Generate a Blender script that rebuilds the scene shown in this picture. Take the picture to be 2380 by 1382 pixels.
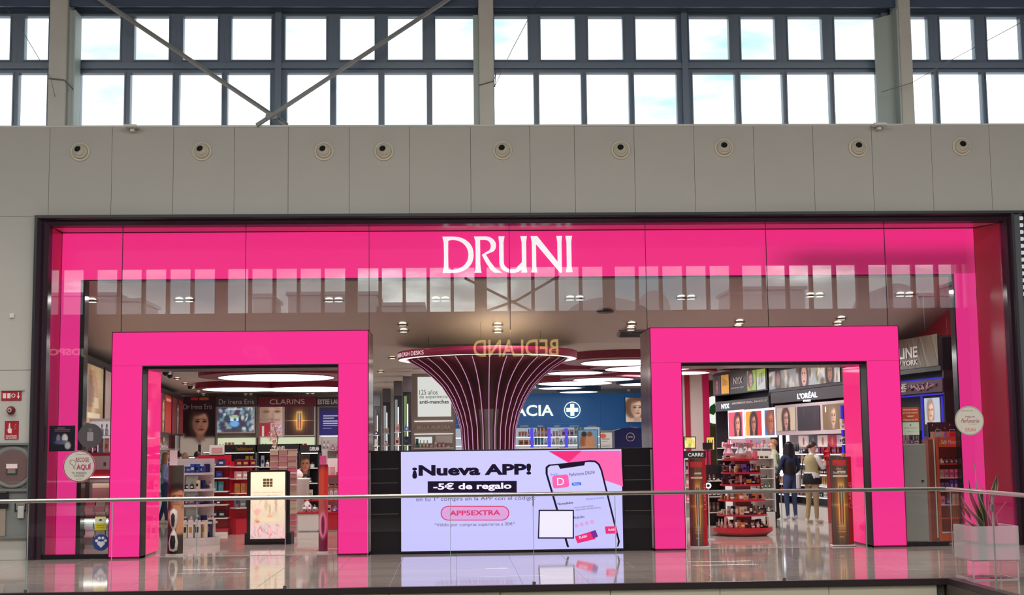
import bpy, bmesh, math, random
import numpy as np
from mathutils import Vector, Matrix
for _o in list(bpy.data.objects): bpy.data.objects.remove(_o)
S = bpy.context.scene
COL = S.collection
# ------------------------------------------------------------------ camera
FPX, PITCH, YAW, ROLL = 3224.0, .106877, .041764, .011895
CF = Vector((math.sin(YAW)*math.cos(PITCH), math.cos(YAW)*math.cos(PITCH), math.sin(PITCH)))
_r0 = Vector((math.cos(YAW), -math.sin(YAW), 0)); _u0 = _r0.cross(CF)
CU = _u0*math.cos(ROLL)+_r0*math.sin(ROLL); CR = _r0*math.cos(ROLL)-_u0*math.sin(ROLL)
CC = Vector((0, -22, 1.65))
cam = bpy.data.cameras.new('camera'); camo = bpy.data.objects.new('camera', cam); COL.objects.link(camo)
M = Matrix((CR, CU, -CF)).transposed().to_4x4(); M.translation = CC; camo.matrix_world = M
cam.sensor_width = 36; cam.lens = 36*FPX/2380; cam.clip_end = 400; cam.clip_start = .05
S.camera = camo
# ------------------------------------------------------------------ view, world, lights
S.view_settings.view_transform = 'Standard'; S.view_settings.look = 'None'
S.view_settings.exposure = 0; S.view_settings.gamma = 1; S.view_settings.use_curve_mapping = False
S.cycles.use_denoising = True
S.cycles.max_bounces = 8; S.cycles.transparent_max_bounces = 40; S.cycles.diffuse_bounces = 4
S.cycles.glossy_bounces = 5; S.cycles.sample_clamp_indirect = 6; S.cycles.caustics_reflective = False
SKY_STRENGTH = 2.3
W = bpy.data.worlds.new('sky'); S.world = W; W.use_nodes = True
nt = W.node_tree; nt.nodes.clear(); N = nt.nodes.new; L = nt.links.new
tc = N('ShaderNodeTexCoord'); mp = N('ShaderNodeMapping'); mp.inputs['Scale'].default_value = (2.2, 2.2, 7.5); mp.inputs['Location'].default_value = (5.3, 2.9, 1.4)
nz = N('ShaderNodeTexNoise'); nz.inputs['Scale'].default_value = 3.6; nz.inputs['Detail'].default_value = 6; nz.inputs['Roughness'].default_value = .55
cr = N('ShaderNodeValToRGB'); e = cr.color_ramp.elements
e[0].position = .33; e[0].color = (.30, .46, .55, 1); e[1].position = .68; e[1].color = (1.9, 2.0, 1.9, 1)
k = e.new(.43); k.color = (.5, .56, .58, 1); k = e.new(.56); k.color = (.72, .78, .77, 1)
bg = N('ShaderNodeBackground'); bg.inputs['Strength'].default_value = SKY_STRENGTH; out = N('ShaderNodeOutputWorld')
L(tc.outputs['Generated'], mp.inputs['Vector']); L(mp.outputs[0], nz.inputs['Vector']); L(nz.outputs['Fac'], cr.inputs[0]); L(cr.outputs[0], bg.inputs[0]); L(bg.outputs[0], out.inputs[0])

def area(name, loc, size, energy, color=(1, 1, 1), rot=(0, 0, 0), portal=False):
    l = bpy.data.lights.new(name, 'AREA'); l.shape = 'RECTANGLE'; l.size, l.size_y = size; l.energy = energy; l.color = color
    if portal: l.cycles.is_portal = True
    o = bpy.data.objects.new(name, l); COL.objects.link(o); o.location = loc; o.rotation_euler = rot
    return o
# daylight enters through the glazed roof of the mall: portals only guide the sampling of the sky there
for _x in (-12, -4, 4, 12): area('sky_portal', (_x, -12.5, 9.6), (7.6, 14), 1, portal=True)
# unseen fill lights added to brighten the gallery floor
for _x in (-9, -3, 3, 9):
    _o = area('gallery_floor_fill', (_x, -2.6, 9.2), (3.5, .6), 105, (1, .93, .87)); _o.data.spread = math.radians(70)
# unseen fill lights added above the frame, tilted toward the shop wall
for _x in (-9, 0, 9): area('mall_wall_fill', (_x, -9.5, 9.0), (5, .4), 230, (1, .9, .78), (math.radians(25), 0, 0))

# ------------------------------------------------------------------ pixel to place helpers (on real planes at real distances)
def ray(px, py): return CF*FPX+CR*(px-1190)-CU*(py-691)
def at(px, py, Y=0.):
    d = ray(px, py); t = (Y-CC.y)/d.y; p = CC+d*t; return p.x, p.z
def X(px, py, Y=0.): return at(px, py, Y)[0]
def Z(px, py, Y=0.): return at(px, py, Y)[1]
def onfloor(px, py, z=0.):
    d = ray(px, py); t = (z-CC.z)/d.z; p = CC+d*t; return p.x, p.y

# ------------------------------------------------------------------ materials
def lin(c):
    r = []
    for v in c[:3]:
        v = v/255.; r.append(v/12.92 if v <= .04045 else ((v+.055)/1.055)**2.4)
    return tuple(r)
_M = {}
def mat(name, c, rough=.5, metal=0., em=0., spec=.5, noise=0., nscale=20., bump=0., ior=1.45, alpha=1.):
    if name in _M: return _M[name]
    m = bpy.data.materials.new(name); m.use_nodes = True; _M[name] = m
    n = m.node_tree; b = n.nodes['Principled BSDF']; col = (*lin(c), 1)
    b.inputs['Base Color'].default_value = col; b.inputs['Roughness'].default_value = rough
    b.inputs['Metallic'].default_value = metal; b.inputs['IOR'].default_value = ior
    b.inputs['Specular IOR Level'].default_value = spec
    if em: b.inputs['Emission Color'].default_value = col; b.inputs['Emission Strength'].default_value = em
    if noise or bump:
        t = n.nodes.new('ShaderNodeTexCoord'); z = n.nodes.new('ShaderNodeTexNoise'); z.inputs['Scale'].default_value = nscale; z.inputs['Detail'].default_value = 4
        n.links.new(t.outputs['Object'], z.inputs['Vector'])
        if noise:
            x = n.nodes.new('ShaderNodeMix'); x.data_type = 'RGBA'; x.inputs[6].default_value = tuple(v*(1-noise) for v in col[:3])+(1,); x.inputs[7].default_value = tuple(min(1, v*(1+noise)) for v in col[:3])+(1,)
            n.links.new(z.outputs['Fac'], x.inputs[0]); n.links.new(x.outputs[2], b.inputs['Base Color'])
        if bump:
            u = n.nodes.new('ShaderNodeBump'); u.inputs['Strength'].default_value = bump; u.inputs['Distance'].default_value = .01
            n.links.new(z.outputs['Fac'], u.inputs['Height']); n.links.new(u.outputs[0], b.inputs['Normal'])
    return m
def glow(name, c, k=1., gloss=0.):
    """self-luminous surface: screen, lightbox or lamp"""
    if name in _M: return _M[name]
    m = mat(name, c, .04 if gloss else .5, 0, k, gloss); b = m.node_tree.nodes['Principled BSDF']
    b.inputs['Base Color'].default_value = tuple(v*(.04 if gloss else .25) for v in lin(c))+(1,)
    return m
def glassmat(name, tint=(.97, .985, .98), k=1., rough=0.):
    if name in _M: return _M[name]
    m = bpy.data.materials.new(name); m.use_nodes = True; _M[name] = m; n = m.node_tree; n.nodes.clear(); A = n.nodes.new; l = n.links.new
    g = A('ShaderNodeNewGeometry'); d = A('ShaderNodeVectorMath'); d.operation = 'DOT_PRODUCT'; l(g.outputs['Normal'], d.inputs[0]); l(g.outputs['Incoming'], d.inputs[1])
    a = A('ShaderNodeMath'); a.operation = 'ABSOLUTE'; l(d.outputs['Value'], a.inputs[0])
    s = A('ShaderNodeMath'); s.operation = 'SUBTRACT'; s.inputs[0].default_value = 1; l(a.outputs[0], s.inputs[1])
    p = A('ShaderNodeMath'); p.operation = 'POWER'; l(s.outputs[0], p.inputs[0]); p.inputs[1].default_value = 5
    q = A('ShaderNodeMath'); q.operation = 'MULTIPLY_ADD'; l(p.outputs[0], q.inputs[0]); q.inputs[1].default_value = .95; q.inputs[2].default_value = .043*k
    t = A('ShaderNodeBsdfTransparent'); t.inputs[0].default_value = (*tint, 1); r = A('ShaderNodeBsdfGlossy'); r.inputs['Roughness'].default_value = rough
    x = A('ShaderNodeMixShader'); l(q.outputs[0], x.inputs[0]); l(t.outputs[0], x.inputs[1]); l(r.outputs[0], x.inputs[2]); o = A('ShaderNodeOutputMaterial'); l(x.outputs[0], o.inputs[0])
    return m
def printmat(name, em=0., rough=.35):
    """flat print: the picture is the colour attribute of the sheet; lit = backlit poster"""
    if name in _M: return _M[name]
    m = mat(name, (200, 200, 200), rough); n = m.node_tree; b = n.nodes['Principled BSDF']; a = n.nodes.new('ShaderNodeAttribute'); a.attribute_name = 'ink'
    n.links.new(a.outputs['Color'], b.inputs['Base Color'])
    if em: n.links.new(a.outputs['Color'], b.inputs['Emission Color']); b.inputs['Emission Strength'].default_value = em
    return m

# ------------------------------------------------------------------ mesh builder
class MB:
    def __init__(s): s.v = []; s.f = []; s.m = []; s.mats = []; s.sm = []
    def mi(s, m):
        if m not in s.mats: s.mats.append(m)
        return s.mats.index(m)
    def add(s, vs, fs, m, smooth=False):
        o = len(s.v); s.v += [tuple(p) for p in vs]; i = s.mi(m)
        for f in fs: s.f.append(tuple(o+k for k in f)); s.m.append(i); s.sm.append(smooth)
        return s
    def box(s, x0, x1, y0, y1, z0, z1, m):
        v = [(x, y, z) for z in (z0, z1) for y in (y0, y1) for x in (x0, x1)]
        return s.add(v, [(0, 2, 3, 1), (4, 5, 7, 6), (0, 1, 5, 4), (2, 6, 7, 3), (0, 4, 6, 2), (1, 3, 7, 5)], m)
    def cbox(s, x0, x1, y0, y1, z0, z1, m, c=.01):
        """box with chamfered vertical edges and top"""
        a = [(x0+c, y0), (x1-c, y0), (x1, y0+c), (x1, y1-c), (x1-c, y1), (x0+c, y1), (x0, y1-c), (x0, y0+c)]
        cx, cy = (x0+x1)/2, (y0+y1)/2
        b = [(cx+(x-cx)*(1-2*c/(x1-x0)), cy+(y-cy)*(1-2*c/(y1-y0))) for x, y in a]
        v = [(x, y, z0) for x, y in a]+[(x, y, z1-c) for x, y in a]+[(x, y, z1) for x, y in b]
        f = [tuple(range(7, -1, -1)), tuple(range(16, 24))]
        for k in (0, 8): f += [(k+i, k+(i+1) % 8, k+8+(i+1) % 8, k+8+i) for i in range(8)]
        return s.add(v, f, m)
    def lathe(s, prof, m, n=24, c=(0, 0, 0), smooth=True, a0=0, a1=2*math.pi, axis='z'):
        full = abs(a1-a0-2*math.pi) < 1e-6; k = n if full else n+1; v = []
        for r, z in prof:
            for i in range(k):
                t = a0+(a1-a0)*i/n; p = (r*math.cos(t), r*math.sin(t), z)
                if axis == 'y': p = (p[0], -z, p[1])
                v.append((c[0]+p[0], c[1]+p[1], c[2]+p[2]))
        f = []
        for j in range(len(prof)-1):
            for i in range(n):
                a = j*k+i; b = j*k+(i+1) % k; f.append((a, b, b+k, a+k))
        return s.add(v, f, m, smooth)
    def disc(s, c, r, m, n=24, axis='z', up=True, ry=None):
        ry = ry or r; v = []
        for i in range(n):
            t = 2*math.pi*i/n; p = (r*math.cos(t), ry*math.sin(t), 0)
            if axis == 'y': p = (p[0], 0, p[1])
            v.append((c[0]+p[0], c[1]+p[1], c[2]+p[2]))
        f = tuple(range(n)) if up else tuple(range(n-1, -1, -1))
        return s.add(v, [f], m)
    def poly(s, pts, y0, y1, m):
        """polygon in xz extruded from y0 (front) to y1"""
        n = len(pts); v = [(x, y0, z) for x, z in pts]+[(x, y1, z) for x, z in pts]
        f = [tuple(range(n)), tuple(range(2*n-1, n-1, -1))]+[(i, n+i, n+(i+1) % n, (i+1) % n) for i in range(n)]
        return s.add(v, f, m)
    def tube(s, pts, r, m, n=8, caps=True, smooth=True):
        pts = [Vector(p) for p in pts]; rs = r if isinstance(r, (list, tuple)) else [r]*len(pts); v = []
        up = Vector((0, 0, 1))
        for i, p in enumerate(pts):
            t = (pts[min(i+1, len(pts)-1)]-pts[max(i-1, 0)]).normalized()
            a = up if abs(t.dot(up)) < .95 else Vector((1, 0, 0)); u = t.cross(a).normalized(); w = t.cross(u)
            for j in range(n):
                th = 2*math.pi*j/n; v.append(p+(u*math.cos(th)+w*math.sin(th))*rs[i])
        f = [(i*n+j, i*n+(j+1) % n, (i+1)*n+(j+1) % n, (i+1)*n+j) for i in range(len(pts)-1) for j in range(n)]
        if caps: f += [tuple(range(n-1, -1, -1)), tuple((len(pts)-1)*n+j for j in range(n))]
        return s.add(v, f, m, smooth)
    def mesh(s, name):
        me = bpy.data.meshes.new(name); me.from_pydata(s.v, [], s.f)
        for m in s.mats: me.materials.append(m)
        me.polygons.foreach_set('material_index', s.m); me.polygons.foreach_set('use_smooth', s.sm); me.update(); return me
    def build(s, name, parent=None, loc=(0, 0, 0), rz=0):
        return link(s.mesh(name), name, parent, loc, rz)
def link(me, name, parent=None, loc=(0, 0, 0), rz=0):
    o = bpy.data.objects.new(name, me); COL.objects.link(o); o.location = loc; o.rotation_euler = (0, 0, rz)
    if parent is not None: o.parent = parent
    return o
def tag(o, label=None, cat=None, group=None, kind=None):
    if label: o['label'] = label
    if cat: o['category'] = cat
    if group: o['group'] = group
    if kind: o['kind'] = kind
    return o
def thing(name, label, cat, loc=(0, 0, 0), rz=0, group=None):
    o = bpy.data.objects.new(name, None); COL.objects.link(o); o.location = loc; o.rotation_euler = (0, 0, rz); o.empty_display_size = .1
    return tag(o, label, cat, group)
def struct(o, label=None): o['kind'] = 'structure'; (label and tag(o, label)); return o
def sempty(name, label=None, loc=(0, 0, 0), rz=0):
    o = bpy.data.objects.new(name, None); COL.objects.link(o); o.location = loc; o.rotation_euler = (0, 0, rz); return struct(o, label)
def copytree(o, parent=None):
    c = o.copy(); COL.objects.link(c); c.parent = parent
    for ch in list(o.children): copytree(ch, c)
    return c

# ------------------------------------------------------------------ lettering
_TC = {}
def textmesh(s, bold=0., ext=.004, shear=0., space=1.):
    key = (s, bold, shear, space)
    if key not in _TC:
        cu = bpy.data.curves.new('t', 'FONT'); cu.body = s; cu.size = 1; cu.offset = bold; cu.shear = shear; cu.space_character = space; cu.resolution_u = 3
        o = bpy.data.objects.new('t', cu); COL.objects.link(o); bpy.context.view_layer.update()
        me = o.to_mesh(); v = np.array([tuple(p.co[:2]) for p in me.vertices]) if len(me.vertices) else np.zeros((1, 2))
        f = [tuple(p.vertices) for p in me.polygons]; o.to_mesh_clear(); bpy.data.objects.remove(o); bpy.data.curves.remove(cu)
        _TC[key] = (v, f)
    return _TC[key]
def text(s, x0, z0, w, h, m, parent, y=-.01, bold=0., shear=0., ext=.006, name='lettering', rot=0., space=1., mirror=False):
    """letters stretched to the box x0..x0+w, z0..z0+h, on the face looking to -y"""
    v, f = textmesh(s, bold, ext, shear, space); lo, hi = v.min(0), v.max(0)
    q = (v-lo)/np.maximum(hi-lo, 1e-6)*np.array([w, h])
    cx, cz = x0+w/2, z0+h/2; q = q-np.array([w/2, h/2]); c, sn = math.cos(rot), math.sin(rot)
    q = np.stack([q[:, 0]*c-q[:, 1]*sn+cx, q[:, 0]*sn+q[:, 1]*c+cz], 1)
    n = len(q); b = MB(); front = [(a[0], y-ext, a[1]) for a in q]
    edges = {}
    for p in f:
        for i in range(len(p)):
            e = (p[i], p[(i+1) % len(p)]); edges[e] = 1
    fs = list(f)
    if ext > .003:
        vs = front+[(a[0], y, a[1]) for a in q]
        fs += [(b_, a_, a_+n, b_+n) for (a_, b_) in edges if (b_, a_) not in edges]
    else: vs = front
    b.add(vs, fs, m)
    return b.build(name, parent)

# ------------------------------------------------------------------ printed pictures
def sheet(name, parent, x0, z0, w, h, painter, m, y=-.012, nx=40, nz=None, curve=None):
    nz = nz or max(6, int(nx*h/w)); u = np.linspace(0, 1, nx+1); v = np.linspace(0, 1, nz+1)
    U_, V_ = np.meshgrid((u[:-1]+u[1:])/2, (v[:-1]+v[1:])/2); rgb = np.zeros(U_.shape+(3,)); rgb[:] = .5
    painter(U_, V_, rgb, w/h); rgb = np.clip(rgb, 0, 1)
    rgb = np.where(rgb <= .04045, rgb/12.92, ((rgb+.055)/1.055)**2.4)
    vs = []
    for b in v:
        for a in u:
            yy = y if curve is None else y+curve(a)
            vs.append((x0+a*w, yy, z0+b*h))
    k = nx+1; fs = [(j*k+i, j*k+i+1, (j+1)*k+i+1, (j+1)*k+i) for j in range(nz) for i in range(nx)]
    me = bpy.data.meshes.new(name); me.from_pydata(vs, [], fs); me.materials.append(m)
    at_ = me.attributes.new('ink', 'FLOAT_COLOR', 'CORNER'); c = np.ones((nz*nx, 4)); c[:, :3] = rgb.reshape(-1, 3)
    at_.data.foreach_set('color', np.repeat(c, 4, 0).astype(np.float32).ravel()); me.update()
    return link(me, name, parent)
def C(*c): return np.array(c)/255.
def mix(rgb, mask, c): rgb[:] = rgb*(1-mask[..., None])+np.array(c)*mask[..., None]
def ss(d, s=.02): return 1/(1+np.exp(np.clip(d/s, -40, 40)))
def ell(u, v, cx, cy, rx, ry, a=0.):
    x, y = u-cx, v-cy; c, s = math.cos(a), math.sin(a); X_, Y_ = x*c+y*s, -x*s+y*c
    return np.sqrt((X_/rx)**2+(Y_/ry)**2)-1
def face(cx=.5, cy=.5, r=.3, skin=(225, 170, 145), hair=(45, 30, 28), bg=(120, 90, 100), bg2=None, lip=(170, 45, 60), turn=0., tilt=0., hairlen=1.4, shirt=None, extra=None, hw=1.75):
    def P(U, V, rgb, asp):
        u = U*asp; c0 = cx*asp; v = V
        t = V if bg2 is not None else V*0
        rgb[:] = C(*bg)*(1-t[..., None])+C(*(bg2 or bg))*t[..., None]
        if extra: extra(U, V, rgb, asp)
        mix(rgb, ss(ell(u, v, c0-turn*r*.25, cy+r*.12, r*.98*hw/1.3, r*1.32, tilt), .06), C(*hair))
        mix(rgb, ss(np.maximum(np.abs(u-c0)-r*.92*hw/1.3, np.maximum(v-cy, cy-r*hairlen-v)), .012), C(*hair))
        if shirt: mix(rgb, ss(ell(u, v, c0, cy-r*2.2, r*1.9, r*1.15), .05), C(*shirt))
        mix(rgb, ss(np.maximum(np.abs(u-c0)-r*.36, np.maximum(v-cy+r*.3, cy-r*1.5-v)), .012), C(*skin)*.82)
        mix(rgb, ss(ell(u, v, c0, cy, r*.68, r*.98, tilt), .04), C(*skin))
        mix(rgb, ss(ell(u, v, c0-r*.1, cy+r*.95, r*.62, r*.3, tilt+.35), .12)*.9, C(*hair))
        mix(rgb, ss(ell(u, v, c0-r*.55, cy-r*.05, r*.38, r*.95, tilt), .25)*.6, C(*skin)*.6)
        mix(rgb, ss(ell(u, v, c0+r*.12, cy+r*.55, r*.4, r*.25), .3)*.4, np.minimum(C(*skin)*1.15, 1))
        for sx in (-1, 1):
            ex = c0+sx*r*.30+turn*r*.16
            mix(rgb, ss(ell(u, v, ex, cy+r*.12, r*.16, r*.075), .2), C(*hair)*.6)
            mix(rgb, ss(ell(u, v, ex-sx*r*.03, cy+r*.30, r*.2, r*.035, -sx*.15), .3)*.85, C(*hair)*.8)
        mix(rgb, ss(ell(u, v, c0+turn*r*.3+r*.06, cy-r*.14, r*.07, r*.26), .3)*.35, C(*skin)*.6)
        mix(rgb, ss(ell(u, v, c0+turn*r*.22, cy-r*.30, r*.13, r*.05), .3)*.5, C(*skin)*.55)
        mix(rgb, ss(ell(u, v, c0+turn*r*.2, cy-r*.55, r*.24, r*.095), .15), C(*lip))
        mix(rgb, ss(ell(u, v, c0+turn*r*.2, cy-r*.55, r*.22, r*.015), .3)*.8, C(*lip)*.4)
    return P
def serum(bg=(62, 40, 38), glowc=(255, 180, 70), cx=.5, cz=.5, ht=.3, wd=.09):
    def P(U, V, rgb, asp):
        rng = np.random.default_rng(3); st = rng.random(U.shape[1])*.5+.6
        rgb[:] = C(*bg)*st[None, :, None]
        d = np.sqrt(((U-cx)/.26)**2+((V-cz)/(ht*1.35))**2); mix(rgb, np.exp(-(d*(1.3 if wd < .1 else .95))**2)*.9, C(*glowc)); mix(rgb, np.exp(-(np.abs(V-cz)/.012)**1)*np.exp(-np.abs(U-cx)*3), C(255, 225, 150))
        mix(rgb, ss(np.maximum(np.abs(U-cx)/wd-1, np.abs(V-cz)/ht-1), .08), C(255, 205, 110))
        mix(rgb, ss(np.maximum(np.abs(U-cx)/(wd*.7)-1, np.abs(V-cz+ht*.08)/(ht*.85)-1), .05), C(150, 70, 45))
        mix(rgb, ss(np.maximum(np.abs(U-cx)/(wd*.75)-1, np.abs(V-cz-ht*.5)/(ht*.4)-1), .05), C(110, 95, 80))
        mix(rgb, ss(np.maximum(np.abs(U-cx)/(wd*.2)-1, np.abs(V-cz)/(ht*.9)-1), .1)*.5, C(255, 240, 220))
    return P
def blobs(cols, seed, n=60, bg=(90, 90, 110), r=.07):
    def P(U, V, rgb, asp):
        rng = np.random.default_rng(seed); rgb[:] = C(*bg)
        for i in range(n):
            c = cols[rng.integers(len(cols))]; mix(rgb, ss(ell(U*asp, V, rng.random()*asp, rng.random(), r*(.4+rng.random()), r*(.3+rng.random()*.8), rng.random()*3), .15), C(*c))
    return P
def bands(lst, horiz=True):
    def P(U, V, rgb, asp):
        T = V if horiz else U
        for a, b, c in lst: rgb[(T >= a) & (T <= b)] = C(*c)
    return P
def layers(*ps):
    def P(U, V, rgb, asp):
        for p in ps: p(U, V, rgb, asp)
    return P
def bar(x0, x1, z0, z1, c, a=1.):
    def P(U, V, rgb, asp): mix(rgb, ((U > x0) & (U < x1) & (V > z0) & (V < z1))*a, C(*c))
    return P
def spot(cx, cz, rx, rz, c, a=1., s=.08, ang=0.):
    def P(U, V, rgb, asp): mix(rgb, ss(ell(U*asp, V, cx*asp, cz, rx, rz, ang), s)*a, C(*c))
    return P

# ------------------------------------------------------------------ oriented frames for the slanted side walls of the shop
class Frame:
    def __init__(s, ox, oy, th): s.o = Vector((ox, oy, 0)); s.th = th; s.u = Vector((math.cos(th), math.sin(th), 0)); s.n = Vector((math.sin(th), -math.cos(th), 0))
    def hit(s, px, py, off=0.):
        p0 = s.o+s.n*off; d = ray(px, py); t = (p0-CC).dot(s.n)/d.dot(s.n); p = CC+d*t; return (p-s.o).dot(s.u), p.z
    def P(s, lx, out=0., z=0.): p = s.o+s.u*lx+s.n*out; return (p.x, p.y, z)
FR = Frame(8.8, 0, -math.pi/2+math.atan(.137))
FL = Frame(-6.3, 0, math.pi/2+math.atan(.11))
rnd = random.Random(7)
ORD = 'first second third fourth fifth sixth seventh eighth ninth tenth eleventh twelfth thirteenth fourteenth fifteenth sixteenth seventeenth eighteenth nineteenth twentieth'.split()
def ordn(i): return ORD[i] if i < 20 else 'twenty-'+ORD[i-20] if i < 29 else ('thirtieth' if i == 29 else 'thirty-'+ORD[(i-30) % 9])
# ================================================================== MALL SHELL
WALL = mat('wall_paint', (186, 181, 174), .75, noise=.035, nscale=1.2, bump=.02)
JOINT = mat('dark_joint', (104, 98, 92), .8)
STEEL = mat('blue_grey_window_steel', (112, 126, 146), .35, .0)
BEAM = mat('dark_roof_steel', (76, 90, 114), .6)
CONC = mat('pale_concrete', (206, 202, 194), .85, noise=.08, nscale=3, bump=.15)
PLATE = mat('green_grey_steel', (176, 186, 182), .5)
GLASS = glassmat('shop_glass', k=2.4); PANE = glassmat('window_glass', (.97, .99, 1)); RGLASS = glassmat('balustrade_glass', (.985, .99, .985), .55)
BLACK = mat('black_lacquer', (30, 26, 30), .18); BLACKM = mat('matt_black', (24, 22, 25), .5)
FLOORM = mat('polished_marble', (162, 148, 141), .06, ior=1.75, spec=.6, noise=.07, nscale=1.6)
FLOORM2 = mat('polished_marble_grey', (152, 140, 134), .065, ior=1.75, spec=.6, noise=.08, nscale=2.1)

# front wall above the shopfront, panelled, and its left part
w = sempty('wall_front', 'beige panelled mall wall above and left of the shopfront')
seams = [X(px, 400) for px in (-165, -25, 115, 260, 403, 545, 670, 812, 952, 1094, 1232, 1336, 1475, 1614, 1753, 1891, 2028, 2166, 2302, 2440, 2580)]
ZT, ZB = 6.8, 5.36
g = .0012
def wpanel(x0, x1, z0, z1):
    b = MB(); c = .002
    v = [(x0+g, .0, z0+g), (x1-g, .0, z0+g), (x1-g, .0, z1-g), (x0+g, .0, z1-g), (x0+g+c, -.02, z0+g+c), (x1-g-c, -.02, z0+g+c), (x1-g-c, -.02, z1-g-c), (x0+g+c, -.02, z1-g-c), (x0+g, .1, z0+g), (x1-g, .1, z0+g), (x1-g, .1, z1-g), (x0+g, .1, z1-g)]
    b.add(v, [(4, 5, 6, 7), (0, 1, 5, 4), (1, 2, 6, 5), (2, 3, 7, 6), (3, 0, 4, 7), (8, 9, 1, 0), (9, 10, 2, 1), (10, 11, 3, 2), (11, 8, 0, 3)], WALL)
    return b.build('panel', w)
for a, b_ in zip(seams[:-1], seams[1:]): wpanel(a, b_, ZB, ZT)
wpanel(seams[0], X(86, 520), X(0, 0)*0+Z(40, 860), ZB); wpanel(seams[0], X(80, 900), 0, Z(40, 860))
wpanel(9.4, seams[-1], 4.3, ZB); wpanel(9.75, seams[-1], 0, 4.3)
MB().box(seams[0], seams[-1], .09, .3, ZB, ZT, JOINT).box(seams[0], -6.62, .09, .3, 0, ZB, JOINT).box(9.3, seams[-1], .09, .3, 0, ZB, JOINT).build('backing', w)
MB().box(seams[0], seams[-1], -.03, .8, ZT-.012, ZT+.02, mat('sill_white', (205, 203, 198), .5)).build('coping', w)

# clerestory: six window bays, every pane on its own in a steel grid
YW = .55
lowX = [(-66, 32), (46, 112), (189, 291), (305, 403), (418, 517), (530, 629), (668, 768), (782, 880), (894, 992), (1005, 1104), (1149, 1240), (1253, 1350), (1363, 1461), (1473, 1572), (1609, 1707), (1720, 1817), (1828, 1926), (1937, 2036), (2075, 2169), (2180, 2279), (2290, 2388), (2400, 2500)]
upX = [(-50, 27), (61, 116), (187, 282), (315, 395), (428, 508), (540, 632), (664, 759), (791, 871), (902, 982), (1012, 1100), (1149, 1226), (1256, 1336), (1366, 1446), (1476, 1571), (1600, 1692), (1720, 1799), (1829, 1908), (1937, 2033), (2075, 2153), (2181, 2260), (2290, 2368), (2400, 2480)]
bays = [(0, 2), (2, 6), (6, 10), (10, 14), (14, 18), (18, 22)]
zl = (Z(1190, 300, YW), Z(1190, 172, YW)); zu = (Z(1190, 142, YW), Z(1190, 42, YW)); ZR = Z(1190, 18, YW)
edges_ = []
for i, (a, b_) in enumerate(bays):
    l = (lowX[a-1][1]+lowX[a][0])/2 if a else -120
    r = (lowX[b_-1][1]+lowX[b_][0])/2 if b_ < len(lowX) else 2540
    edges_.append((X(l, 200, YW), X(r, 200, YW)))
for i, (a, b_) in enumerate(bays):
    e0, e1 = edges_[i]
    wn = sempty('window_%d' % (i+1), 'steel clerestory window bay with two rows of panes, %s from the left' % ordn(i))
    for row, (z0, z1), xs in ((0, zl, lowX), (1, zu, upX)):
        P_ = [(X(p, 230 if row == 0 else 90, YW), X(q, 230 if row == 0 else 90, YW)) for p, q in xs[a:b_]]
        zz0 = 6.6 if row == 0 else (zl[1]+zu[0])/2+.01; zz1 = (zl[1]+zu[0])/2-.01 if row == 0 else ZR
        cuts = [e0+.002]+[(P_[k][1]+P_[k+1][0])/2 for k in range(len(P_)-1)]+[e1-.002]
        for k, (x0, x1) in enumerate(P_):
            f = MB(); c0, c1 = cuts[k]-.001, cuts[k+1]+.001; d0, d1 = YW-.07, YW+.06
            f.box(c0, x0, d0, d1, zz0, zz1, STEEL).box(x1, c1, d0, d1, zz0, zz1, STEEL).box(x0, x1, d0, d1, zz0, z0, STEEL).box(x0, x1, d0, d1, z1, zz1, STEEL)
            t = .022
            for q in ((x0-t, x0, z0-t, z1+t), (x1, x1+t, z0-t, z1+t), (x0, x1, z0-t, z0), (x0, x1, z1, z1+t)): f.box(q[0], q[1], d0-.02, d0+.01, q[2], q[3], STEEL)
            fr = f.build('sash_frame', wn); MB().box(x0, x1, YW-.006, YW+.006, z0, z1, PANE).build('pane', fr)
    MB().box(e0, e1, YW-.13, YW-.05, (zl[1]+zu[0])/2-.045, (zl[1]+zu[0])/2+.045, STEEL).build('transom', wn)
    MB().box(e0, e1, YW-.12, YW-.06, ZR-.08, ZR+.02, STEEL).build('head_rail', wn)
    MB().box(e1-.05, e1+.05, YW-.15, YW-.04, 6.6, ZR, STEEL).build('mullion', wn)
MB().box(-9.5, 11.5, .16, .5, ZR-.01, 9.6, BEAM).box(-9.5, 11.5, .1, .16, 8.82, 8.95, BEAM).build('beam_front'); struct(bpy.data.objects['beam_front'], 'dark steel beam over the clerestory windows')
# roof of the mall with glazed strips over the void
r = sempty('ceiling', 'mall roof with glazed strips')
b = MB(); xs = [-16, -15.8, -8.2, -7.8, -.2, .2, 7.8, 8.2, 15.8, 18]
b.box(-18, 18, -5.5, .5, 9.6, 9.75, BEAM).box(-18, 18, -27, -19.5, 9.6, 9.75, BEAM)
for k in range(0, len(xs), 2): b.box(xs[k], xs[k+1], -19.5, -5.5, 9.4, 9.75, BEAM)
b.build('roof_slab', r)
for k in range(1, 9, 2): MB().box(xs[k], xs[k+1], -19.5, -5.5, 9.68, 9.7, PANE).build('roof_pane', r)
# side walls, lower floor
struct(MB().box(-18.2, -18, -27, .3, -5, 9.6, WALL).build('wall_left'), 'plain beige side wall of the mall')
struct(MB().box(18, 18.2, -27, .3, -5, 9.6, WALL).build('wall_right'), 'plain beige side wall at the right end of the mall')
struct(MB().box(-18, 18, -27, .3, -5.1, -5, mat('lower_floor_stone', (150, 142, 132), .3)).build('floor_2'), 'stone floor of the storey below')

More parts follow.
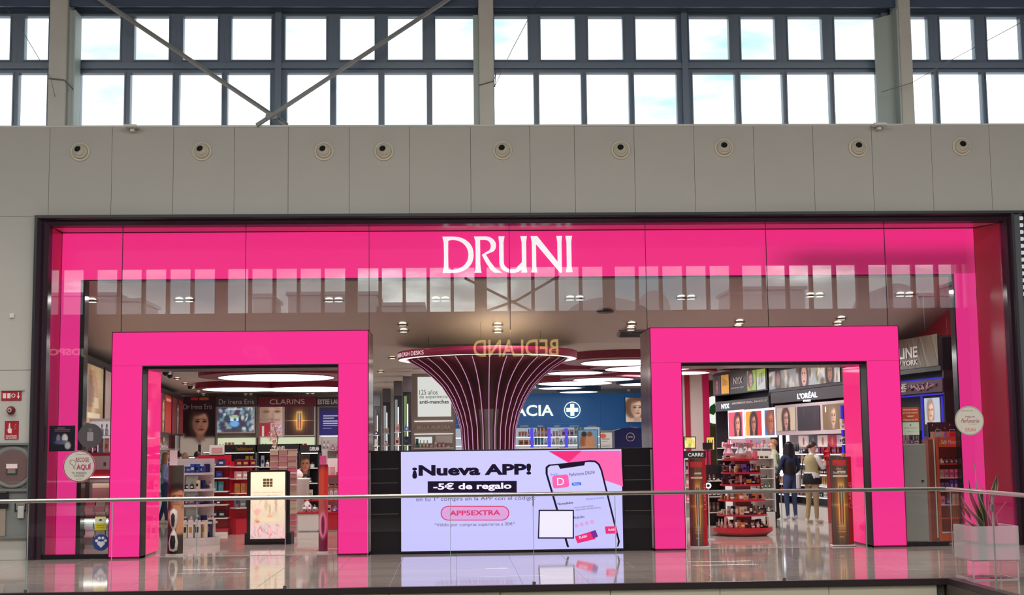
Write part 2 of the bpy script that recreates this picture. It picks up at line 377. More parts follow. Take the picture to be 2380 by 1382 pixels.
# columns with steel plates
cl = thing('concrete_column', 'pale concrete column at the left of the clerestory with a green-grey plate', 'column', (X(137, 292, .1), .1, 6.82))
x0, x1, x2 = X(116, 200, .1)-cl.location.x, X(157, 200, .1)-cl.location.x, X(172, 200, .1)-cl.location.x
MB().cbox(x0, x1, -.1, .32, 0, 2.75, CONC, .012).build('shaft', cl); MB().box(x1+.002, x2, -.02, .3, 0, 1.92, PLATE).box(x2-.012, x2+.015, -.05, .3, 0, 1.92, PLATE).build('steel_plate', cl)
cm = thing('concrete_column', 'pale concrete column in the middle of the clerestory', 'column', (X(1130, 292, .1), .1, 6.82))
x0, x1, x2 = X(1101, 200, .1)-cm.location.x, X(1113, 200, .1)-cm.location.x, X(1148, 200, .1)-cm.location.x
MB().cbox(x1+.003, x2, -.1, .32, 0, 2.75, CONC, .012).build('shaft', cm); MB().box(x0, x1, -.02, .3, 0, 1.85, PLATE).build('steel_plate', cm)
c3 = thing('concrete_column', 'wide concrete column at the right with a folded green-grey flange', 'column', (X(2080, 292, .1), .1, 6.8))
x0, x1, x2 = X(2042, 200, .1)-c3.location.x, X(2089, 200, .1)-c3.location.x, X(2117, 200, .1)-c3.location.x
MB().cbox(x1+.003, x2, -.14, .32, 0, 2.75, CONC, .012).build('shaft', c3)
b = MB(); b.poly([(x0, 0), (x1-.03, 0), (x1-.03, 1.93), (x0, 1.85)], .1, .14, PLATE); b.poly([(x1-.03, 0), (x1, 0), (x1, 2.0), (x1-.03, 1.93)], -.12, .14, PLATE); b.build('steel_plate', c3)
# crossed bracing of flat bars
bm = mat('brace_steel', (150, 150, 150), .5)
def brace(p, q, y, lab):
    a, c = at(*p, y), at(*q, y); o = thing('brace_bar', lab, 'brace', (a[0], y, a[1]))
    dx, dz = c[0]-a[0], c[1]-a[1]; l = math.hypot(dx, dz); n = (-dz/l*.035, dx/l*.035)
    MB().poly([(n[0], n[1]), (-n[0], -n[1]), (dx-n[0], dz-n[1]), (dx+n[0], dz+n[1])][::-1], -.006, .006, bm).build('flat_bar', o)
    MB().poly([(n[0]*.9, n[1]*.9), (n[0]*.6, n[1]*.6), (dx+n[0]*.6, dz+n[1]*.6), (dx+n[0]*.9, dz+n[1]*.9)], -.05, -.007, bm).build('flange', o)
brace((222, -8), (668, 291.5), .05, 'diagonal steel brace falling from upper left to lower right before the windows')
brace((1052, -8), (596, 291.5), -.03, 'diagonal steel brace rising from lower left to upper right before the windows')
ax, az = at(630, 268, -.06); MB().poly([(ax-.1, az-.05), (ax+.1, az-.05), (ax+.08, az+.05), (ax-.08, az+.05)], -.1, -.09, bm).build('gusset', bpy.data.objects['brace_bar'], (-bpy.data.objects['brace_bar'].location.x, 0, -bpy.data.objects['brace_bar'].location.z))
# thin guy wires
wm = mat('wire_steel', (120, 120, 122), .4, .6)
def wire(pts, y, lab, r=.006):
    q = [(at(*p, y)[0], y, at(*p, y)[1]) for p in pts]; tag(MB().tube(q, r, wm, 5).build('guy_wire'), lab, 'wire')
wire([(-20, -35), (60, 85), (118, 182), (128, 225)], -.15, 'thin guy wire running down to the left concrete column', .005)
wire([(112, 182), (150, 186), (170, 208)], -.015, 'short wire tied round the left concrete column', .01)
wire([(1258, -12), (1190, 115), (1150, 200)], -.2, 'thin guy wire running down to the middle column', .005)
wire([(1113, 198), (1148, 188), (1152, 168), (1150, 202)], -.015, 'short wire tied round the middle column', .008)
wire([(2400, 38), (2200, 145), (2120, 192), (2048, 214)], -.2, 'long thin guy wire sloping down to the right column', .006)
# small white floodlights on the wall head
for px, py, lab in ((306, 293, 'small white floodlight on the wall top at the left, near the left column'), (2045, 289, 'small white floodlight on the wall top under the right column')):
    x, z = at(px, py, -.15); t = thing('floodlight', lab, 'light', (x, -.05, z-.02)); b = MB(); wht = mat('lamp_white', (215, 213, 208), .4)
    b.poly([(-.1, .0), (.1, .0), (.09, .035), (-.11, .035)], -.17, .0, wht).build('housing', t); MB().box(-.03, .03, -.08, .03, -.05, .0, wht).build('bracket', t)
# jet air nozzles in the upper wall
NOZ = mat('nozzle_enamel', (205, 196, 178), .4); HOLE = mat('nozzle_dark', (14, 14, 24), .9)
t0 = None
for i, (px, py) in enumerate(((186, 352), (469, 351), (753, 351), (892, 351), (1168, 349), (1443, 348), (1683, 343), (1995, 343), (2236, 340))):
    x, z = at(px, py, -.03); lab = 'round beige air nozzle with dark mouth, %s from the left on the upper wall' % ordn(i)
    if t0 is None:
        t = thing('air_nozzle', lab, 'air nozzle', (x, -.02, z), group='air nozzles on the upper wall'); t0 = t
        MB().lathe([(.0, -.0), (.155, .0), (.16, .008), (.155, .016), (.125, .02), (.12, .012)], NOZ, 28, axis='y').build('flange', t)
        MB().lathe([(.118, .0), (.118, .03), (.105, .05), (.09, .06), (.085, .05)], NOZ, 28, axis='y').build('collar', t)
        b = MB(); pr = []
        for k in range(8): a = k/7*1.05; pr.append((.1*math.cos(a), .03+.1*math.sin(a)*.9))
        b.lathe(pr+[(.058, .12), (.052, .12), (.05, .05)], NOZ, 28, axis='y'); o = b.build('ball', t); o.rotation_euler = (-.22, 0, -.15)
        h = MB().disc((0, -.1, 0), .052, HOLE, 24, 'y').build('mouth', o)
    else:
        t = copytree(t0); t.location = (x, -.02, z); t['label'] = lab

# ------------------------------------------------------------------ gallery floor, tile by tile
fl = sempty('floor', 'polished marble gallery floor')
EDGE = -5.18
MB().box(-14, 14, EDGE+.1, .3, -.35, -.012, JOINT).box(6.05, 14, -21, EDGE+.1, -.35, -.012, JOINT).build('screed', fl)
tm = {}
def tile(x, y, sx, sy, m, par):
    k = (round(sx, 3), round(sy, 3), m.name)
    if k not in tm:
        c = .003; b = MB(); v = [(0, 0, -.012), (sx, 0, -.012), (sx, sy, -.012), (0, sy, -.012), (0, 0, -c*.25), (sx, 0, -c*.25), (sx, sy, -c*.25), (0, sy, -c*.25), (c, c, 0), (sx-c, c, 0), (sx-c, sy-c, 0), (c, sy-c, 0)]
        b.add(v, [(8, 9, 10, 11)]+[(i, (i+1) % 4, 4+(i+1) % 4, 4+i) for i in range(4)]+[(4+i, 4+(i+1) % 4, 8+(i+1) % 4, 8+i) for i in range(4)], m); tm[k] = b.mesh('tile')
    return link(tm[k], 'tile', par, (x, y, 0))
TX, TY = .8, .58
k = 0
for j in range(9):
    for i in range(-11, 14):
        x, y = i*TX, EDGE+.06+j*TY
        if y > .2: continue
        tile(x, y, TX-.003, min(TY, .25-y)-.003, FLOORM if rnd.random() < .5 else FLOORM2, fl); k += 1
for j in range(10):
    for i in range(0, 4): tile(6.06+i*1.2, EDGE+.06-(j+1)*1.2, 1.197, 1.197, FLOORM if rnd.random() < .5 else FLOORM2, fl)
EM = mat('slab_edge_bronze', (58, 48, 50), .35)
MB().box(-14, 5.93, EDGE-.02, EDGE+.055, -.07, .004, EM).build('edge_trim', fl); MB().box(5.93, 6.05, -17, EDGE+.055, -.07, .004, EM).build('edge_trim', fl)
fas = sempty('trim_1', 'beige fascia panels under the gallery edge')
b0 = -14
for x0, x1 in zip([-14+1.32*i for i in range(15)], [-14+1.32*(i+1) for i in range(15)]): MB().box(x0+.004, min(x1, 5.9)-.004, EDGE, EDGE+.03, -1.1, -.075, mat('fascia_beige', (224, 208, 184), .6)).build('panel', fas)
MB().box(-14, 5.9, EDGE+.03, EDGE+.1, -1.1, -.075, JOINT).build('backing', fas)
struct(MB().box(5.92, 5.98, -17, EDGE+.02, -1.1, -.072, mat('fascia_bronze', (84, 70, 64), .5)).build('trim_2'), 'dark bronze fascia of the side bridge')

# ------------------------------------------------------------------ glass balustrade
bl = thing('glass_balustrade', 'long glass balustrade with round steel handrail along the gallery edge', 'railing', (0, EDGE+.03, 0))
RAIL = mat('brushed_steel', (196, 188, 180), .28, .9)
zr = Z(1190, 1149, EDGE)
MB().tube([(-13, 0, zr), (5.96, 0, zr)], .024, RAIL, 12).build('handrail', bl)
cut = [X(p, 1250, EDGE+.03) for p in (-330, -132, 64, 260, 457, 663, 855, 1047, 1240, 1431, 1624, 1819, 2014, 2213)]
for a, c in zip(cut[:-1], cut[1:]):
    MB().box(a+.005, c-.005, -.008, .008, -.02, zr-.02, RGLASS).build('glass_panel', bl)
EDG = mat('glass_edge', (176, 190, 186), .2)
for c in cut: MB().box(c-.0032, c+.0032, -.008, .008, -.02, zr-.03, EDG).build('joint', bl)
for c in cut[2::3]:
    MB().box(c-.02, c+.02, -.025, .025, -.03, .04, RAIL).box(c-.006, c+.006, -.012, .012, zr-.14, zr-.02, RAIL).build('clamp', bl)
b2 = thing('glass_balustrade', 'shorter glass balustrade turning toward the viewer at the right end, beside the planter', 'railing', (5.99, EDGE+.03, 0))
MB().tube([(0, 0, zr), (.0, -1.3, zr), (0, -11.5, zr)], .024, RAIL, 12).build('handrail', b2)
for k in range(8):
    MB().box(-.008, .008, -1.42*(k+1)+.005, -1.42*k-.005, -.02, zr-.02, RGLASS).build('glass_panel', b2)
    MB().box(-.009, .009, -1.42*(k+1)-.004, -1.42*(k+1)+.004, -.02, zr-.03, EDG).build('joint', b2)
    MB().box(-.02, .02, -1.42*(k+1)-.02, -1.42*(k+1)+.02, zr-.2, zr-.13, RAIL).build('clamp', b2)

# ------------------------------------------------------------------ the far side of the mall, behind the viewer (seen mirrored in the shop glass)
YO = -25.5
def oX(px, py=680): return X(px, py, -YO)
def oZ(py, px=1100): return Z(px, py, -YO)
wo = sempty('wall_back', 'far side of the mall with its own band of windows')
z0, z1 = oZ(722), 7.86
MB().box(-18, 18, YO-.3, YO, -5, z0, mat('far_wall', (92, 86, 82), .8)).box(-18, 18, YO-.3, YO, z1, 9.7, mat('far_wall', (120, 112, 104), .8)).build('wall_body', wo)
FARM = mat('far_mullion', (92, 86, 84), .6)
pitch = oX(397)-oX(341); x = oX(-40)
i = 0
while x < oX(2420):
    wide = (i % 5 == 4)
    wN = MB().box(x, x+(.42 if wide else .11), YO-.22, YO+.03, z0, z1, FARM).build('mullion', wo)
    x += (.42 if wide else .11)
    MB().box(x, x+.72, YO-.12, YO-.1, z0, z1, PANE).build('pane', wo); x += .72; i += 1
for (a, b_) in (((1080, 645), (1185, 697)), ((1185, 697), (1235, 722)), ((1300, 640), (1202, 697)), ((1202, 697), (1130, 722))):
    p, q = at(*a, -YO), at(*b_, -YO); MB().tube([(p[0], YO+.12, p[1]), (q[0], YO+.12, q[1])], .05, FARM, 6).build('brace', wo)
struct(MB().box(-18, 18, -27, -21.3, -.3, 0, FLOORM2).build('floor_3'), 'gallery floor of the far side, under the viewer')
WL = glow('warm_sign_light', (255, 206, 130), 2.6); WL2 = glow('white_sign_light', (255, 240, 235), .62)
def farsign(s, px0, px1, py0, py1, m, lab, bold=.0, shear=0.):
    xa, xb = X(px0, py0, -YO), X(px1, py0, -YO); za, zb = Z(px0, py1, -YO), Z(px0, py0, -YO)
    t = thing('shop_sign', lab, 'sign', (xb, YO+.06, za), math.pi)
    for o in [text(s, 0, 0, xb-xa, zb-za, m, t, y=0, bold=bold, shear=shear, ext=.05)]: pass
farsign('BEDLAND', 1100, 1298, 789, 828, WL, 'warm glowing sign reading BEDLAND, mirrored in the shop glass', .01)
farsign('JD', 566, 640, 804, 842, WL2, 'white two-letter JD sign mirrored over the left entrance', .03, .25)
farsign('JDSPORTS', 60, 196, 810, 830, WL2, 'white JDSPORTS sign mirrored at the far left glass', .03)
# roofs outside beyond the far windows, seen only as mirrored silhouettes
RF = mat('roof_grey', (190, 182, 190), .8); k = 0
YR = -44.
for (pa, pb, pt, rd) in ((120, 290, 690, 0), (300, 345, 702, 0), (600, 640, 692, 0), (680, 880, 688, 0), (885, 985, 712, 0), (1305, 1500, 700, 1), (1470, 1545, 684, 1), (1690, 1850, 676, 0), (2010, 2110, 668, 1), (2110, 2190, 690, 0), (2215, 2420, 655, 0)):
    ya = 22+22+(-22-YR)-22
    xa, xb = X(pa, 700, -YR), X(pb, 700, -YR); zt = Z(pa, pt, -YR); h = zt+1
    t = thing('roof_plant', 'grey rooftop block outside the far windows, %s from the left in the reflection' % ordn(k), 'building', ((xa+xb)/2, YR, -1)); k += 1; hw = (xb-xa)/2
    if rd:
        pts = [(-hw, 0), (hw, 0)]+[(hw*math.cos(a), h-1.0+1.0*math.sin(a)) for a in np.linspace(0, math.pi, 12)]
        MB().poly(pts, -2, 2, RF).build('curved_roof', t)
    else: MB().cbox(-hw, hw, -2, 2, 0, h-.15, RF, .05).build('roof_block', t); MB().box(-hw-.1, hw+.1, -2.1, 2.1, h-.15, h, RF).build('parapet', t)
# ================================================================== SHOPFRONT
PURP = mat('frame_purple_black', (52, 34, 46), .22); FRM = mat('frame_anthracite', (48, 46, 50), .35)
PK = glow('pink_lightbox', (255, 54, 149), .91, .35); PKR = glow('pink_lightbox_reveal', (255, 42, 128), .88, .08)
CRIM = mat('crimson_reveal', (200, 26, 70), .25); CRIMT = mat('rose_reveal', (240, 140, 168), .3); BURG = mat('burgundy_side', (96, 26, 50), .15)
sf = thing('shopfront_frame', 'black lacquered frame surrounding the whole pink shopfront', 'frame', (1.2, 0, 0)); ox = 1.2
L0, L1, R0, R1, T0, T1 = -6.6-ox, -6.38-ox, 8.93-ox, 9.06-ox, 5.19, 5.36
def bevel_post(xo, xi, name):
    s = 1 if xi > xo else -1; b = MB()
    prof = [(xo, .1), (xo, -.09), (xo+s*.04, -.11), ((xo+xi)/2, -.03), ((xo+xi)/2+s*.03, -.06), (xi-s*.02, .0), (xi, .12)]
    b.add([(x, y, 0) for x, y in prof]+[(x, y, T1) for x, y in prof], [((i, i+1, i+8, i+7) if s > 0 else (i+1, i, i+7, i+8)) for i in range(6)], PURP); b.box(min(xo, xo+s*.045), max(xo, xo+s*.045), -.115, .1, 0, T1, FRM); b.build(name, sf)
bevel_post(L0, L1, 'side_jamb'); bevel_post(R1+.02, R0, 'side_jamb')
b = MB(); prof = [(T1, -.11), (T1-.05, -.11), (T1-.085, -.04), (T1-.1, -.06), (T0+.02, .0), (T0, .12)]
b.add([(L0, y, z) for z, y in prof]+[(R1+.3, y, z) for z, y in prof], [(i, i+6, i+7, i+1) for i in range(5)], PURP); b.box(L0, R1+.35, -.12, .1, T1-.045, T1, FRM); b.build('head', sf)
MB().box(L1, -5.38-ox, -.02, .1, 0, .07, BLACK).box(7.12-ox, R0, -.02, .1, 0, .07, BLACK).build('threshold', sf)
# neighbour pillar with light slots
np_ = thing('dark_pillar', 'dark grey pillar with a column of small white light slots at the right edge', 'pillar', (9.075, 0, 0)); GR = mat('pillar_grey', (74, 76, 80), .5)
MB().box(0, .1, -.1, .3, 0, 5.3, GR).build('casing', np_); MB().box(.1, .9, -.05, .3, 0, 5.3, BLACKM).build('side_panel', np_)
SL = glow('slot_light', (205, 205, 208), .8)
for k in range(12):
    x, z = at(2371+k*.6, 507+k*16, -.06); b = MB(); a, c = .045, .03
    pts = [(a*(1 if q in (0, 3) else -1)+(-.02 if q in (0, 3) else .02)*abs(math.cos(t)) + 0, 0) for q in range(0) for t in ()]
    pts = [(sx*(a-.015)+.015*math.cos(t), sz*(c-.015)+.015*math.sin(t)) for sx, sz, ts in ((1, 1, (0, .8, 1.57)), (-1, 1, (1.57, 2.3, 3.14)), (-1, -1, (3.14, 3.9, 4.71)), (1, -1, (4.71, 5.5, 6.28))) for t in ts]
    b.poly([(x-9.075+p, z+q) for p, q in pts], -.07, -.05, SL).build('light_slot', np_)

# glass panes behind the frame
gx = [-6.38, X(279, 700), X(568, 700), X(857, 700), X(1186, 700), X(1505, 700), X(1788, 700), X(2066, 700), 8.93]
gw = sempty('window_7', 'tall shopfront glazing')
low = [0.07, 3.5, 3.5, .07, .07, 3.5, 3.5, .07]
for i in range(8):
    xa, xb = gx[i], gx[i+1]
    MB().box(xa+.004, xb-.004, .1, .112, low[i], 5.2, GLASS).build('pane', gw)
for xx in gx[1:-1]: MB().box(xx-.004, xx+.004, .096, .116, 3.5, 5.19, BLACKM).build('joint', gw)

# inner header lightbox
hb = thing('header_lightbox', 'pink backlit header and side legs behind the glass carrying the shop name', 'lightbox', (1.2, .75, 0)); y0, y1 = 0, .2
hx0, hx1, ix0, ix1, ht, hbm = -6.4-ox, 8.73-ox, -6.09-ox, 8.37-ox, 5.2, 4.44
# emission strength drops over the lower right of the header
PKH = mat('pink_header_backlight', (255, 46, 137), .25, 0, .92, .4); n_ = PKH.node_tree; bs = n_.nodes['Principled BSDF']; bs.inputs['Base Color'].default_value = (.25, .01, .07, 1)
tcn = n_.nodes.new('ShaderNodeTexCoord'); sp_ = n_.nodes.new('ShaderNodeSeparateXYZ'); n_.links.new(tcn.outputs['Object'], sp_.inputs[0])
def ramp_(src, a, c, lo, hi):
    r_ = n_.nodes.new('ShaderNodeMapRange'); r_.interpolation_type = 'SMOOTHSTEP'; r_.inputs[1].default_value = a; r_.inputs[2].default_value = c; r_.inputs[3].default_value = lo; r_.inputs[4].default_value = hi; n_.links.new(src, r_.inputs[0]); return r_.outputs[0]
def mul_(a, c):
    m_ = n_.nodes.new('ShaderNodeMath'); m_.operation = 'MULTIPLY'; n_.links.new(a, m_.inputs[0]); n_.links.new(c, m_.inputs[1]); return m_.outputs[0]
dim = mul_(mul_(ramp_(sp_.outputs[0], X(1740, 600, .75)-ox, X(1900, 600, .75)-ox, 0, 1), ramp_(sp_.outputs[0], X(2330, 600, .75)-ox, X(2235, 600, .75)-ox, 0, 1)), mul_(ramp_(sp_.outputs[2], 5.05, 4.68, 0, 1), ramp_(sp_.outputs[2], 4.3, 4.5, 0, 1)))
mm = n_.nodes.new('ShaderNodeMath'); mm.operation = 'MULTIPLY_ADD'; n_.links.new(dim, mm.inputs[0]); mm.inputs[1].default_value = -.6; mm.inputs[2].default_value = 1.02; n_.links.new(mm.outputs[0], bs.inputs['Emission Strength'])
MB().box(hx0, hx1, y0, y1, hbm, ht, PKH).build('header_panel', hb)
MB().box(hx0, ix0, y0, y1, .002, hbm-.002, PK).build('left_leg', hb); MB().box(ix1, hx1, y0, y1, .002, hbm-.002, PK).build('right_leg', hb)
MB().box(ix0, ix1, .0, .24, hbm-.03, hbm-.004, BURG).box(ix0, ix0+.07, .01, .26, 0, hbm-.03, BLACK).box(ix1-.02, ix1, .01, .22, 0, hbm-.03, BLACK).build('inner_trim', hb)
b = MB(); b.add([(L1, -.63, 0), (hx0-.01, .0, 0), (hx0-.01, .0, ht), (L1, -.63, T0)], [(0, 1, 2, 3)], CRIM); b.add([(R0, -.63, 0), (hx1+.01, .0, 0), (hx1+.01, .0, ht), (R0, -.63, T0)], [(3, 2, 1, 0)], CRIM); b.build('side_reveal', hb)
MB().add([(L1, -.63, T0+.01), (R0, -.63, T0+.01), (hx1, .0, ht+.02), (hx0, .0, ht+.02)], [(0, 1, 2, 3)], CRIMT).build('top_reveal', hb)
struct(MB().box(-6.7, 9.1, .14, 1.0, 5.24, 5.4, BLACKM).box(-6.72, -6.42, .3, 1.0, 0, 5.3, BLACKM).box(8.96, 9.12, .3, 1., 0, 5.3, BLACKM).build('trim_3'), 'dark casing round the shopfront recess')

# shop name in flared roman capitals
def arc(cx, cy, rx, ry, a, b_, n=14, p=2.):
    o = []
    for i in range(n+1):
        t = math.radians(a+(b_-a)*i/n); c, s = math.cos(t), math.sin(t); o.append((cx+rx*math.copysign(abs(c)**(2/p), c), cy+ry*math.copysign(abs(s)**(2/p), s)))
    return o
def glyph(loops, name, par, sx, sz, ox_, oz, y, m, d=.03):
    cu = bpy.data.curves.new('g', 'CURVE'); cu.dimensions = '2D'; cu.fill_mode = 'BOTH'; cu.extrude = d/2
    for lp in loops:
        s = cu.splines.new('POLY'); s.points.add(len(lp)-1); s.use_cyclic_u = True
        for p, q in zip(s.points, lp): p.co = (ox_+q[0]*sx, oz+q[1]*sz, 0, 1)
    o = bpy.data.objects.new('g', cu); COL.objects.link(o); bpy.context.view_layer.update(); me = bpy.data.meshes.new_from_object(o); bpy.data.objects.remove(o)
    me.transform(Matrix.Rotation(math.pi/2, 4, 'X')); me.materials.clear(); me.materials.append(m); o = link(me, name, par); o.location.y = y; return o
WHT = glow('white_letter', (255, 248, 250), 1.15)
GL = {}
GL['D'] = [[(0, 84), (24, 84)]+arc(22, 42, 50, 42, 90, -90, 20, 2.2)+[(0, 0), (3, 14), (3.5, 42), (3, 70)], [(13.5, 75), (22, 77)]+arc(22, 42, 38, 35, 90, -90, 18, 2.1)+[(13.5, 8), (13, 42)]]
GL['R'] = [[(0, 84), (26, 84)]+arc(26, 63, 25, 21, 90, -40, 12)+[(36, 46), (27, 42), (38, 24), (50, 9), (64, 0), (47, 0), (38, 7), (28, 22), (18, 41), (28, 48)]+arc(26, 62, 13, 14.5, -50, 90, 8)+[(14, 76.5), (14, 20), (15.5, 5), (17, 0), (0, 0), (3, 10), (3.5, 42), (3, 74)]]
GL['U'] = [[(0, 84), (14, 84), (11.5, 70), (11.5, 24)]+arc(31, 24, 19.5, 17, 180, 300, 10)+[(44, 14), (54, 24), (54, 70), (51, 84), (66, 84), (64, 70), (64, 14), (66, 0), (52, 0), (54, 9)]+arc(31, 22, 29.5, 23, -40, -180, 12)+[(1.5, 70)]]
GL['N'] = [[(0, 84), (15, 84), (62, 24), (62, 70), (60, 84), (73, 84), (71.5, 70), (71.5, 0), (68, -2), (12, 66), (12, 14), (14, 0), (0, 0), (2.5, 14), (2.5, 70)]]
GL['I'] = [[(0, 84), (15, 84), (13, 70), (13, 14), (15, 0), (0, 0), (2.2, 14), (2.2, 70)]]
k = (X(1331, 590, .72)-X(1028, 590, .72))/303; zb, zt = Z(1180, 633, .72), Z(1180, 549, .72)
for ch, px in (('D', 1028.5), ('R', 1102), ('U', 1159), ('N', 1234), ('I', 1315)): glyph(GL[ch], 'letter', hb, k, (zt-zb)/84, X(px, 590, .72)-ox, zb, -.03, WHT)

# ------------------------------------------------------------------ entrance portals
def portal(xl, xr, ol, or_, ztop, zo, lab, seams_):
    t = thing('entrance_portal', lab, 'portal', ((xl+xr)/2, -.1, 0)); c = (xl+xr)/2; A, B, a, e = xl-c, xr-c, ol-c, or_-c; f = .012
    MB().box(A+f, B-f, 0, .1, zo+.02, ztop-f, PK).build('header_light_panel', t)
    MB().box(A+f, a-.01, 0, .1, .03, zo+.018, PK).build('jamb_light_panel', t); MB().box(e+.01, B-f, 0, .1, .03, zo+.018, PK).build('jamb_light_panel', t)
    b = MB()
    for q in ((A, A+f, 0, ztop), (B-f, B, 0, ztop)): b.box(q[0], q[1], -.008, 1.15, q[2], q[3], BURG)
    b.box(A, B, -.008, 1.15, ztop-f, ztop, BURG).box(A, a, -.008, 1.15, 0, .03, BURG).box(e, B, -.008, 1.15, 0, .03, BURG); b.build('outer_casing', t)
    b = MB(); b.box(a-.012, a, -.008, .34, 0, zo, BLACKM).box(e, e+.012, -.008, .34, 0, zo, BLACKM).box(a-.012, e+.012, -.008, 1.1, zo, zo+.018, BLACKM); b.build('inner_trim', t)
    MB().box(a-.04, a-.002, .36, 1.35, .03, zo-.03, PKR).box(a-.04, a+.004, .34, .36, 0, zo, BURG).build('reveal_light_panel', t)
    MB().box(e+.002, e+.04, .36, 1.35, .03, zo-.03, PKR).box(e-.004, e+.04, .34, .36, 0, zo, BURG).build('reveal_light_panel', t)
    MB().box(A+f, B-f, .11, 1.14, zo+.03, ztop-f, BURG).box(A+f, a-.045, .11, 1.3, .0, zo+.03, BURG).box(e+.045, B-f, .11, 1.3, 0, zo+.03, BURG).build('core', t)
    b = MB(); b.box(a, e, .05, .9, zo-.035, zo-.002, mat('sliding_door_header', (50, 26, 36), .3)); b.build('soffit', t)
    ln = mat('fine_pink_joint', (214, 30, 112), .4)
    for x0, x1 in ((A+f, a-.01), (e+.01, B-f)): MB().box(x0, x1, -.0008, .001, zo+.015, zo+.021, ln).build('joint', t)
    return t
portal(-5.36, -1.355, -4.87, -1.84, 3.505, 2.955, 'glowing pink entrance portal at the left of the LED screen', None)
portal(3.1, 7.11, 3.6, 6.56, 3.505, 2.925, 'glowing pink entrance portal at the right of the LED screen', None)
# ------------------------------------------------------------------ counter with the LED screen
ct = thing('screen_counter', 'long black counter wall between the two entrances', 'counter', (.9, 0, 0)); c = .9
MB().box(-1.33-c, 3.08-c, .0, .085, 0, 1.6, BLACK).build('front_panel', ct); MB().box(-1.33-c, 3.08-c, .09, .7, 1.575, 1.605, BLACKM).build('top', ct)
for z in (.62, 1.1, 1.32): MB().box(-1.33-c, -.9-c, -.004, .0, z, z+.006, JOINT).build('joint', ct); MB().box(2.66-c, 3.08-c, -.004, 0, z, z+.006, JOINT).build('joint', ct)
b = MB().box(-1.33-c, 3.08-c, -.012, .0, 0, .04, BLACK).build('plinth', ct)
sx0, sx1, sz0, sz1 = -.855, 2.615, .045, 1.585
sc = thing('led_screen', 'wide bluish white LED screen advertising a phone app between the portals', 'screen', ((sx0+sx1)/2, -.034, 0)); cx_ = (sx0+sx1)/2
SCR = glow('led_lilac_white', (196, 193, 250), .97); PX = lambda px, py=1150: X(px, py, -.06)-cx_; PZ = lambda py, px=1150: Z(px, py, -.06)
MB().box(sx0-cx_-.02, sx1-cx_+.02, .0, .03, sz0-.03, sz1+.02, BLACKM).build('housing', sc)
MB().box(sx0-cx_, sx1-cx_, -.02, -.001, sz0, sz1, SCR).build('display', sc)
INK = glow('led_black', (40, 30, 52), .6); MAG = glow('led_magenta', (232, 50, 120), .95); MAG2 = glow('led_magenta_light', (240, 98, 168), .95); LP = glow('led_pale_pink', (216, 160, 218), .95); RD = glow('led_red_pink', (215, 60, 110), .95); GY = glow('led_grey', (100, 90, 128), .8); WS = glow('led_white', (232, 226, 255), 1.); BLU = glow('led_blue', (40, 110, 220), .9)
def spoly(pts, m, y, name='picture'): return MB().poly([(PX(*p), PZ(p[1], p[0])) for p in pts][::-1], y-.001, y, m).build(name, sc)
spoly([(1275, 1048), (1443, 1047), (1448, 1130), (1405, 1115), (1320, 1075)], MAG2, -.0202); spoly([(1275, 1048), (1352, 1047), (1322, 1074)], MAG, -.0215)
def rrect(cx, cy, w, h, r, ang=0, n=5):
    o = []
    for sx, sy, a in ((1, 1, 0), (-1, 1, 90), (-1, -1, 180), (1, -1, 270)):
        for i in range(n+1):
            t = math.radians(a+90*i/n); o.append((sx*(w/2-r)+r*math.cos(t), sy*(h/2-r)+r*math.sin(t)))
    ca, sa = math.cos(ang), math.sin(ang); return [(cx+x*ca-y*sa, cy-(x*sa+y*ca)) for x, y in o]
def clipz(pts, lim): return [(x, min(y, lim)) for x, y in pts]
ph = [(1268, 1085), (1275, 1079), (1290, 1078), (1372, 1069), (1385, 1070), (1394, 1078), (1400, 1092), (1441, 1258), (1437, 1270), (1318, 1271), (1268, 1100)]
def inset(p, k): 
    cx = sum(a for a, _ in p)/len(p); cy = sum(a for _, a in p)/len(p); return [(cx+(a-cx)*(1-k), cy+(q-cy)*(1-k*.6)) for a, q in p]
spoly(ph, INK, -.0225, 'phone_case'); spoly([(1273, 1087), (1279, 1082), (1370, 1073), (1383, 1074), (1390, 1080), (1396, 1093), (1436, 1256), (1434, 1271), (1323, 1271), (1273, 1101)], SCR, -.024, 'phone_display')
spoly([(1297, 1080), (1360, 1074), (1358, 1081), (1302, 1089)], INK, -.0255, 'phone_notch')
spoly(rrect(1303, 1118, 38, 30, 6, .1), MAG2, -.0255); spoly(rrect(1340, 1124, 22, 7, 3, .05), BLU, -.0255)
spoly([(1336, 1246), (1378, 1233), (1384, 1252), (1342, 1262)], MAG, -.0255); spoly([(1372, 1235), (1384, 1231), (1390, 1246), (1379, 1251)], glow('led_purple', (120, 50, 150), .9), -.0265); spoly([(1406, 1223), (1431, 1222), (1435, 1239), (1408, 1240)], MAG, -.0255)
spoly([(1252, 1184), (1334, 1184), (1334, 1251), (1250, 1251)], INK, -.0275, 'code_frame'); spoly([(1255, 1187), (1331, 1187), (1331, 1248), (1253, 1248)], WS, -.029, 'code_field')
spoly([(994, 1118), (1201, 1117), (1201, 1144), (994, 1145)], INK, -.0225, 'caption_bar')
spoly(rrect(1104, 1192, 160, 34, 17), RD, -.0225, 'button_outline'); spoly(rrect(1104, 1192, 155, 30, 15), LP, -.024, 'button')
def stext(s, x0, x1, y0, y1, m, bold=0., y=-.0225, rot=0.): return text(s, PX(x0, y1), PZ(y1, x0), PX(x1, y1)-PX(x0, y1), PZ(y0, x0)-PZ(y1, x0), m, sc, y=y, bold=bold, ext=.001, rot=rot)
stext('\u00a1Nueva APP!', 958, 1235, 1080, 1112, INK, .045); stext('-5\u20ac de regalo', 1007, 1189, 1122, 1142, WS, .03, -.0245)
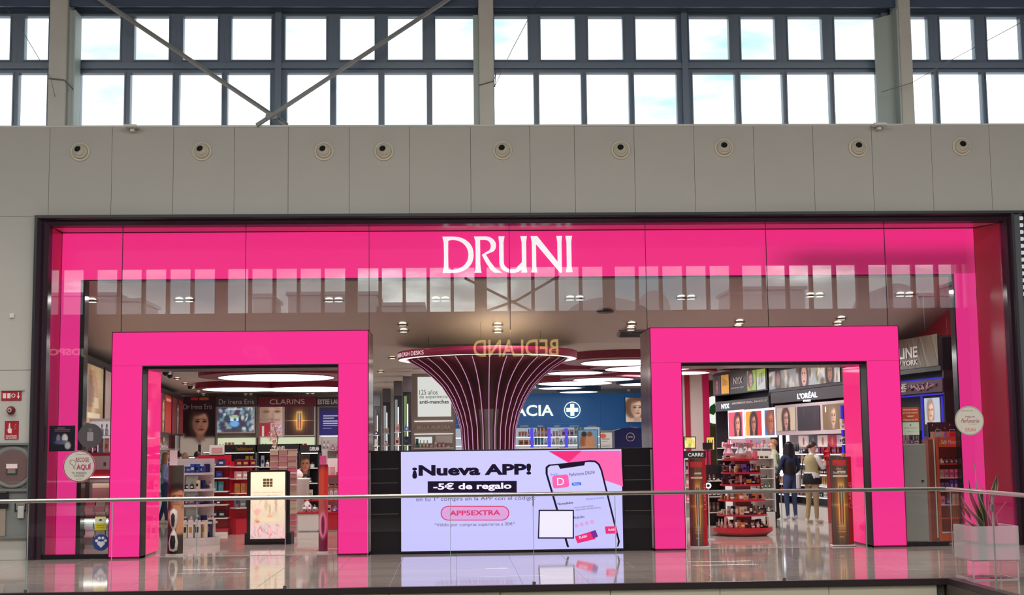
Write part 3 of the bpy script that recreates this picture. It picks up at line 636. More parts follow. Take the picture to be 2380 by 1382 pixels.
stext('en tu 1\u00aa compra en la APP con el c\u00f3digo:', 967, 1244, 1155, 1167, GY, .0); stext('APP5EXTRA', 1045, 1163, 1186, 1198, RD, .03, -.0255); stext('*V\u00e1lido por compras superiores a 30\u20ac*', 1010, 1197, 1215, 1225, GY, .0)
stext('D', 1295, 1311, 1110, 1127, WS, .0, -.027); stext('Perfumeries DRUNI', 1323, 1382, 1096, 1104, INK, .0, -.0255, .09); stext('Buscar', 1280, 1297, 1099, 1104, BLU, 0, -.0255, .09)
stext('Novedades', 1296, 1332, 1166, 1172, INK, .01, -.0255, .09); stext('Historial de versiones', 1362, 1404, 1155, 1160, BLU, 0, -.0255, .09); stext('cuenta de rendimiento generales,', 1334, 1380, 1175, 1180, GY, 0, -.0255, .09); stext('poder a\u00f1adir un producto de tus', 1338, 1396, 1179, 1185, GY, 0, -.0255, .09)
stext('licaci\u00f3n', 1334, 1358, 1198, 1204, INK, .01, -.0255, .09); stext('FLASH', 1346, 1364, 1244, 1250, WS, .02, -.027, .2); stext('FLASH', 1414, 1430, 1228, 1233, WS, .02, -.027, .05); stext('Obtener', 1332, 1348, 1122, 1126, WS, 0, -.027)
for q in range(4): spoly(rrect(1340+q*12, 1221-q*3, 8, 8, 2, .2), LP, -.0255)
# ================================================================== INSIDE THE SHOP: SHELL
HC = 3.58
CEIL = mat('shop_ceiling', (206, 194, 184), .6, noise=.02, nscale=.7); CRW = mat('crimson_wall', (168, 24, 52), .45); WHW = mat('white_wall', (214, 208, 202), .6); WHG = mat('white_gloss', (226, 222, 218), .2); REDS = mat('red_shelf', (190, 24, 48), .3); DK = mat('dark_fixture', (40, 34, 40), .35); TAUPE = mat('taupe_fixture', (158, 142, 134), .5)
cs = sempty('ceiling', 'light ceiling of the shop with a sloping front part')
b = MB(); pr = [(.98, 4.47), (1.5, 4.33), (4.1, HC), (27.5, HC)]
for (ya, za), (yb, zb_) in zip(pr[:-1], pr[1:]): b.add([(-10.5, ya, za), (9.9, ya, za), (9.9, yb, zb_), (-10.5, yb, zb_), (-10.5, ya, za+.1), (9.9, ya, za+.1), (9.9, yb, zb_+.1), (-10.5, yb, zb_+.1)], [(0, 1, 2, 3), (7, 6, 5, 4), (0, 4, 5, 1), (3, 2, 6, 7), (0, 3, 7, 4), (1, 5, 6, 2)], CEIL)
b.build('plaster', cs)
def zceil(y): return 4.47-(y-.98)*.14/.52 if y < 1.5 else (4.33-(y-1.5)*(4.33-HC)/2.6 if y < 4.1 else HC)
MB().box(-10.5, 9.9, .97, 1.0, 4.45, 5.3, CEIL).build('bulkhead', cs)
sfl = sempty('floor', 'glossy pale tiled floor of the shop')
MB().box(-10.5, 9.9, .25, 27.5, -.3, -.012, JOINT).build('screed', sfl)
SFM = mat('shop_floor_tile', (196, 184, 174), .06, spec=.6, noise=.04, nscale=1.3)
for j in range(22):
    for i in range(13):
        y = .25+j*1.2
        if j < 8 or True: tile(-8.4+i*1.35-.11*y, y, 1.347, 1.197, SFM, sfl)
def swall(F, s0, s1, out, name, m, lab, zt=HC):
    a, c = F.P(s0, out), F.P(s1, out); d, e_ = F.P(s1, out-.1), F.P(s0, out-.1); b = MB()
    v = [(*q[:2], 0) for q in (a, c, d, e_)]+[(*q[:2], zt) for q in (a, c, d, e_)]
    b.add(v, [(0, 1, 5, 4), (1, 2, 6, 5), (2, 3, 7, 6), (3, 0, 4, 7), (4, 5, 6, 7)], m); struct(b.build(name), lab)
swall(FL, .9, 27.5, -.5, 'wall_left', CRW, 'crimson left wall of the shop', 4.4)
swall(FR, -15.2, -.6, -.5, 'wall_right', CRW, 'crimson slanting right wall of the shop', 4.5)
struct(MB().box(9.7, 9.8, 14, 27.5, 0, HC, mat('olive_wall', (96, 92, 58), .6)).build('wall_right'), 'olive right wall deep in the shop')
struct(MB().box(-10.5, 9.9, 27.4, 27.5, 0, HC, WHW).build('wall_back'), 'white back wall of the shop')
# ceiling light discs with burgundy rims
DISC = glow('disc_light', (255, 250, 252), 3.2); BURS = mat('burgundy_rim', (140, 22, 58), .35)
def rd(px, py, z): return onfloor(px, py, z)
spec_ = [(643, 878, 131, 176, 'over the left entrance, nearest'), (562, 905, 88, 104, 'behind the nearest one over the left entrance'), (722, 905, 112, 122, 'deep over the left entrance, right one'), (1448, 843, 98, 142, 'behind the canopy, nearest to the right portal'), (1506, 857, 100, 135, 'partly hidden by the right portal'), (1337, 867, 64, 100, 'just right of the ribbed canopy'), (1402, 882, 70, 100, 'before the green cross, right of the canopy'), (1336, 891, 86, 94, 'over the pharmacy sign'), (1302, 902, 50, 58, 'behind the canopy, above the pharmacy letters'), (1345, 911, 44, 52, 'farthest, above the white cross'), (1490, 893, 50, 58, 'above the framed face poster'), (1556, 853, 52, 100, 'top left in the right entrance'), (1590, 867, 58, 76, 'in the right entrance, behind the first one')]
for i, (px, py, hw, hr, lab) in enumerate(spec_):
    zz = 3.40; x, y = rd(px, py, zz); k = (y+22)/FPX; r, R_ = hw*k, hr*k
    t = thing('ceiling_light', 'round white ceiling light disc with burgundy rim, '+lab, 'light', (x, y, HC), group='round ceiling lights'); e_ = 1.25; h = HC-zz
    b = MB(); n = 40
    def ring(r1, z1, r2, z2, m):
        v = [(r1*math.cos(2*math.pi*j/n), r1*e_*math.sin(2*math.pi*j/n), z1) for j in range(n)]+[(r2*math.cos(2*math.pi*j/n), r2*e_*math.sin(2*math.pi*j/n), z2) for j in range(n)]
        b.add(v, [(j, (j+1) % n, n+(j+1) % n, n+j) for j in range(n)], m, False)
    mr = mat('blue_rim', (16, 70, 130), .35) if i in (8, 9, 10) else BURS; ring(R_, 0, R_, -h+.02, mr); ring(R_, -h+.02, r, -h+.02, mr); ring(r, -h+.02, r, -h, mr); b.build('rim', t)
    MB().disc((0, 0, -h), r, DISC, n, up=False, ry=r*e_).build('diffuser', t)
# downlights
LAMP = glow('lamp_glow', (255, 240, 215), 9); LR = mat('lamp_ring', (150, 142, 134), .5, .0)
dl0 = None
def downlight(px, py, z0=None, n=[0]):
    global dl0
    # find the ceiling point seen at this pixel
    best = None
    for i in range(400):
        y = .95+i*.06; x, z = at(px, py, y)
        if z >= zceil(y)-.0: best = (x, y, zceil(y)); break
    if best is None or best[1] > 24.5: x, y = onfloor(px, py, HC); best = (x*(min(y, 26.9)+22)/(y+22), min(y, 26.9), HC)
    x, y, z = best; lab = 'small round downlight in the shop ceiling, the %s counted from the front left' % ordn(n[0]); n[0] += 1
    if dl0 is None:
        t = dl0 = thing('downlight', lab, 'light', (x, y, z-.004), group='downlights in the shop ceiling')
        MB().lathe([(.062, -.001), (.098, -.012), (.1, -.03), (.075, -.045), (.07, -.02)], LR, 18).build('ring', t); MB().disc((0, 0, -.04), .07, LAMP, 16, up=False).build('lamp', t)
    else: t = copytree(dl0); t.location = (x, y, z-.004); t['label'] = lab
    return t
for p in ((215, 694), (417, 694), (440, 694), (765, 693), (787, 694), (1013, 692), (1035, 692), (1325, 690), (1347, 690), (1583, 688), (1606, 688), (1883, 682), (1904, 682), (2092, 680), (2113, 680), (936, 751), (938, 764), (1157, 750), (1157, 764), (1468, 748), (1466, 760), (1719, 744), (1715, 756), (1955, 736), (1947, 748), (912, 828), (885, 860), (393, 864), (412, 877), (431, 888), (449, 899), (461, 908), (473, 915), (571, 918), (583, 918), (715, 917), (727, 917), (1461, 915)): downlight(*p)
for i, (px, py) in enumerate(((385, 867), (395, 873), (442, 899), (648, 868))):
    x, y = onfloor(px, py, 3.5); t = thing('dome_camera', 'small black dome camera under the ceiling, %s from the left in the left entrance' % ordn(i), 'camera', (x, y, HC)); MB().lathe([(.0, -.0), (.09, -.0), (.09, -.05)], WHG, 14).build('base', t); MB().lathe([(.075, -.05), (.07, -.1), (.04, -.135), (.0, -.145)], BLACK, 14).build('dome', t)
x, y, z = 3.35, 2.55, zceil(2.55); t = thing('ceiling_speaker', 'round grey speaker grille in the sloping ceiling right of the canopy', 'speaker', (X(1408, 762, y), y, z-.02)); MB().lathe([(0, -.012), (.13, -.012), (.15, -.0)], mat('grille', (120, 110, 106), .6), 24).lathe([(.05, -.02), (.07, -.02)], DK, 20).build('grille', t)
t = thing('ceiling_vent', 'rectangular slotted air vent in the ceiling beside the right portal', 'vent', (X(1475, 792, 3.6), 3.6, zceil(3.6)-.01)); MB().box(-.3, .3, -.15, .15, -.02, .02, mat('vent_frame', (150, 140, 134), .5)).build('frame', t)
t.rotation_euler.x = -.28
for k in range(5): MB().box(-.27, .27, -.12+k*.055, -.09+k*.055, -.035, -.02, DK).build('slat', t)
# lamps of the shop (they stand for the light of the downlights)
for (x, y, e_) in ((-4.5, 3.4, 75), (-2.5, 6.5, 80), (1, 2.2, 30), (5, 3.2, 85), (6, 7, 95), (-5, 12, 140), (0, 13, 140), (5, 14, 110), (-3, 21, 150), (3, 21, 150), (4.2, 9.5, 90)):
    area('shop_lamp', (x, y, zceil(y)-.12), (1.2, 1.2), e_, (1, .94, .94))
area('canopy_gap_fill', (.75, 2.95, 3.74), (.4, .2), 10, (1, .84, .6))  # warm fill light added for the dark gap above the canopy
for (x, e_) in ((-5.7, 34), (-3.3, 14), (5, 14), (7.9, 34)): area('front_lamp', (x, 1.35, 4.2), (.7, .3), e_, (1, .93, .92))

# ------------------------------------------------------------------ ribbed canopy column over the cash desks
cxy = (.62, 4.2); cn = thing('canopy_column', 'flaring burgundy ribbed column with pink light lines and round lit canopy', 'column', (cxy[0], cxy[1], 0))
R_ = 1.69
b = MB(); b.lathe([(R_-.17, 3.3), (R_, 3.285), (R_+.005, 3.42), (R_-.02, 3.43)], mat('canopy_pink', (178, 24, 82), .3), 72); b.lathe([(R_-.02, 3.43), (0, 3.43)], mat('canopy_top', (206, 194, 180), .8), 72); b.build('canopy_rim', cn)
MB().lathe([(R_-.012, 3.283), (R_-.15, 3.283)], glow('canopy_ring_light', (255, 244, 228), 2.2), 72).build('ring_light', cn)
prof = [(.5, 0), (.5, 1.0), (.5, 1.6), (.525, 2.0), (.60, 2.28), (.72, 2.55), (.87, 2.78), (1.05, 2.96), (1.25, 3.12), (1.42, 3.22), (1.5, 3.27)]
FIN = mat('burgundy_fin', (140, 16, 66), .3); LED = glow('rib_light', (240, 180, 225), .8)
CORE = mat('core_grey', (190, 172, 166), .4)
MB().lathe([(.38, 0), (.38, 2.2), (.27, 2.5), (.27, 3.25)], CORE, 28).build('core', cn)
MB().lathe([(.33, 2.35), (.45, 2.62), (.62, 2.84), (.85, 3.02), (1.15, 3.18), (1.45, 3.27)], FIN, 40).build('inner_shell', cn)
nf = 30; base_f = None; base_l = None
for i in range(nf):
    a = 2*math.pi*(i+.5)/nf
    if base_f is None:
        b = MB(); n = len(prof); v = []; th = .012
        for s in (-th, th):
            for r, z in prof: v.append((r, s, z))
            for r, z in prof: v.append((max(.27, r-.13-.35*max(0, (z-2.4)/.9)), s, z))
        f = []
        for o in (0, 2*n):
            for j in range(n-1): q = (o+j, o+j+1, o+n+j+1, o+n+j); f.append(q if o else q[::-1])
        for j in range(n-1): f.append((j, j+1, 2*n+j+1, 2*n+j))
        b.add(v, f, FIN); base_f = b.mesh('rib')
        b = MB(); v = []
        for s in (-.0065, .0065):
            for r, z in prof: v.append((r+.006, s, z))
        for s in (-.0065, .0065):
            for r, z in prof: v.append((r, s, z))
        b.add(v, [(j, n+j, n+j+1, j+1) for j in range(n-1)]+[(2*n+j, j, j+1, 2*n+j+1) for j in range(n-1)]+[(n+j, 3*n+j, 3*n+j+1, n+j+1) for j in range(n-1)], LED); base_l = b.mesh('light_line')
    o = link(base_f, 'rib', cn, (0, 0, 0), a); link(base_l, 'light_line', o)
for k in range(6):
    a = k*math.pi/3+.4; MB().tube([(1.2*math.cos(a), 1.2*math.sin(a), 3.43), (1.2*math.cos(a), 1.2*math.sin(a), zceil(4.2+1.2*math.sin(a)))], .004, DK, 5).build('hanger', cn)
# curved lettering on the rim
tv, tf = textmesh('CAIXES-CASH DESKS', 0, 0); lo, hi = tv.min(0), tv.max(0); q = (tv-lo)/(hi-lo); a0, a1 = math.radians(184), math.radians(226)
MB().add([((R_+.012)*math.cos(a0+(a1-a0)*u), (R_+.012)*math.sin(a0+(a1-a0)*u), 3.315+.075*v) for u, v in q], tf, glow('rim_letters', (255, 225, 235), 1.2)).build('lettering', cn)
# ================================================================== PRODUCTS
PAL = {'navy': (30, 40, 96), 'blue': (52, 84, 160), 'pale blue': (150, 176, 214), 'black': (28, 24, 28), 'white': (232, 228, 224), 'pink': (226, 120, 150), 'rose': (206, 150, 150), 'red': (186, 30, 44), 'gold': (190, 150, 80), 'amber': (196, 110, 50), 'green': (70, 130, 96), 'teal': (60, 130, 140), 'violet': (120, 80, 160), 'beige': (214, 190, 164), 'silver': (176, 176, 182), 'brown': (96, 58, 44), 'cream': (236, 224, 196), 'burgundy': (110, 20, 44), 'grey': (120, 116, 118), 'mint': (160, 200, 184), 'orange': (216, 104, 44)}
def PM(c): return mat('pack_'+c.replace(' ', '_'), PAL[c], .32)
CAPM = {'silver': mat('cap_silver', (190, 190, 196), .25, .8), 'black': mat('cap_black', (22, 20, 24), .3), 'gold': mat('cap_gold', (200, 160, 84), .28, .7), 'white': mat('cap_white', (236, 234, 230), .3)}
_P = {}
def pmesh(kind, c, s, c2='white'):
    k = (kind, c, s, c2)
    if k in _P: return _P[k]
    b = MB(); m, m2 = PM(c), PM(c2)
    if kind == 'box':
        w, h = (.078, .15) if s == 0 else (.1, .11) if s == 1 else (.062, .2); d = w*.7
        b.cbox(-w/2, w/2, -d/2, d/2, 0, h, m, .003); b.box(-w*.32, w*.32, -d/2-.0015, -d/2, h*.3, h*.62, m2)
    elif kind == 'bottle':
        r, h = (.034, .11) if s == 0 else (.045, .085) if s == 1 else (.026, .15)
        b.lathe([(0, 0), (r, .0), (r*1.02, h*.6), (r*.8, h*.72), (r*.36, h*.78)], m, 8); b.lathe([(r*.4, h*.78), (r*.42, h*1.12), (0, h*1.12)], CAPM[c2 if c2 in CAPM else 'silver'], 8, smooth=False)
        b.box(-r*.5, r*.5, -r*1.05, -r*.6, h*.2, h*.45, PM('white') if c != 'white' else PM('grey'))
    elif kind == 'jar':
        r, h = (.042, .05) if s == 0 else (.034, .045) if s == 1 else (.05, .06)
        b.lathe([(0, 0), (r*.9, 0), (r, h*.5), (r, h*.6)], m, 9); b.lathe([(r*1.03, h*.6), (r*1.03, h), (0, h)], CAPM[c2 if c2 in CAPM else 'gold'], 9, smooth=False)
    elif kind == 'tube':
        h = .15 if s == 0 else .12 if s == 1 else .17; r = .024
        b.lathe([(0, 0), (r*.8, 0), (r*.8, h*.2)], CAPM[c2 if c2 in CAPM else 'white'], 8, smooth=False)
        v = [(r*math.cos(t), r*math.sin(t), h*.2) for t in np.arange(8)*math.pi/4]+[(r*1.15*math.cos(t), .004*math.sin(t), h) for t in np.arange(8)*math.pi/4]
        b.add(v, [(i, (i+1) % 8, 8+(i+1) % 8, 8+i) for i in range(8)]+[tuple(range(8, 16))], m)
    elif kind == 'palette':
        w = .12 if s == 0 else .09 if s == 1 else .14
        b.cbox(-w/2, w/2, -.012, .012, 0, w*.8, m, .003); b.box(-w*.36, w*.36, -.0135, -.012, w*.16, w*.64, m2)
    elif kind == 'lipstick':
        r = .011; h = .07+.01*s
        b.lathe([(0, 0), (r, 0), (r, h*.55)], CAPM['black'], 8, smooth=False); b.lathe([(r*.8, h*.55), (r*.8, h*.8), (r*.3, h), (0, h)], m, 8)
    _P[k] = b.mesh(kind); return _P[k]
KN = {'box': ('product_box', 'boxed product', 'box'), 'bottle': ('bottle', 'bottle', 'bottle'), 'jar': ('cosmetic_jar', 'jar', 'jar'), 'tube': ('cosmetic_tube', 'tube', 'tube'), 'palette': ('makeup_palette', 'makeup palette', 'palette'), 'lipstick': ('lipstick', 'lipstick', 'lipstick')}
NPROD = [0]
def place(kind, c, s, c2, pos, rz, label, group, sc=1.):
    nm, w, cat = KN[kind]; o = link(pmesh(kind, c, s, c2), nm, None, pos, rz); tag(o, label, cat, group); NPROD[0] += 1
    if sc != 1: o.scale = (sc, sc, sc)
    return o
class T2:
    """a fixture standing on the floor: local x along its front, local -y toward the customer"""
    def __init__(s, x, y, rz=0, z=0): s.x, s.y, s.rz, s.z = x, y, rz, z
    def w(s, lx, ly, lz): c, n = math.cos(s.rz), math.sin(s.rz); return (s.x+lx*c-ly*n, s.y+lx*n+ly*c, s.z+lz)
SIZEW = {'box': (.09, .115, .075), 'bottle': (.085, .105, .07), 'jar': (.1, .085, .115), 'tube': (.062, .062, .066), 'palette': (.135, .105, .155), 'lipstick': (.032, .032, .032)}
def row(T, x0, x1, y, z, where, group, kinds, cols, hmax=.24, seed=None, sc=1., gap=.005, jit=.012, ang=0.):
    """one row of goods, left to right on a shelf"""
    R = random.Random(seed if seed is not None else NPROD[0]*7+3); x = x0; i = 0; run = 0; kind = None
    while True:
        if run <= 0: kind = R.choice(kinds); c = R.choice(cols); s = R.randrange(3); c2 = R.choice(['white', 'gold', 'black', 'silver', 'grey', 'navy'] if c not in ('navy', 'blue', 'black') else ['silver', 'gold', 'grey', 'teal', 'blue']); run = R.randint(1, 3)
        if c2 == c: c2 = 'gold' if c != 'gold' else 'black'
        w = SIZEW[kind][s]*sc+gap
        if x+w > x1 or i > 40: break
        place(kind, c, s, c2, T.w(x+w/2, y+R.uniform(-jit, jit), z), T.rz+R.uniform(-.12, .12)+ang, '%s %s, %s from left, %s' % (c, KN[kind][1], ordn(i), where[4:] if where.startswith('the ') else where), group, sc)
        x += w; i += 1; run -= 1
    return i
def pbox(b, px0, px1, py0, py1, Y, d, m, o=(0, 0, 0)):
    x0, z1 = at(px0, py0, Y); x1, z0 = at(px1, py1, Y); b.box(x0-o[0], x1-o[0], Y-o[1], Y+d-o[1], z0, z1, m); return x0-o[0], x1-o[0], z0, z1
PR = printmat('printed_sheet'); PRL = printmat('backlit_print', .75); PRS = printmat('softly_backlit_print', .35)
def framed(name, label, cat, px0, px1, py0, py1, Y, painter, m=PR, fm=DK, d=.05, nx=48, border=.02, group=None):
    x0, z1 = at(px0, py0, Y); x1, z0 = at(px1, py1, Y); t = thing(name, label, cat, (x0, Y, z0), group=group)
    MB().box(0, x1-x0, 0, d, 0, z1-z0, fm).build('frame', t); sheet('picture', t, border, border, x1-x0-2*border, z1-z0-2*border, painter, m, -.004, nx); return t, x1-x0, z1-z0

# ------------------------------------------------------------------ window display stack at the far left, behind the glass
Y = 1.35; xa, xb = X(188, 1150, Y), X(262, 1150, Y)
us = thing('window_display', 'white and red display shelves stacked with gift boxes inside the far left window', 'display', (xa, Y, 0)); W_ = xb-xa
b = MB(); b.box(0, W_, .45, .5, 0, 2.2, WHG).box(0, .02, 0, .45, 0, 1.75, DK).build('back_panel', us)
zs = [Z(225, p, Y) for p in (1052, 1088, 1290)]
MB().box(0, W_, 0, .45, zs[0]-.05, zs[0], REDS).build('shelf', us); MB().box(.02, W_, .43, .45, zs[0]+.02, 2.15, glow('niche_fill_glow', (214, 206, 206), .75)).build('lit_back', us); MB().box(.02, W_, .05, .43, zs[0]+.28, zs[0]+.29, WHG).build('shelf', us); MB().box(0, W_, -.02, .0, zs[1]-.02, zs[0]-.05, WHG).box(W_*.7, W_*.78, -.025, -.02, zs[1]+.04, zs[1]+.1, REDS).build('price_band', us)  # glowing back panel is added to brighten the top niche
MB().box(0, W_, 0, .45, zs[1]-.13, zs[1]-.02, REDS).build('shelf', us); SLD = glow('added_fill_strip', (255, 246, 240), 7); MB().box(.03, W_-.02, -.02, .03, zs[1]-.15, zs[1]-.135, SLD).box(.03, W_-.02, -.02, .03, Z(225, 1204, Y)-.05, Z(225, 1204, Y)-.035, SLD).build('strip_light', us)  # emissive strips added under the shelves to brighten the gift boxes
z2 = Z(225, 1204, Y); MB().box(0, W_, 0, .45, z2-.03, z2, WHG).build('shelf', us); MB().box(0, W_, 0, .45, .0, .05, WHG).build('shelf', us)
T = T2(xa, Y+.18)
row(T, .04, W_, 0, zs[0], 'the top shelf of the far left window display', 'perfumes in the far left window', ['bottle', 'box'], ['white', 'silver', 'pale blue', 'cream', 'grey'], seed=3, sc=1.2)
row(T, .04, W_, 0, zs[0]+.29, 'the upper glass shelf of the far left window display', 'perfumes in the far left window', ['bottle', 'box'], ['white', 'silver', 'black', 'cream', 'grey'], seed=4, sc=1.1)
def gift(x, y, z, w, h, d, c, c2, lab, grp):
    b = MB(); b.cbox(-w/2, w/2, -d/2, d/2, 0, h*.72, PM(c), .003); b.cbox(-w/2-.003, w/2+.003, -d/2-.003, d/2+.003, h*.72+.001, h, PM(c2), .003); o = b.build('gift_box', None, (x, y, z)); tag(o, lab, 'box', grp)
R = random.Random(5)
for lev, (zz, n, hh, cs_, wh) in enumerate(((z2, 3, .1, ('rose', 'beige', 'pink', 'cream'), 'middle shelf of the far left window'), (.05, 5, .11, ('mint', 'grey', 'white', 'silver'), 'bottom shelf of the far left window'))):
    for r in range(n):
        for k in range(3):
            gift(xa+.12+k*.17+(.0 if r % 2 else .02), Y+.16, zz+r*(hh+.001), .155, hh, .2, cs_[(r+k) % len(cs_)], cs_[(r+k*2+1) % len(cs_)], '%s gift box, %s from left, %s layer, %s' % (cs_[(r+k) % len(cs_)], ordn(k), ordn(r), wh), 'gift boxes in the far left window')
gift(xa+W_*.6, Y+.2, z2+.305, .3, .26, .2, 'rose', 'cream', 'large rose gift box above the middle shelf stack in the far left window', None)
bpy.data.objects[-1] if False else None

# ------------------------------------------------------------------ left side wall: lit posters over shelves
lw = thing('poster_wall_unit', 'long wall unit with tall posters above glass shelves along the left wall', 'wall unit', (FL.o.x, FL.o.y, 0), FL.th)
cutsL = [(1.3, 5.7), (5.9, 9.5), (9.8, 13.2), (13.5, 16.4), (16.7, 20.3), (20.5, 24.5)]
ptL = [layers(blobs([(206, 170, 120), (226, 196, 146), (190, 150, 104)], 6, 40, (214, 178, 126), .5), spot(.62, .55, .5, .3, (150, 104, 72), 1, .1, .3), spot(.75, .7, .35, .14, (206, 150, 106), 1, .1, -.4), spot(.6, .62, .2, .3, (120, 80, 56), .8, .2), spot(.8, .35, .3, .1, (236, 214, 170)), bar(0, .14, 0, 1, (52, 46, 50)), bar(.55, .9, .06, .16, (240, 226, 190))),
       face(.5, .5, .4, (220, 170, 150), (90, 50, 40), (200, 160, 150)), face(.5, .55, .36, (200, 150, 120), (20, 18, 20), (150, 150, 190)),
       layers(face(.5, .55, .4, (226, 180, 165), (110, 70, 60), (226, 196, 196)), bar(0, .2, 0, 1, (60, 50, 56))), layers(face(.3, .5, .42, (236, 160, 110), (60, 30, 20), (176, 40, 30)), bar(.55, .95, .85, .95, (240, 200, 190), .7)), face(.5, .5, .4, (200, 150, 130), (40, 30, 30), (120, 30, 40))]
for (s0, s1), p in zip(cutsL, ptL):
    fr = MB().box(s0, s1, 0, .06, 2.12, 3.3, DK).build('poster_frame', lw); sheet('poster', fr, s0+.06, 2.17, s1-s0-.12, 1.08, p, PRS, -.005, 44)
MB().box(1.3, 24.5, -.02, .5, 3.3, 3.4, DK).build('top_band', lw)
text('...time', 1.5, 3.02, .5, .1, WHG, lw, -.012, .02)
for z in (.5, .9, 1.3, 1.7): MB().box(1.3, 24.5, .06, .45, z-.02, z, WHG).build('shelf', lw)
MB().box(1.3, 24.5, .05, .45, 0, .3, WHG).build('base', lw); MB().box(1.3, 24.5, .45, .49, 0, 3.4, WHW).build('back_panel', lw)
TL = T2(FL.o.x, FL.o.y, FL.th)
for zi, z in enumerate((.9, 1.3, 1.7)): row(TL, 10, 13.2, .2, z, 'the %s shelf of the left wall beside the blue-shirted person' % ('lower', 'middle', 'upper')[zi], 'goods on the left wall unit', ['box', 'bottle', 'tube'], ['pink', 'white', 'beige', 'red', 'gold', 'blue'], seed=zi+30, sc=1.5)
for zi, z in enumerate((1.3, 1.7)): row(TL, 15.5, 21, .2, z, 'the %s glass shelf deep on the left wall' % ('lower', 'upper')[zi], 'goods deep on the left wall', ['box', 'bottle'], ['white', 'pale blue', 'rose', 'violet', 'amber'], seed=zi+40, sc=1.7)
for zi, z in enumerate((1.3, 1.7)): row(TL, 2.2, 5.2, .2, z, 'the %s left wall shelf behind the far left window' % ('lower', 'upper')[zi], 'goods on the near left wall shelves', ['bottle', 'box'], ['white', 'silver', 'pale blue', 'cream'], seed=zi+50, sc=1.2)

# ------------------------------------------------------------------ back wall units seen through the left entrance
YB = 26
t, w_, h_ = framed('wall_poster', 'tall dark poster of a woman in a white suit on the back wall', 'poster', 419, 500, 922, 1060, YB, layers(face(.58, .56, .2, (176, 124, 100), (34, 20, 24), (44, 24, 32), turn=.3, hairlen=1.2, hw=1.9, lip=(120, 50, 50), extra=layers(spot(.2, .18, .2, .2, (196, 184, 168)), spot(.85, .2, .16, .24, (200, 188, 172)))), spot(.5, .04, .22, .16, (196, 184, 168)), bar(.52, .6, 0, .2, (50, 30, 36)), bar(.3, .5, .955, 1, (160, 30, 30)), bar(.55, .82, .955, 1, (150, 60, 30))), PRS)
text('Dr Irena Eris', w_*.1, h_*.79, w_*.8, h_*.085, WHG, t, -.02)
def backunit(lab, px0, px1, sign, head, py=(922, 944, 1045), col=(80, 76, 84), tcol=WHG, pics=(), bold=0., side=TAUPE, shelf=True, shrink=.08):
    x0, zt = at(px0, py[0], YB-.4); x1, zm = at(px1, py[1], YB-.4); t = thing('brand_wall_unit', lab, 'wall unit', (x0, YB-.4, 0)); w = x1-x0; m = mat('head_'+head, col, .4)
    MB().box(0, w, 0, .35, zm, zt, m).build('sign_board', t); text(sign, w*shrink, zm+(zt-zm)*.25, w*(1-2*shrink), (zt-zm)*.5, tcol, t, -.01, bold)
    MB().box(0, .05, .02, .35, 0, zm, side).box(w-.05, w, .02, .35, 0, zm, side).box(.05, w-.05, .3, .35, 0, zm, side).build('cabinet', t)
    for a, b_, q0, q1, pt, pm in pics:
        xa_, za = at(a, q0, YB-.35); xb_, zb_ = at(b_, q1, YB-.35); f = MB().box(xa_-x0-.04, xb_-x0+.04, .03, .08, zb_-.04, za+.04, WHG).build('picture_frame', t); sheet('picture', f, xa_-x0, zb_, xb_-xa_, za-zb_, pt, pm, .025, 44)
    for z in (.6, 1.0, 1.35, 1.62): MB().box(.05, w-.05, .02, .3, z-.02, z, WHG).build('shelf', t)
    MB().box(.05, w-.05, .28, .3, 1.62, 2.05, glow('shelf_glow', (226, 236, 200), .75)).build('lit_back', t)
    return t, x0, w
t, x0, w = backunit('grey signed unit with a bluish lit jar poster on the back wall', 501, 598, 'Dr Irena Eris', 'grey', pics=[(504, 590, 947, 1003, layers(blobs([(150, 170, 190), (110, 150, 160), (60, 70, 90), (190, 200, 190), (70, 60, 80)], 4, 90, (70, 74, 92), .1), spot(.48, .42, .2, .24, (60, 70, 110)), spot(.48, .34, .19, .13, (110, 170, 226)), spot(.48, .62, .17, .08, (160, 190, 140)), bar(.36, .46, .45, .6, (190, 220, 250)), bar(.52, .6, .45, .6, (190, 220, 250)), bar(.3, .68, .88, .96, (210, 220, 215), .7)), PRL)])
row(T2(x0, YB-.3), .1, w-.1, 0, 1.62, 'the lit shelf under the bluish jar poster', 'goods on the back wall under the jar poster', ['box', 'bottle'], ['beige', 'rose', 'white', 'amber'], seed=60, sc=1.4)
t, x0, w = backunit('maroon signed unit with lips poster and golden serum poster on the back wall', 600, 735, 'CLARINS', 'maroon', col=(120, 42, 60), bold=.0, shrink=.2, pics=[(602, 656, 944, 1013, layers(face(.55, .75, .62, (226, 186, 168), (214, 180, 130), (226, 196, 150), lip=(150, 50, 60), tilt=.2), bar(0, .5, 0, .44, (176, 60, 72)), bar(.5, 1, 0, .44, (214, 190, 216)), bar(.14, .22, 0, .34, (236, 226, 220)), bar(.32, .42, .0, .38, (200, 40, 56)), spot(.8, .26, .1, .07, (190, 120, 130))), PRS), (662, 730, 944, 1010, serum(), PRL)])
text('NOT JUST', X(605, 975, YB-.35)-x0, Z(605, 980, YB-.35), X(653, 975, YB-.35)-X(605, 975, YB-.35), .1, WHG, t, .02, .04)
row(T2(x0, YB-.3), .1, w-.1, 0, 1.62, 'the lit shelf under the lips and serum posters', 'goods on the back wall under the serum poster', ['box', 'bottle', 'jar'], ['rose', 'red', 'white', 'brown'], seed=61, sc=1.4)
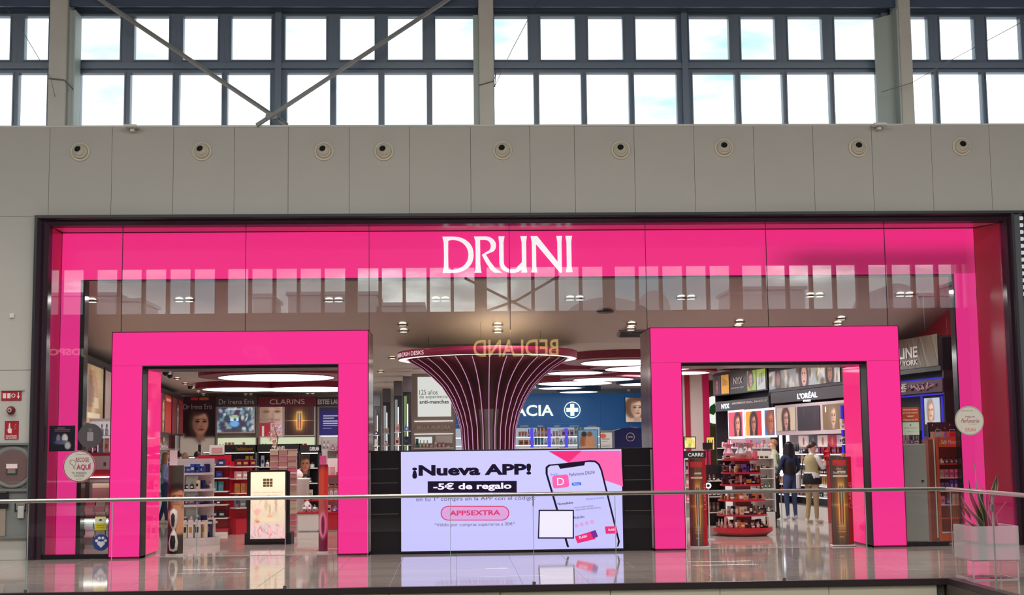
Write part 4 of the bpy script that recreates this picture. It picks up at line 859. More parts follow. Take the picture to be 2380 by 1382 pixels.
t, x0, w = backunit('dark signed unit with a deep blue text poster at the right of the left entrance', 737, 812, 'ESTEE LAUDER', 'dark', col=(70, 68, 76), bold=.03, shrink=.02, pics=[(742, 800, 946, 1010, layers(bands([(0, 1, (34, 30, 110)), (.85, 1, (40, 34, 70))]), bar(.15, .9, .66, .7, (190, 190, 230)), bar(.15, .6, .58, .62, (190, 190, 230)), bar(.15, .9, .48, .52, (200, 200, 235)), bar(.15, .8, .4, .44, (200, 200, 235)), bar(.15, .85, .33, .36, (180, 180, 225)), bar(.15, .5, .22, .25, (150, 150, 200))), PRS)])
row(T2(x0, YB-.3), .1, w-.1, 0, 1.62, 'the shelf under the deep blue poster', 'goods under the deep blue poster', ['box', 'bottle'], ['white', 'pale blue', 'black'], seed=62, sc=1.4)

# ------------------------------------------------------------------ free-standing things seen through the left entrance
# ad-wrapped security pedestals (curved totems)
def pedestal(lab, px0, px1, pytop, Y, painter, rz=0., side=REDS, nx=30, sidetext=None, card=True, lean=.06, extra=None):
    x0, zt = at(px0, pytop, Y); x1, _ = at(px1, pytop, Y); w = (x1-x0)/max(.25, math.cos(rz)); t = thing('security_pedestal', lab, 'security gate', (x0, Y, 0), rz)
    n = 10; b = MB(); pf = [(w*i/n, -.05*math.sin(math.pi*i/n)) for i in range(n+1)]; pb = [(w*i/n, .05*math.sin(math.pi*i/n)+.03) for i in range(n, -1, -1)]
    pts = pf+pb; k = len(pts); b.add([(x, y, .01) for x, y in pts]+[(x, y, zt) for x, y in pts], [tuple(range(k-1, -1, -1)), tuple(range(k, 2*k))]+[(i, (i+1) % k, k+(i+1) % k, k+i) for i in range(k)], side); b.build('body', t)
    MB().cbox(-.02, w+.02, -.07, .1, 0, .025, mat('clear_base', (190, 180, 180), .2), .01).build('foot', t)
    sheet('wrap_print', t, .0, .03, w, zt-.03, painter, PR, -.006, nx, curve=lambda a: -.05*math.sin(math.pi*a))
    return t, w, zt
def wrapA(U, V, rgb, asp):
    face(.62, .62, .12, (196, 130, 100), (44, 26, 26), (66, 54, 48), bg2=(74, 64, 56), hairlen=2.2, shirt=(200, 140, 108))(U, V, rgb, asp); mix(rgb, ss(np.maximum(V-.36, U-.55)*1., .02), C(48, 34, 36)); mix(rgb, ss(ell(U*asp, V, .62*asp, .42, .09, .14), .1), C(206, 146, 112))
t, w, zt = pedestal('curved security pedestal wrapped with a portrait poster at the left jamb of the left entrance', 392, 428, 1081, .45, wrapA, side=WHG)
bm_ = mat('bottle_cream', (222, 214, 206), .4)
MB().lathe([(.0, .06), (.06, .08), (.075, .2), (.05, .33), (.02, .4)], bm_, 20, (w*.42, -.06, 0)).lathe([(.02, .4), (.055, .5), (.07, .6), (.055, .7), (0, .74)], bm_, 20, (w*.42, -.06, 0)).build('bottle_cutout', t)
MB().lathe([(0, .1), (.035, .12), (.045, .22), (.03, .32)], BLACKM, 14, (w*.42, -.115, 0)).lathe([(.02, .46), (.03, .55), (.03, .63), (.0, .68)], BLACKM, 14, (w*.42, -.115, 0)).build('bottle_core', t)
MB().box(w*.05, w*.55, -.0, .01, zt, zt+.24, mat('card_pink', (226, 190, 196), .5)).build('top_card', t)
t, w, zt = pedestal('curved dark red security pedestal seen edge on, right jamb of the left entrance', 741, 762, 1079, .5, layers(bands([(0, .35, (120, 40, 70)), (.35, .6, (190, 90, 90)), (.6, 1, (110, 24, 40))]), spot(.55, .78, .1, .2, (210, 80, 60)), spot(.5, .3, .05, .15, (240, 150, 180)), spot(.5, .3, .02, .11, (120, 30, 70))), side=WHG)
MB().box(w*.1, w*.8, .0, .01, zt, zt+.14, mat('card_magenta', (226, 90, 150), .5)).box(w*.35, w*.95, .012, .02, zt, zt+.24, WHG).build('top_card', t)
srm = layers(serum((92, 78, 78), (255, 140, 40), .45, .45, .24, .13), bar(.1, .75, .9, .96, (200, 60, 60)), bar(.3, .7, .82, .84, (220, 190, 170)), bar(.1, .9, .77, .79, (230, 200, 180)), bar(.25, .6, .2, .21, (200, 150, 120)), bar(.25, .6, .17, .18, (200, 150, 120)), bar(.25, .6, .14, .15, (200, 150, 120)), bar(.3, .5, .08, .09, (200, 150, 120)))
def pedside(t, w, zt):
    v, f = textmesh('CLARINS', .0, 0); lo, hi = v.min(0), v.max(0); q = (v-lo)/(hi-lo); MB().add([(w-.012-.05*(q_[1]), -.024-.012*q_[1], zt*.42+q_[0]*.42) for q_ in q], f, mat('letter_rose', (236, 120, 120), .4)).build('lettering', t)
t, w, zt = pedestal('curved security pedestal with serum picture at the left jamb of the right entrance', 1600, 1640, 1065, .45, layers(srm, bar(.74, 1, 0, 1, (176, 24, 36))), nx=40); pedside(t, w, zt)
t, w, zt = pedestal('curved security pedestal with serum picture at the right jamb of the right entrance', 1928, 1977, 1061, .3, layers(srm, bar(.78, 1, 0, 1, (176, 30, 36))), nx=46); pedside(t, w, zt)
text('CLARINS', w*.1, zt*.91, w*.5, .035, mat('letter_red', (214, 50, 60), .4), t, -.045); text('New', w*.28, zt*.855, w*.22, .03, WHG, t, -.05); text('Double Serum', w*.1, zt*.81, w*.58, .035, WHG, t, -.05)

# white stand with rounded shelves
xs_, ys_ = X(452, 1230, 2.95), 2.95
st = thing('round_front_stand', 'white perfume stand with rounded shelves and back panel near the left entrance', 'display stand', (xs_, ys_, 0)); tiers = [(1098, .31), (1136, .345), (1172, .36), (1213, .385), (1250, .42)]
for py, r in tiers:
    z = Z(452, py, ys_-r); b = MB(); n = 18; pts = [(r*1.05*math.cos(a), -r*math.sin(a)) for a in np.linspace(0, math.pi, n)]
    k = n; b.add([(x, y, z-.04) for x, y in pts]+[(x, y, z) for x, y in pts], [tuple(range(k)), tuple(range(2*k-1, k-1, -1))]+[(i+1, i, k+i, k+i+1) for i in range(k-1)]+[(0, k-1, 2*k-1, k)], WHG); b.build('shelf', st)
n = 18; r = .45; pts = [(r*math.cos(a), -r*math.sin(a)) for a in np.linspace(0, math.pi, n)]; b = MB(); b.add([(x, y, 0.0) for x, y in pts]+[(x, y, .1) for x, y in pts], [tuple(range(n)), tuple(range(2*n-1, n-1, -1))]+[(i+1, i, n+i, n+i+1) for i in range(n-1)]+[(0, n-1, 2*n-1, n)], WHG); b.build('base', st)
MB().box(-.33, .33, .0, .05, 0, 1.5, WHG).box(-.1, .1, -.28, -.26, .15, 1.2, mat('mint_panel', (150, 166, 158), .4)).build('back_panel', st)
wn_ = ['top', 'second', 'third', 'fourth', 'lowest']
cset = [['blue', 'navy', 'pale blue'], ['burgundy', 'black', 'cream', 'navy'], ['navy', 'violet', 'black'], ['navy', 'blue', 'rose', 'white', 'green'], ['teal', 'navy', 'white', 'cream']]
for i, (py, r) in enumerate(tiers):
    z = Z(452, py, ys_-r)+.001 if i < 4 else max(.1, Z(452, py, ys_-r))+.002; nn = 8; R = random.Random(80+i)
    for k in range(nn+1):
        a = math.pi*(1-(k+.5)/(nn+1)); c = R.choice(cset[i]); kd = 'box' if i in (0, 4) else R.choice(['box', 'bottle', 'bottle']); c2 = R.choice(['silver', 'white', 'gold', 'black']); c2 = 'gold' if c2 == c else c2
        place(kd, c, R.randrange(2) if i < 4 else 2, c2, (xs_+(r-.07)*math.cos(a), ys_-(r-.07)*math.sin(a), z), a-math.pi/2, '%s %s, %s from left, %s shelf of the white rounded stand' % (c, KN[kd][1], ordn(k), wn_[i]), 'perfumes on the white rounded stand', 1.0 if i < 4 else 1.5)

# red gondola behind it
YG = 5.6; ga, gb = X(452, 1150, YG), X(529, 1150, YG); gn = thing('red_gondola', 'red-backed perfume gondola with white shelves behind the rounded stand', 'display stand', (ga, YG, 0)); W_ = gb-ga
MB().box(0, W_, .34, .42, 0, Z(490, 1057, YG), REDS).build('back_panel', gn); MB().box(-.02, W_+.02, -.05, .8, 0, .12, REDS).box(-.02, W_+.02, -.1, -.05, 0, .06, WHG).build('base', gn)
zg = [Z(490, p, YG) for p in (1083, 1110, 1141, 1172, 1203, 1233)]
MB().box(W_*.35, W_*.8, .3, .36, Z(490, 1056, YG), Z(490, 1034, YG), WHG).box(W_*.42, W_*.75, .29, .3, Z(490, 1053, YG), Z(490, 1040, YG), PM('rose')).build('top_card', gn)
for i, z in enumerate(zg[:5]):
    MB().box(0, W_, -.0, .34, z-.022, z, WHG).build('shelf', gn)
    row(T2(ga, YG+.12), .02, W_-.02, 0, z, 'the %s shelf of the red-backed gondola' % ordn(i), 'perfumes on the red-backed gondola', ['bottle', 'box'], [['blue', 'teal', 'navy', 'black', 'green'], ['black', 'teal', 'navy', 'black'], ['navy', 'teal', 'green', 'grey', 'black'], ['navy', 'violet', 'black', 'burgundy'], ['black', 'beige', 'grey', 'navy']][i], seed=90+i, sc=1.25)
row(T2(ga, YG+.12), .5, W_-.02, 0, .12, 'the base of the red-backed gondola', 'perfumes on the red-backed gondola', ['bottle', 'box'], ['grey', 'teal', 'black'], seed=97, sc=1.25)
# its side arm with shelves turned to the aisle
sg = thing('aisle_shelf', 'white glass-edged shelf rack turned to the aisle beside the red gondola', 'display stand', (gb+.16, YG+.05, 0), .62)
for i, p in enumerate((1084, 1112, 1146, 1180)):
    z = Z(530, p, YG); MB().box(0, .5, 0, .3, z-.02, z, WHG).build('shelf', sg)
    row(T2(gb+.16, YG+.05, .62), .01, .5, .1, z, 'the %s shelf of the aisle rack' % ordn(i), 'goods on the aisle rack', ['box'], [['navy', 'amber', 'brown', 'burgundy'], ['beige', 'silver', 'rose', 'brown'], ['navy', 'brown', 'amber', 'teal'], ['gold', 'beige', 'grey']][i], seed=100+i, sc=1.25)
MB().box(0, .5, .3, .33, 0, 1.42, REDS).box(0, .5, 0, .3, 0, .3, REDS).build('back_panel', sg)

# cream lightbox totem
Yt = 2.65; x0, x1 = X(578, 1180, Yt), X(667, 1180, Yt); zt = Z(622, 1092, Yt); lt = thing('lightbox_totem', 'black framed totem with a cream lit poster of tree, bottles and gift boxes', 'display stand', ((x0+x1)/2, Yt, 0)); hw = (x1-x0)/2
MB().box(-hw, hw, 0, .12, .04, zt, BLACKM).build('frame', lt); MB().box(-hw-.07, hw+.07, .02, .5, 0, .2, BLACKM).build('plinth', lt)
def cream(U, V, rgb, asp):
    rgb[:] = C(255, 240, 205)*(V[..., None]*.25+.75)+C(0, 8, 40)*(1-V[..., None])*.3
    Q = np.random.default_rng(9)
    mix(rgb, ss(np.abs(np.hypot((U-.5)/.25, (V-.5)/.14)-1)-.03, .02)*(V > .5), C(206, 170, 140)); mix(rgb, ss(np.maximum(np.abs(U-.74)-.03, np.maximum(V-.62, .36-V)), .008), C(190, 168, 140))
    for x, z, rx, rz, c in ((.45, .5, .045, .09, (200, 186, 150)), (.56, .44, .03, .08, (186, 176, 140)), (.2, .4, .09, .05, (226, 170, 160)), (.35, .36, .1, .05, (214, 200, 176)), (.7, .36, .12, .045, (206, 196, 166)), (.56, .32, .08, .035, (226, 160, 140)), (.2, .27, .07, .035, (190, 120, 90)), (.5, .29, .35, .03, (220, 206, 170))): mix(rgb, ss(ell(U, V, x, z, rx, rz), .15), C(*c))
    mix(rgb, ss(V-.21, .01), C(214, 190, 186))
    for i in range(70):
        x, z = Q.random(), Q.random()*.2; mix(rgb, ss(ell(U, V, x, z, .05, .008, Q.random()*3), .3)*.7, C(*[(196, 96, 120), (150, 176, 190), (236, 190, 190)][Q.integers(3)]))
    for i in range(24):
        x, z = Q.random(), .35+Q.random()*.3; mix(rgb, ss(ell(U, V, x, z, .02, .008, Q.random()*3), .3)*.6, C(200, 150, 120))
fr = MB().box(-hw+.03, hw-.03, -.006, .0, .1, zt-.03, WHG).build('light_panel', lt); sheet('poster', fr, -hw+.035, .105, 2*hw-.07, zt-.14, cream, printmat('totem_print', .8), -.008, 60)
lm = mat('olive_ink', (120, 108, 60), .5)
for a in range(3):
    for c in range(3): MB().box(-.085+a*.058, -.085+a*.058+.05, -.012, -.009, zt-.29+c*.05, zt-.29+c*.05+.042, lm).build('logo_square', lt)
text('AMOR | MAGIA | REGALOS', -.26, zt-.4, .52, .025, mat('tan_ink', (190, 160, 120), .5), lt, -.01, ext=.002); text('ENCUENTRA EL REGALO PERFECTO', -.24, zt-.44, .48, .012, mat('tan_ink', (190, 160, 120), .5), lt, -.01, ext=.002)
for s in (-1, 1): MB().box(s*(hw+.02)-.02, s*(hw+.02)+.02, .04, .12, .2, zt-.02, BLACKM).build('side_post', lt)

# tower of pink gift boxes with paper flowers
Yp = 3.7; x0, x1 = X(626, 1180, Yp), X(688, 1180, Yp); hw = (x1-x0)/2; tw = thing('gift_tower_rack', 'slim open white rack behind the cream totem carrying stacked pink boxes', 'display stand', ((x0+x1)/2, Yp+.15, 0))
MB().box(-hw, hw, -.14, .14, 0, .06, WHG).box(-.02, .02, .13, .16, 0, 1.5, WHG).build('frame', tw); R = random.Random(2); z = .061
for lev in range(15):
    h = .105
    for k in range(3):
        w_ = 2*hw/3-.004; c = R.choice(['rose', 'beige', 'pink', 'cream', 'rose']); c2 = R.choice(['rose', 'beige', 'cream'])
        gift(x0+w_/2+k*(w_+.004), Yp+R.uniform(-.01, .01)+.11, z, w_-.004, h, .18, c, c2, '%s gift box in the tower behind the cream totem, layer %s up, %s from left' % (c, ordn(lev), ordn(k)), 'pink boxes of the gift tower')
    z += h+.001
fm = [mat('paper_flower_%d' % i, c, .7) for i, c in enumerate(((236, 196, 186), (214, 160, 150), (240, 220, 206)))]
fb = thing('paper_flower_branch', 'branch of pale pink paper flowers standing on the tower of pink boxes', 'decoration', (X(640, 1070, Yp)-.0, Yp+.11, z))
MB().tube([(0, 0, 0), (.03, 0, .2), (-.05, 0, .42)], .01, mat('twig', (120, 90, 70), .8), 6).build('twig', fb)
for i in range(16):
    a = R.random()*6.28; q = R.random(); c = (-.02+.12*q*math.cos(a)-.03*q, .08*math.sin(a), .03+.42*R.random()); b = MB(); m = fm[i % 3]
    for p in range(5):
        t_ = p*1.2566+a; r = .035; b.add([(c[0], c[1], c[2]), (c[0]+r*math.cos(t_-.5), c[1]-.02, c[2]+r*math.sin(t_-.5)), (c[0]+r*1.3*math.cos(t_), c[1]-.012, c[2]+r*1.3*math.sin(t_)), (c[0]+r*math.cos(t_+.5), c[1]-.02, c[2]+r*math.sin(t_+.5))], [(0, 1, 2, 3)], m)
    b.build('flower', fb)

# black beauty displays in the middle distance
def dunit(lab, px0, px1, pyt, Y, sign, spx, rows, cols, kinds, name='display_unit', hcol=BLACKM, tm=WHG, poster=None, depth=.4, back=DK, sc=1.2, seed=0, lit=True, bold=.02, base=WHG, whr=None):
    x0, zt = at(px0, pyt, Y); x1 = X(px1, pyt, Y); w = x1-x0; t = thing(name, lab, 'display stand', (x0, Y, 0))
    MB().box(0, w, depth-.03, depth, 0, zt, back).box(0, .03, 0, depth-.03, 0, zt, back).box(w-.03, w, 0, depth-.03, 0, zt, back).build('carcass', t)
    hz = .0
    if sign: hz = .16; MB().box(0, w, -.02, depth, zt-hz, zt+.002, hcol).build('sign_board', t); a, c = X(spx[0], pyt, Y)-x0, X(spx[1], pyt, Y)-x0; text(sign, a, zt-hz*.76, c-a, hz*.5, tm, t, -.03, bold)
    if poster: sheet('picture', t, *poster[:4], poster[4], PRS, .0, 30)
    if lit: MB().box(.03, w-.03, -.0, .02, zt-hz-.02, zt-hz-.005, glow('strip_light', (250, 246, 240), 2.)).build('strip_light', t)
    zz = [zt-hz-.32*(k+1) for k in range(rows)]
    for i, z in enumerate(zz):
        if z < .25: break
        MB().box(.03, w-.03, .02, depth-.03, z-.018, z, WHG).build('shelf', t)
        row(T2(x0, Y+.14), .05, w-.05, 0, z, 'the %s shelf of %s' % (ordn(i), whr or lab), 'goods on '+(whr or lab), kinds, cols, seed=seed*13+i, sc=sc)
    MB().box(.03, w-.03, .01, depth-.03, 0, min(zz[-1] if zz else .3, .45)-.03, base).build('base', t)
    return t, x0, w, zt
dunit('black signed beauty unit with frame behind the cream totem', 598, 695, 1032, 8, 'CHANEL', (632, 664), 4, ['black', 'white', 'silver', 'rose', 'grey'], ['bottle', 'box', 'palette'], seed=1, whr='the black unit behind the totem')
dunit('black unit with golden lettering left of the black beauty unit', 520, 594, 1034, 8.6, 'YvesSaintLaurent', (548, 588), 4, ['black', 'gold', 'pink', 'white', 'red'], ['bottle', 'box'], seed=2, tm=mat('gold_letters', (176, 140, 70), .3, .6), whr='the gold lettered unit')
t, x0, w, zt = dunit('black unit with a bearded man portrait card and white lettering', 697, 742, 1034, 7.8, 'GUERLAIN', (720, 742), 3, ['black', 'white', 'silver'], ['bottle', 'box'], seed=3, whr='the portrait card unit')
sheet('portrait_card', t, .02, zt-.66, w*.48, .46, face(.5, .55, .3, (170, 110, 80), (40, 26, 24), (90, 60, 50), shirt=(40, 30, 30), hairlen=.6), PR, -.04, 26)
dunit('white gift shelf unit at the right of the left entrance', 742, 812, 1012, 9.5, '', None, 5, ['white', 'pink', 'rose', 'beige', 'gold'], ['box', 'bottle', 'jar'], seed=4, back=WHG, whr='the white gift shelf unit')
dunit('grey perfume unit deep in the left aisle', 470, 522, 1050, 14, '', None, 3, ['red', 'white', 'rose', 'gold'], ['box', 'bottle'], seed=5, back=TAUPE, sc=1.5, whr='the deep left grey unit')
dunit('low pale unit deep in the left aisle before the suit poster', 405, 462, 1062, 16, '', None, 3, ['beige', 'rose', 'white', 'navy'], ['box', 'bottle'], seed=6, back=WHG, sc=1.5, whr='the pale unit before the suit poster')
# white counters with red tops
Yc = 6.3; x0, x1 = X(692, 1190, Yc), X(800, 1190, Yc); ctr = thing('gift_counter', 'white counter with red top edge and stepped gift shelves in the left entrance', 'counter', (x0, Yc, 0)); w = x1-x0
z1, z0 = Z(720, 1190, Yc), .0
sp_ = X(754, 1190, Yc)-x0
MB().box(0, sp_, 0, .5, .02, z1-.03, WHG).build('cabinet', ctr); MB().box(sp_+.01, w, -.0, .5, .02, z1-.03, REDS).build('cabinet', ctr); MB().box(-.02, w, -.03, .55, z1-.03, z1, REDS).build('top', ctr)
zz = [z1]+[Z(760, p, Yc+.3) for p in (1160, 1130, 1103)]
for i, z in enumerate(zz):
    if i: MB().box(.25 if i == 1 else .45, w, .2, .55, z-.03, z-.008, REDS).build('shelf', ctr); 
    row(T2(x0, Yc+(.12 if i == 0 else .32)), .06 if i == 0 else .5, w-.04, 0, z if i == 0 else z-.008, 'the %s step of the red-edged gift counter' % ordn(i), 'gifts on the red-edged counter', ['box', 'jar', 'bottle'], [['violet', 'white', 'rose', 'mint'], ['white', 'black', 'beige'], ['beige', 'gold', 'amber', 'white'], ['red', 'rose', 'amber']][i], seed=120+i, sc=1.2)
MB().box(.45, w, .55, .58, z1, 1.45, WHG).build('back_panel', ctr)
def bagm(c): return mat('ribbon_'+c, PAL[c], .5)
def basket(x, y, z, s, lab, c='rose'):
    t = thing('gift_basket', lab, 'basket', (x, y, z)); MB().lathe([(0, 0), (s*.7, 0), (s, s*.5), (s*.95, s*.5), (s*.66, .01)], mat('wicker', (214, 196, 170), .8), 14, smooth=False).build('bowl', t)
    MB().lathe([(s*.95, s*.5), (s*.9, s*.95), (s*.25, s*1.7), (s*.12, s*1.8)], mat('cellophane', (226, 206, 206), .15), 10, smooth=False).build('wrap', t)
    b = MB()
    for k in (-1, 1): b.add([(0, -.01, s*1.8), (k*s*.5, -.02, s*2.1), (k*s*.6, -.01, s*1.7)], [(0, 1, 2)], bagm(c))
    b.build('bow', t)
basket(X(712, 1140, 5.5), 5.5, .0, .14, 'wrapped gift basket with pink bow left of the counter', 'pink') if False else None
basket(x0+.16, Yc+.28, z1, .12, 'wrapped gift basket with a red bow on the red-edged counter', 'red')
# round white table with a black stand
tb = thing('low_round_table', 'white rounded counter end before the black units', 'counter', (X(700, 1150, 7.3)-.05, 7.25, 0)); MB().lathe([(0, 0), (.22, 0), (.22, 1.0), (.24, 1.02), (.24, 1.05), (0, 1.05)], WHG, 20).build('drum', tb)
basket(tb.location.x+.0, 7.25, 1.05, .1, 'wrapped gift basket on the white rounded counter end', 'rose')
# ================================================================== CENTRE: SEEN OVER THE SCREEN
Yb = 12.; x0, zt = at(957, 868, Yb); x1 = X(1058, 868, Yb); w = x1-x0
bu = thing('anti_spot_unit', 'taupe unit with a white lit text panel and two lit lines', 'wall unit', (x0, Yb, 0)); q = lambda px, py: (X(px, py, Yb)-x0, Z(px, py, Yb))
MB().box(0, w, .02, .5, 0, zt, TAUPE).build('body', bu); a, b_ = q(971, 968), q(1048, 875)
MB().box(a[0], b_[0], 0, .02, a[1], b_[1], glow('panel_white_light', (240, 240, 236), .95)).build('light_panel', bu)
tx = mat('grey_ink', (110, 106, 104), .6); tx2 = mat('dark_ink', (70, 66, 64), .6)
for s, y0, y1, xe, m, bd in (('125 a\u00f1os', 905, 917, 1017, tx, 0), ('de experiencia', 917, 928, 1040, tx, 0), ('anti-manchas', 928, 938, 1043, tx2, .02)):
    p, r = q(975, y1), q(xe, y0); text(s, p[0], p[1], r[0]-p[0], r[1]-p[1], m, bu, -.002, bd, ext=.002)
SLT = glow('slot_strip', (255, 250, 245), 2.5)
for py in (977, 1007): a, b_ = q(963, py+2), q(1053, py); MB().box(a[0], b_[0], 0, .02, a[1], b_[1], SLT).build('light_line', bu)
p, r = q(969, 997), q(1047, 988); text('BELLA AURORA', p[0], p[1], r[0]-p[0], r[1]-p[1], mat('cream_letters', (236, 220, 206), .4), bu, .01, .0)
z_ = q(970, 1040)[1]
MB().box(.08, .46*w, .01, .02, q(970, 1030)[1], q(970, 1015)[1], glow('niche_light', (220, 226, 224), 1.1)).box(.54*w, w-.08, .01, .02, q(970, 1030)[1], q(970, 1013)[1], WHG).build('niche', bu)
MB().box(.05, w-.05, -.2, .02, z_-.03, z_, WHG).build('shelf', bu)
row(T2(x0, Yb-.08), .08, w-.06, 0, z_, 'the shelf of the taupe unit with lit text panel', 'goods on the taupe unit', ['box', 'bottle', 'jar'], ['beige', 'green', 'white', 'rose'], seed=200, sc=1.1)
# receding dark display towers left of it
R = random.Random(4)
for i, (px0, px1, pyt, Y, lab) in enumerate(((936, 956, 874, 13.2, 'tall dark display tower beside the taupe unit, green lit side'), (915, 934, 885, 15.5, 'tall glass-fronted dark tower, second left of the taupe unit'), (889, 907, 903, 19, 'tall grey tower with lit shelves, third left of the taupe unit'), (868, 884, 915, 23, 'narrow dark tower beside the left portal edge'))):
    x0, zt = at(px0, pyt, Y); x1 = X(px1, pyt, Y); w = x1-x0; t = thing('display_tower', lab, 'display stand', (x0, Y, 0)); zt = min(zt, 3.5)
    MB().box(0, w, .03, .5, 0, zt, DK).build('body', t); MB().box(.03, w*.45, 0, .03, 1.2, zt-.5, glow('tower_glow_%d' % i, [(150, 176, 120), (170, 176, 176), (190, 190, 196), (120, 110, 116)][i], .55)).build('lit_panel', t); MB().box(w*.5, w*.6, -.01, .03, 1.3, zt-.7, SLT).build('light_line', t)
    MB().box(0, w, -.03, .03, zt-.4, zt-.02, mat('tower_head', (90, 84, 88), .4)).build('sign_board', t)
    for k in range(4): MB().box(.02, w-.02, -.22, .03, 1.0+.35*k, 1.02+.35*k, WHG).build('shelf', t); row(T2(x0, Y-.1), .03, w-.02, 0, 1.02+.35*k, 'the %s shelf, %s dark tower from the taupe unit' % (ordn(k), ordn(i)), 'goods on the dark towers', ['bottle', 'box'], ['white', 'rose', 'silver', 'blue', 'black'], seed=210+i*5+k, sc=1.4)
# pharmacy department on the back wall
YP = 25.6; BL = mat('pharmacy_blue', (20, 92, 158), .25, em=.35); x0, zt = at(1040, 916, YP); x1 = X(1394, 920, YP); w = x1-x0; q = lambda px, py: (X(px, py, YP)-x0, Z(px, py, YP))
pw = thing('pharmacy_wall', 'blue pharmacy wall with white FARMACIA letters, cross and lit white shelves', 'wall unit', (x0, YP, 0)); zt = min(zt, 3.5)
MB().box(0, w, .0, .3, q(1200, 984)[1], zt, BL).build('sign_board', pw); MB().box(0, w, -.03, .3, q(1200, 994)[1], q(1200, 985)[1], BL).build('brand_strip', pw)
WG = glow('pharmacy_letter_glow', (244, 255, 238), 1.3); a, b_ = q(1100, 968), q(1286, 940); text('FARMACIA', a[0], a[1], b_[0]-a[0], b_[1]-a[1], WG, pw, -.02, .02)
cx, cz = q(1330, 952); sz = q(1349, 952)[0]-cx
MB().lathe([(sz*.9, 0), (sz, 0), (sz, .03), (sz*.9, .03)], WG, 32, (cx, -.02, cz), axis='y').build('cross_ring', pw); s = sz*.72; u_ = sz*.24
MB().poly([(cx-u_, cz-s), (cx+u_, cz-s), (cx+u_, cz-u_), (cx+s, cz-u_), (cx+s, cz+u_), (cx+u_, cz+u_), (cx+u_, cz+s), (cx-u_, cz+s), (cx-u_, cz+u_), (cx-s, cz+u_), (cx-s, cz-u_), (cx-u_, cz-u_)], -.04, -.01, WG).build('cross', pw)
for s_, xa_, xb_ in (('SESDERMA', 1208, 1229), ('ISDIN', 1250, 1262), ('MARTIDERM', 1288, 1302), ('APIVITA', 1323, 1346), ('endocare', 1365, 1386)): p, r = q(xa_, 992), q(xb_, 987.5); text(s_, p[0], p[1], r[0]-p[0], r[1]-p[1], WHG, pw, -.04, .02)
MB().box(0, w, .28, .3, 0, q(1200, 994)[1], glow('shelf_back_light', (206, 214, 226), .7)).build('lit_back', pw)
for i, py in enumerate((1015, 1034, 1056)):
    z = q(1200, py)[1]; MB().box(0, w, 0, .28, z-.03, z, WHG).box(0, w, -.005, 0, z-.03, z-.005, SLT).build('shelf', pw)
    row(T2(x0, YP+.13), q(1205, py)[0], w-.05, 0, z, 'the %s lit shelf under the pharmacy sign' % ordn(i), 'pharmacy goods', ['box', 'bottle', 'tube'], ['green', 'amber', 'white', 'mint', 'rose', 'beige', 'teal'], seed=230+i, sc=1.55)
VB = glow('violet_blue_light', (90, 80, 236), 1.1)
for px in (1152, 1233, 1273, 1313): a = q(px, 1000)[0]; MB().box(a, a+.1, -.01, .28, 0, q(px, 995)[1], VB).build('upright', pw)
x2 = X(1396, 940, YP); t = thing('blue_wall_panel', 'plain blue wall panel right of the pharmacy sign', 'wall panel', (x2, YP, 0)); MB().box(0, X(1452, 940, YP)-x2, 0, .3, Z(1420, 999, YP), 3.42, BL).box(0, X(1520, 940, YP)-x2, 0, .3, 0, Z(1420, 1000, YP), WHG).build('panel', t)
MB().box(X(1452, 940, YP)-x2, X(1530, 940, YP)-x2, 0, .3, Z(1420, 999, YP), 3.42, BL).build('panel', t)
framed('wall_poster', 'poster of a fair woman with pulled back hair beside the blue panel', 'poster', 1452, 1508, 922, 981, YP-.35, face(.5, .55, .36, (232, 190, 166), (110, 70, 50), (214, 200, 190), turn=.5, hairlen=.2, lip=(190, 100, 96), shirt=(232, 190, 166)), PRL)
p0, p1 = at(1466, 996, YP-.06), at(1482, 989, YP-.06); tt = thing('brand_plate', 'small blue brand plate under the fair woman poster', 'sign', (p0[0], YP-.055, p0[1])); MB().box(-.3, p1[0]-p0[0]+.5, 0, .05, -.02, .14, BL).build('plate', tt); text('Cerave', 0, 0, p1[0]-p0[0], .1, WHG, tt, -.001, .02)
framed('wall_poster', 'small poster of two embracing people before the pharmacy shelves', 'poster', 1342, 1391, 998, 1060, 18, layers(bands([(0, 1, (110, 160, 200))]), spot(.35, .55, .2, .34, (150, 90, 60)), spot(.62, .5, .2, .36, (196, 140, 104)), spot(.3, .85, .1, .1, (40, 28, 26)), spot(.6, .85, .1, .1, (120, 80, 50)), spot(.5, .3, .35, .1, (206, 150, 110))), PR)
framed('wall_poster', 'small white leaflet poster with orange spot left of the dark blue stand', 'poster', 1394, 1425, 1003, 1060, 17, layers(bands([(0, 1, (206, 204, 196)), (0, .5, (190, 190, 184))]), bar(.1, .8, .7, .74, (120, 120, 120)), bar(.1, .6, .6, .63, (120, 120, 120)), bar(.1, .8, .4, .43, (140, 140, 140)), bar(.1, .7, .3, .33, (140, 140, 140)), spot(.2, .85, .14, .1, (206, 90, 60))), PR)
# dark blue stand with round emblem
Yn = 6.5; x0, zt = at(1428, 998, Yn); x1 = X(1503, 998, Yn); w = x1-x0; nv = thing('blue_stand', 'dark blue stand with arched top and round emblem behind the counter', 'display stand', (x0, Yn, 0)); NB = mat('deep_blue', (20, 24, 96), .3)
MB().poly([(0, 0), (w, 0), (w, zt-.02), (w*.8, zt+.02), (w*.5, zt+.04), (w*.2, zt+.02), (0, zt-.02)], 0, .4, NB).build('body', nv)
ex, ez = X(1465, 1015, Yn)-x0, Z(1465, 1015, Yn); MB().lathe([(.078, 0), (.088, 0), (.088, .01), (.078, .01)], WHG, 24, (ex, -.002, ez), axis='y').build('emblem', nv); text('NIVEA', ex-.05, ez-.015, .1, .032, WHG, nv, -.002, .03)
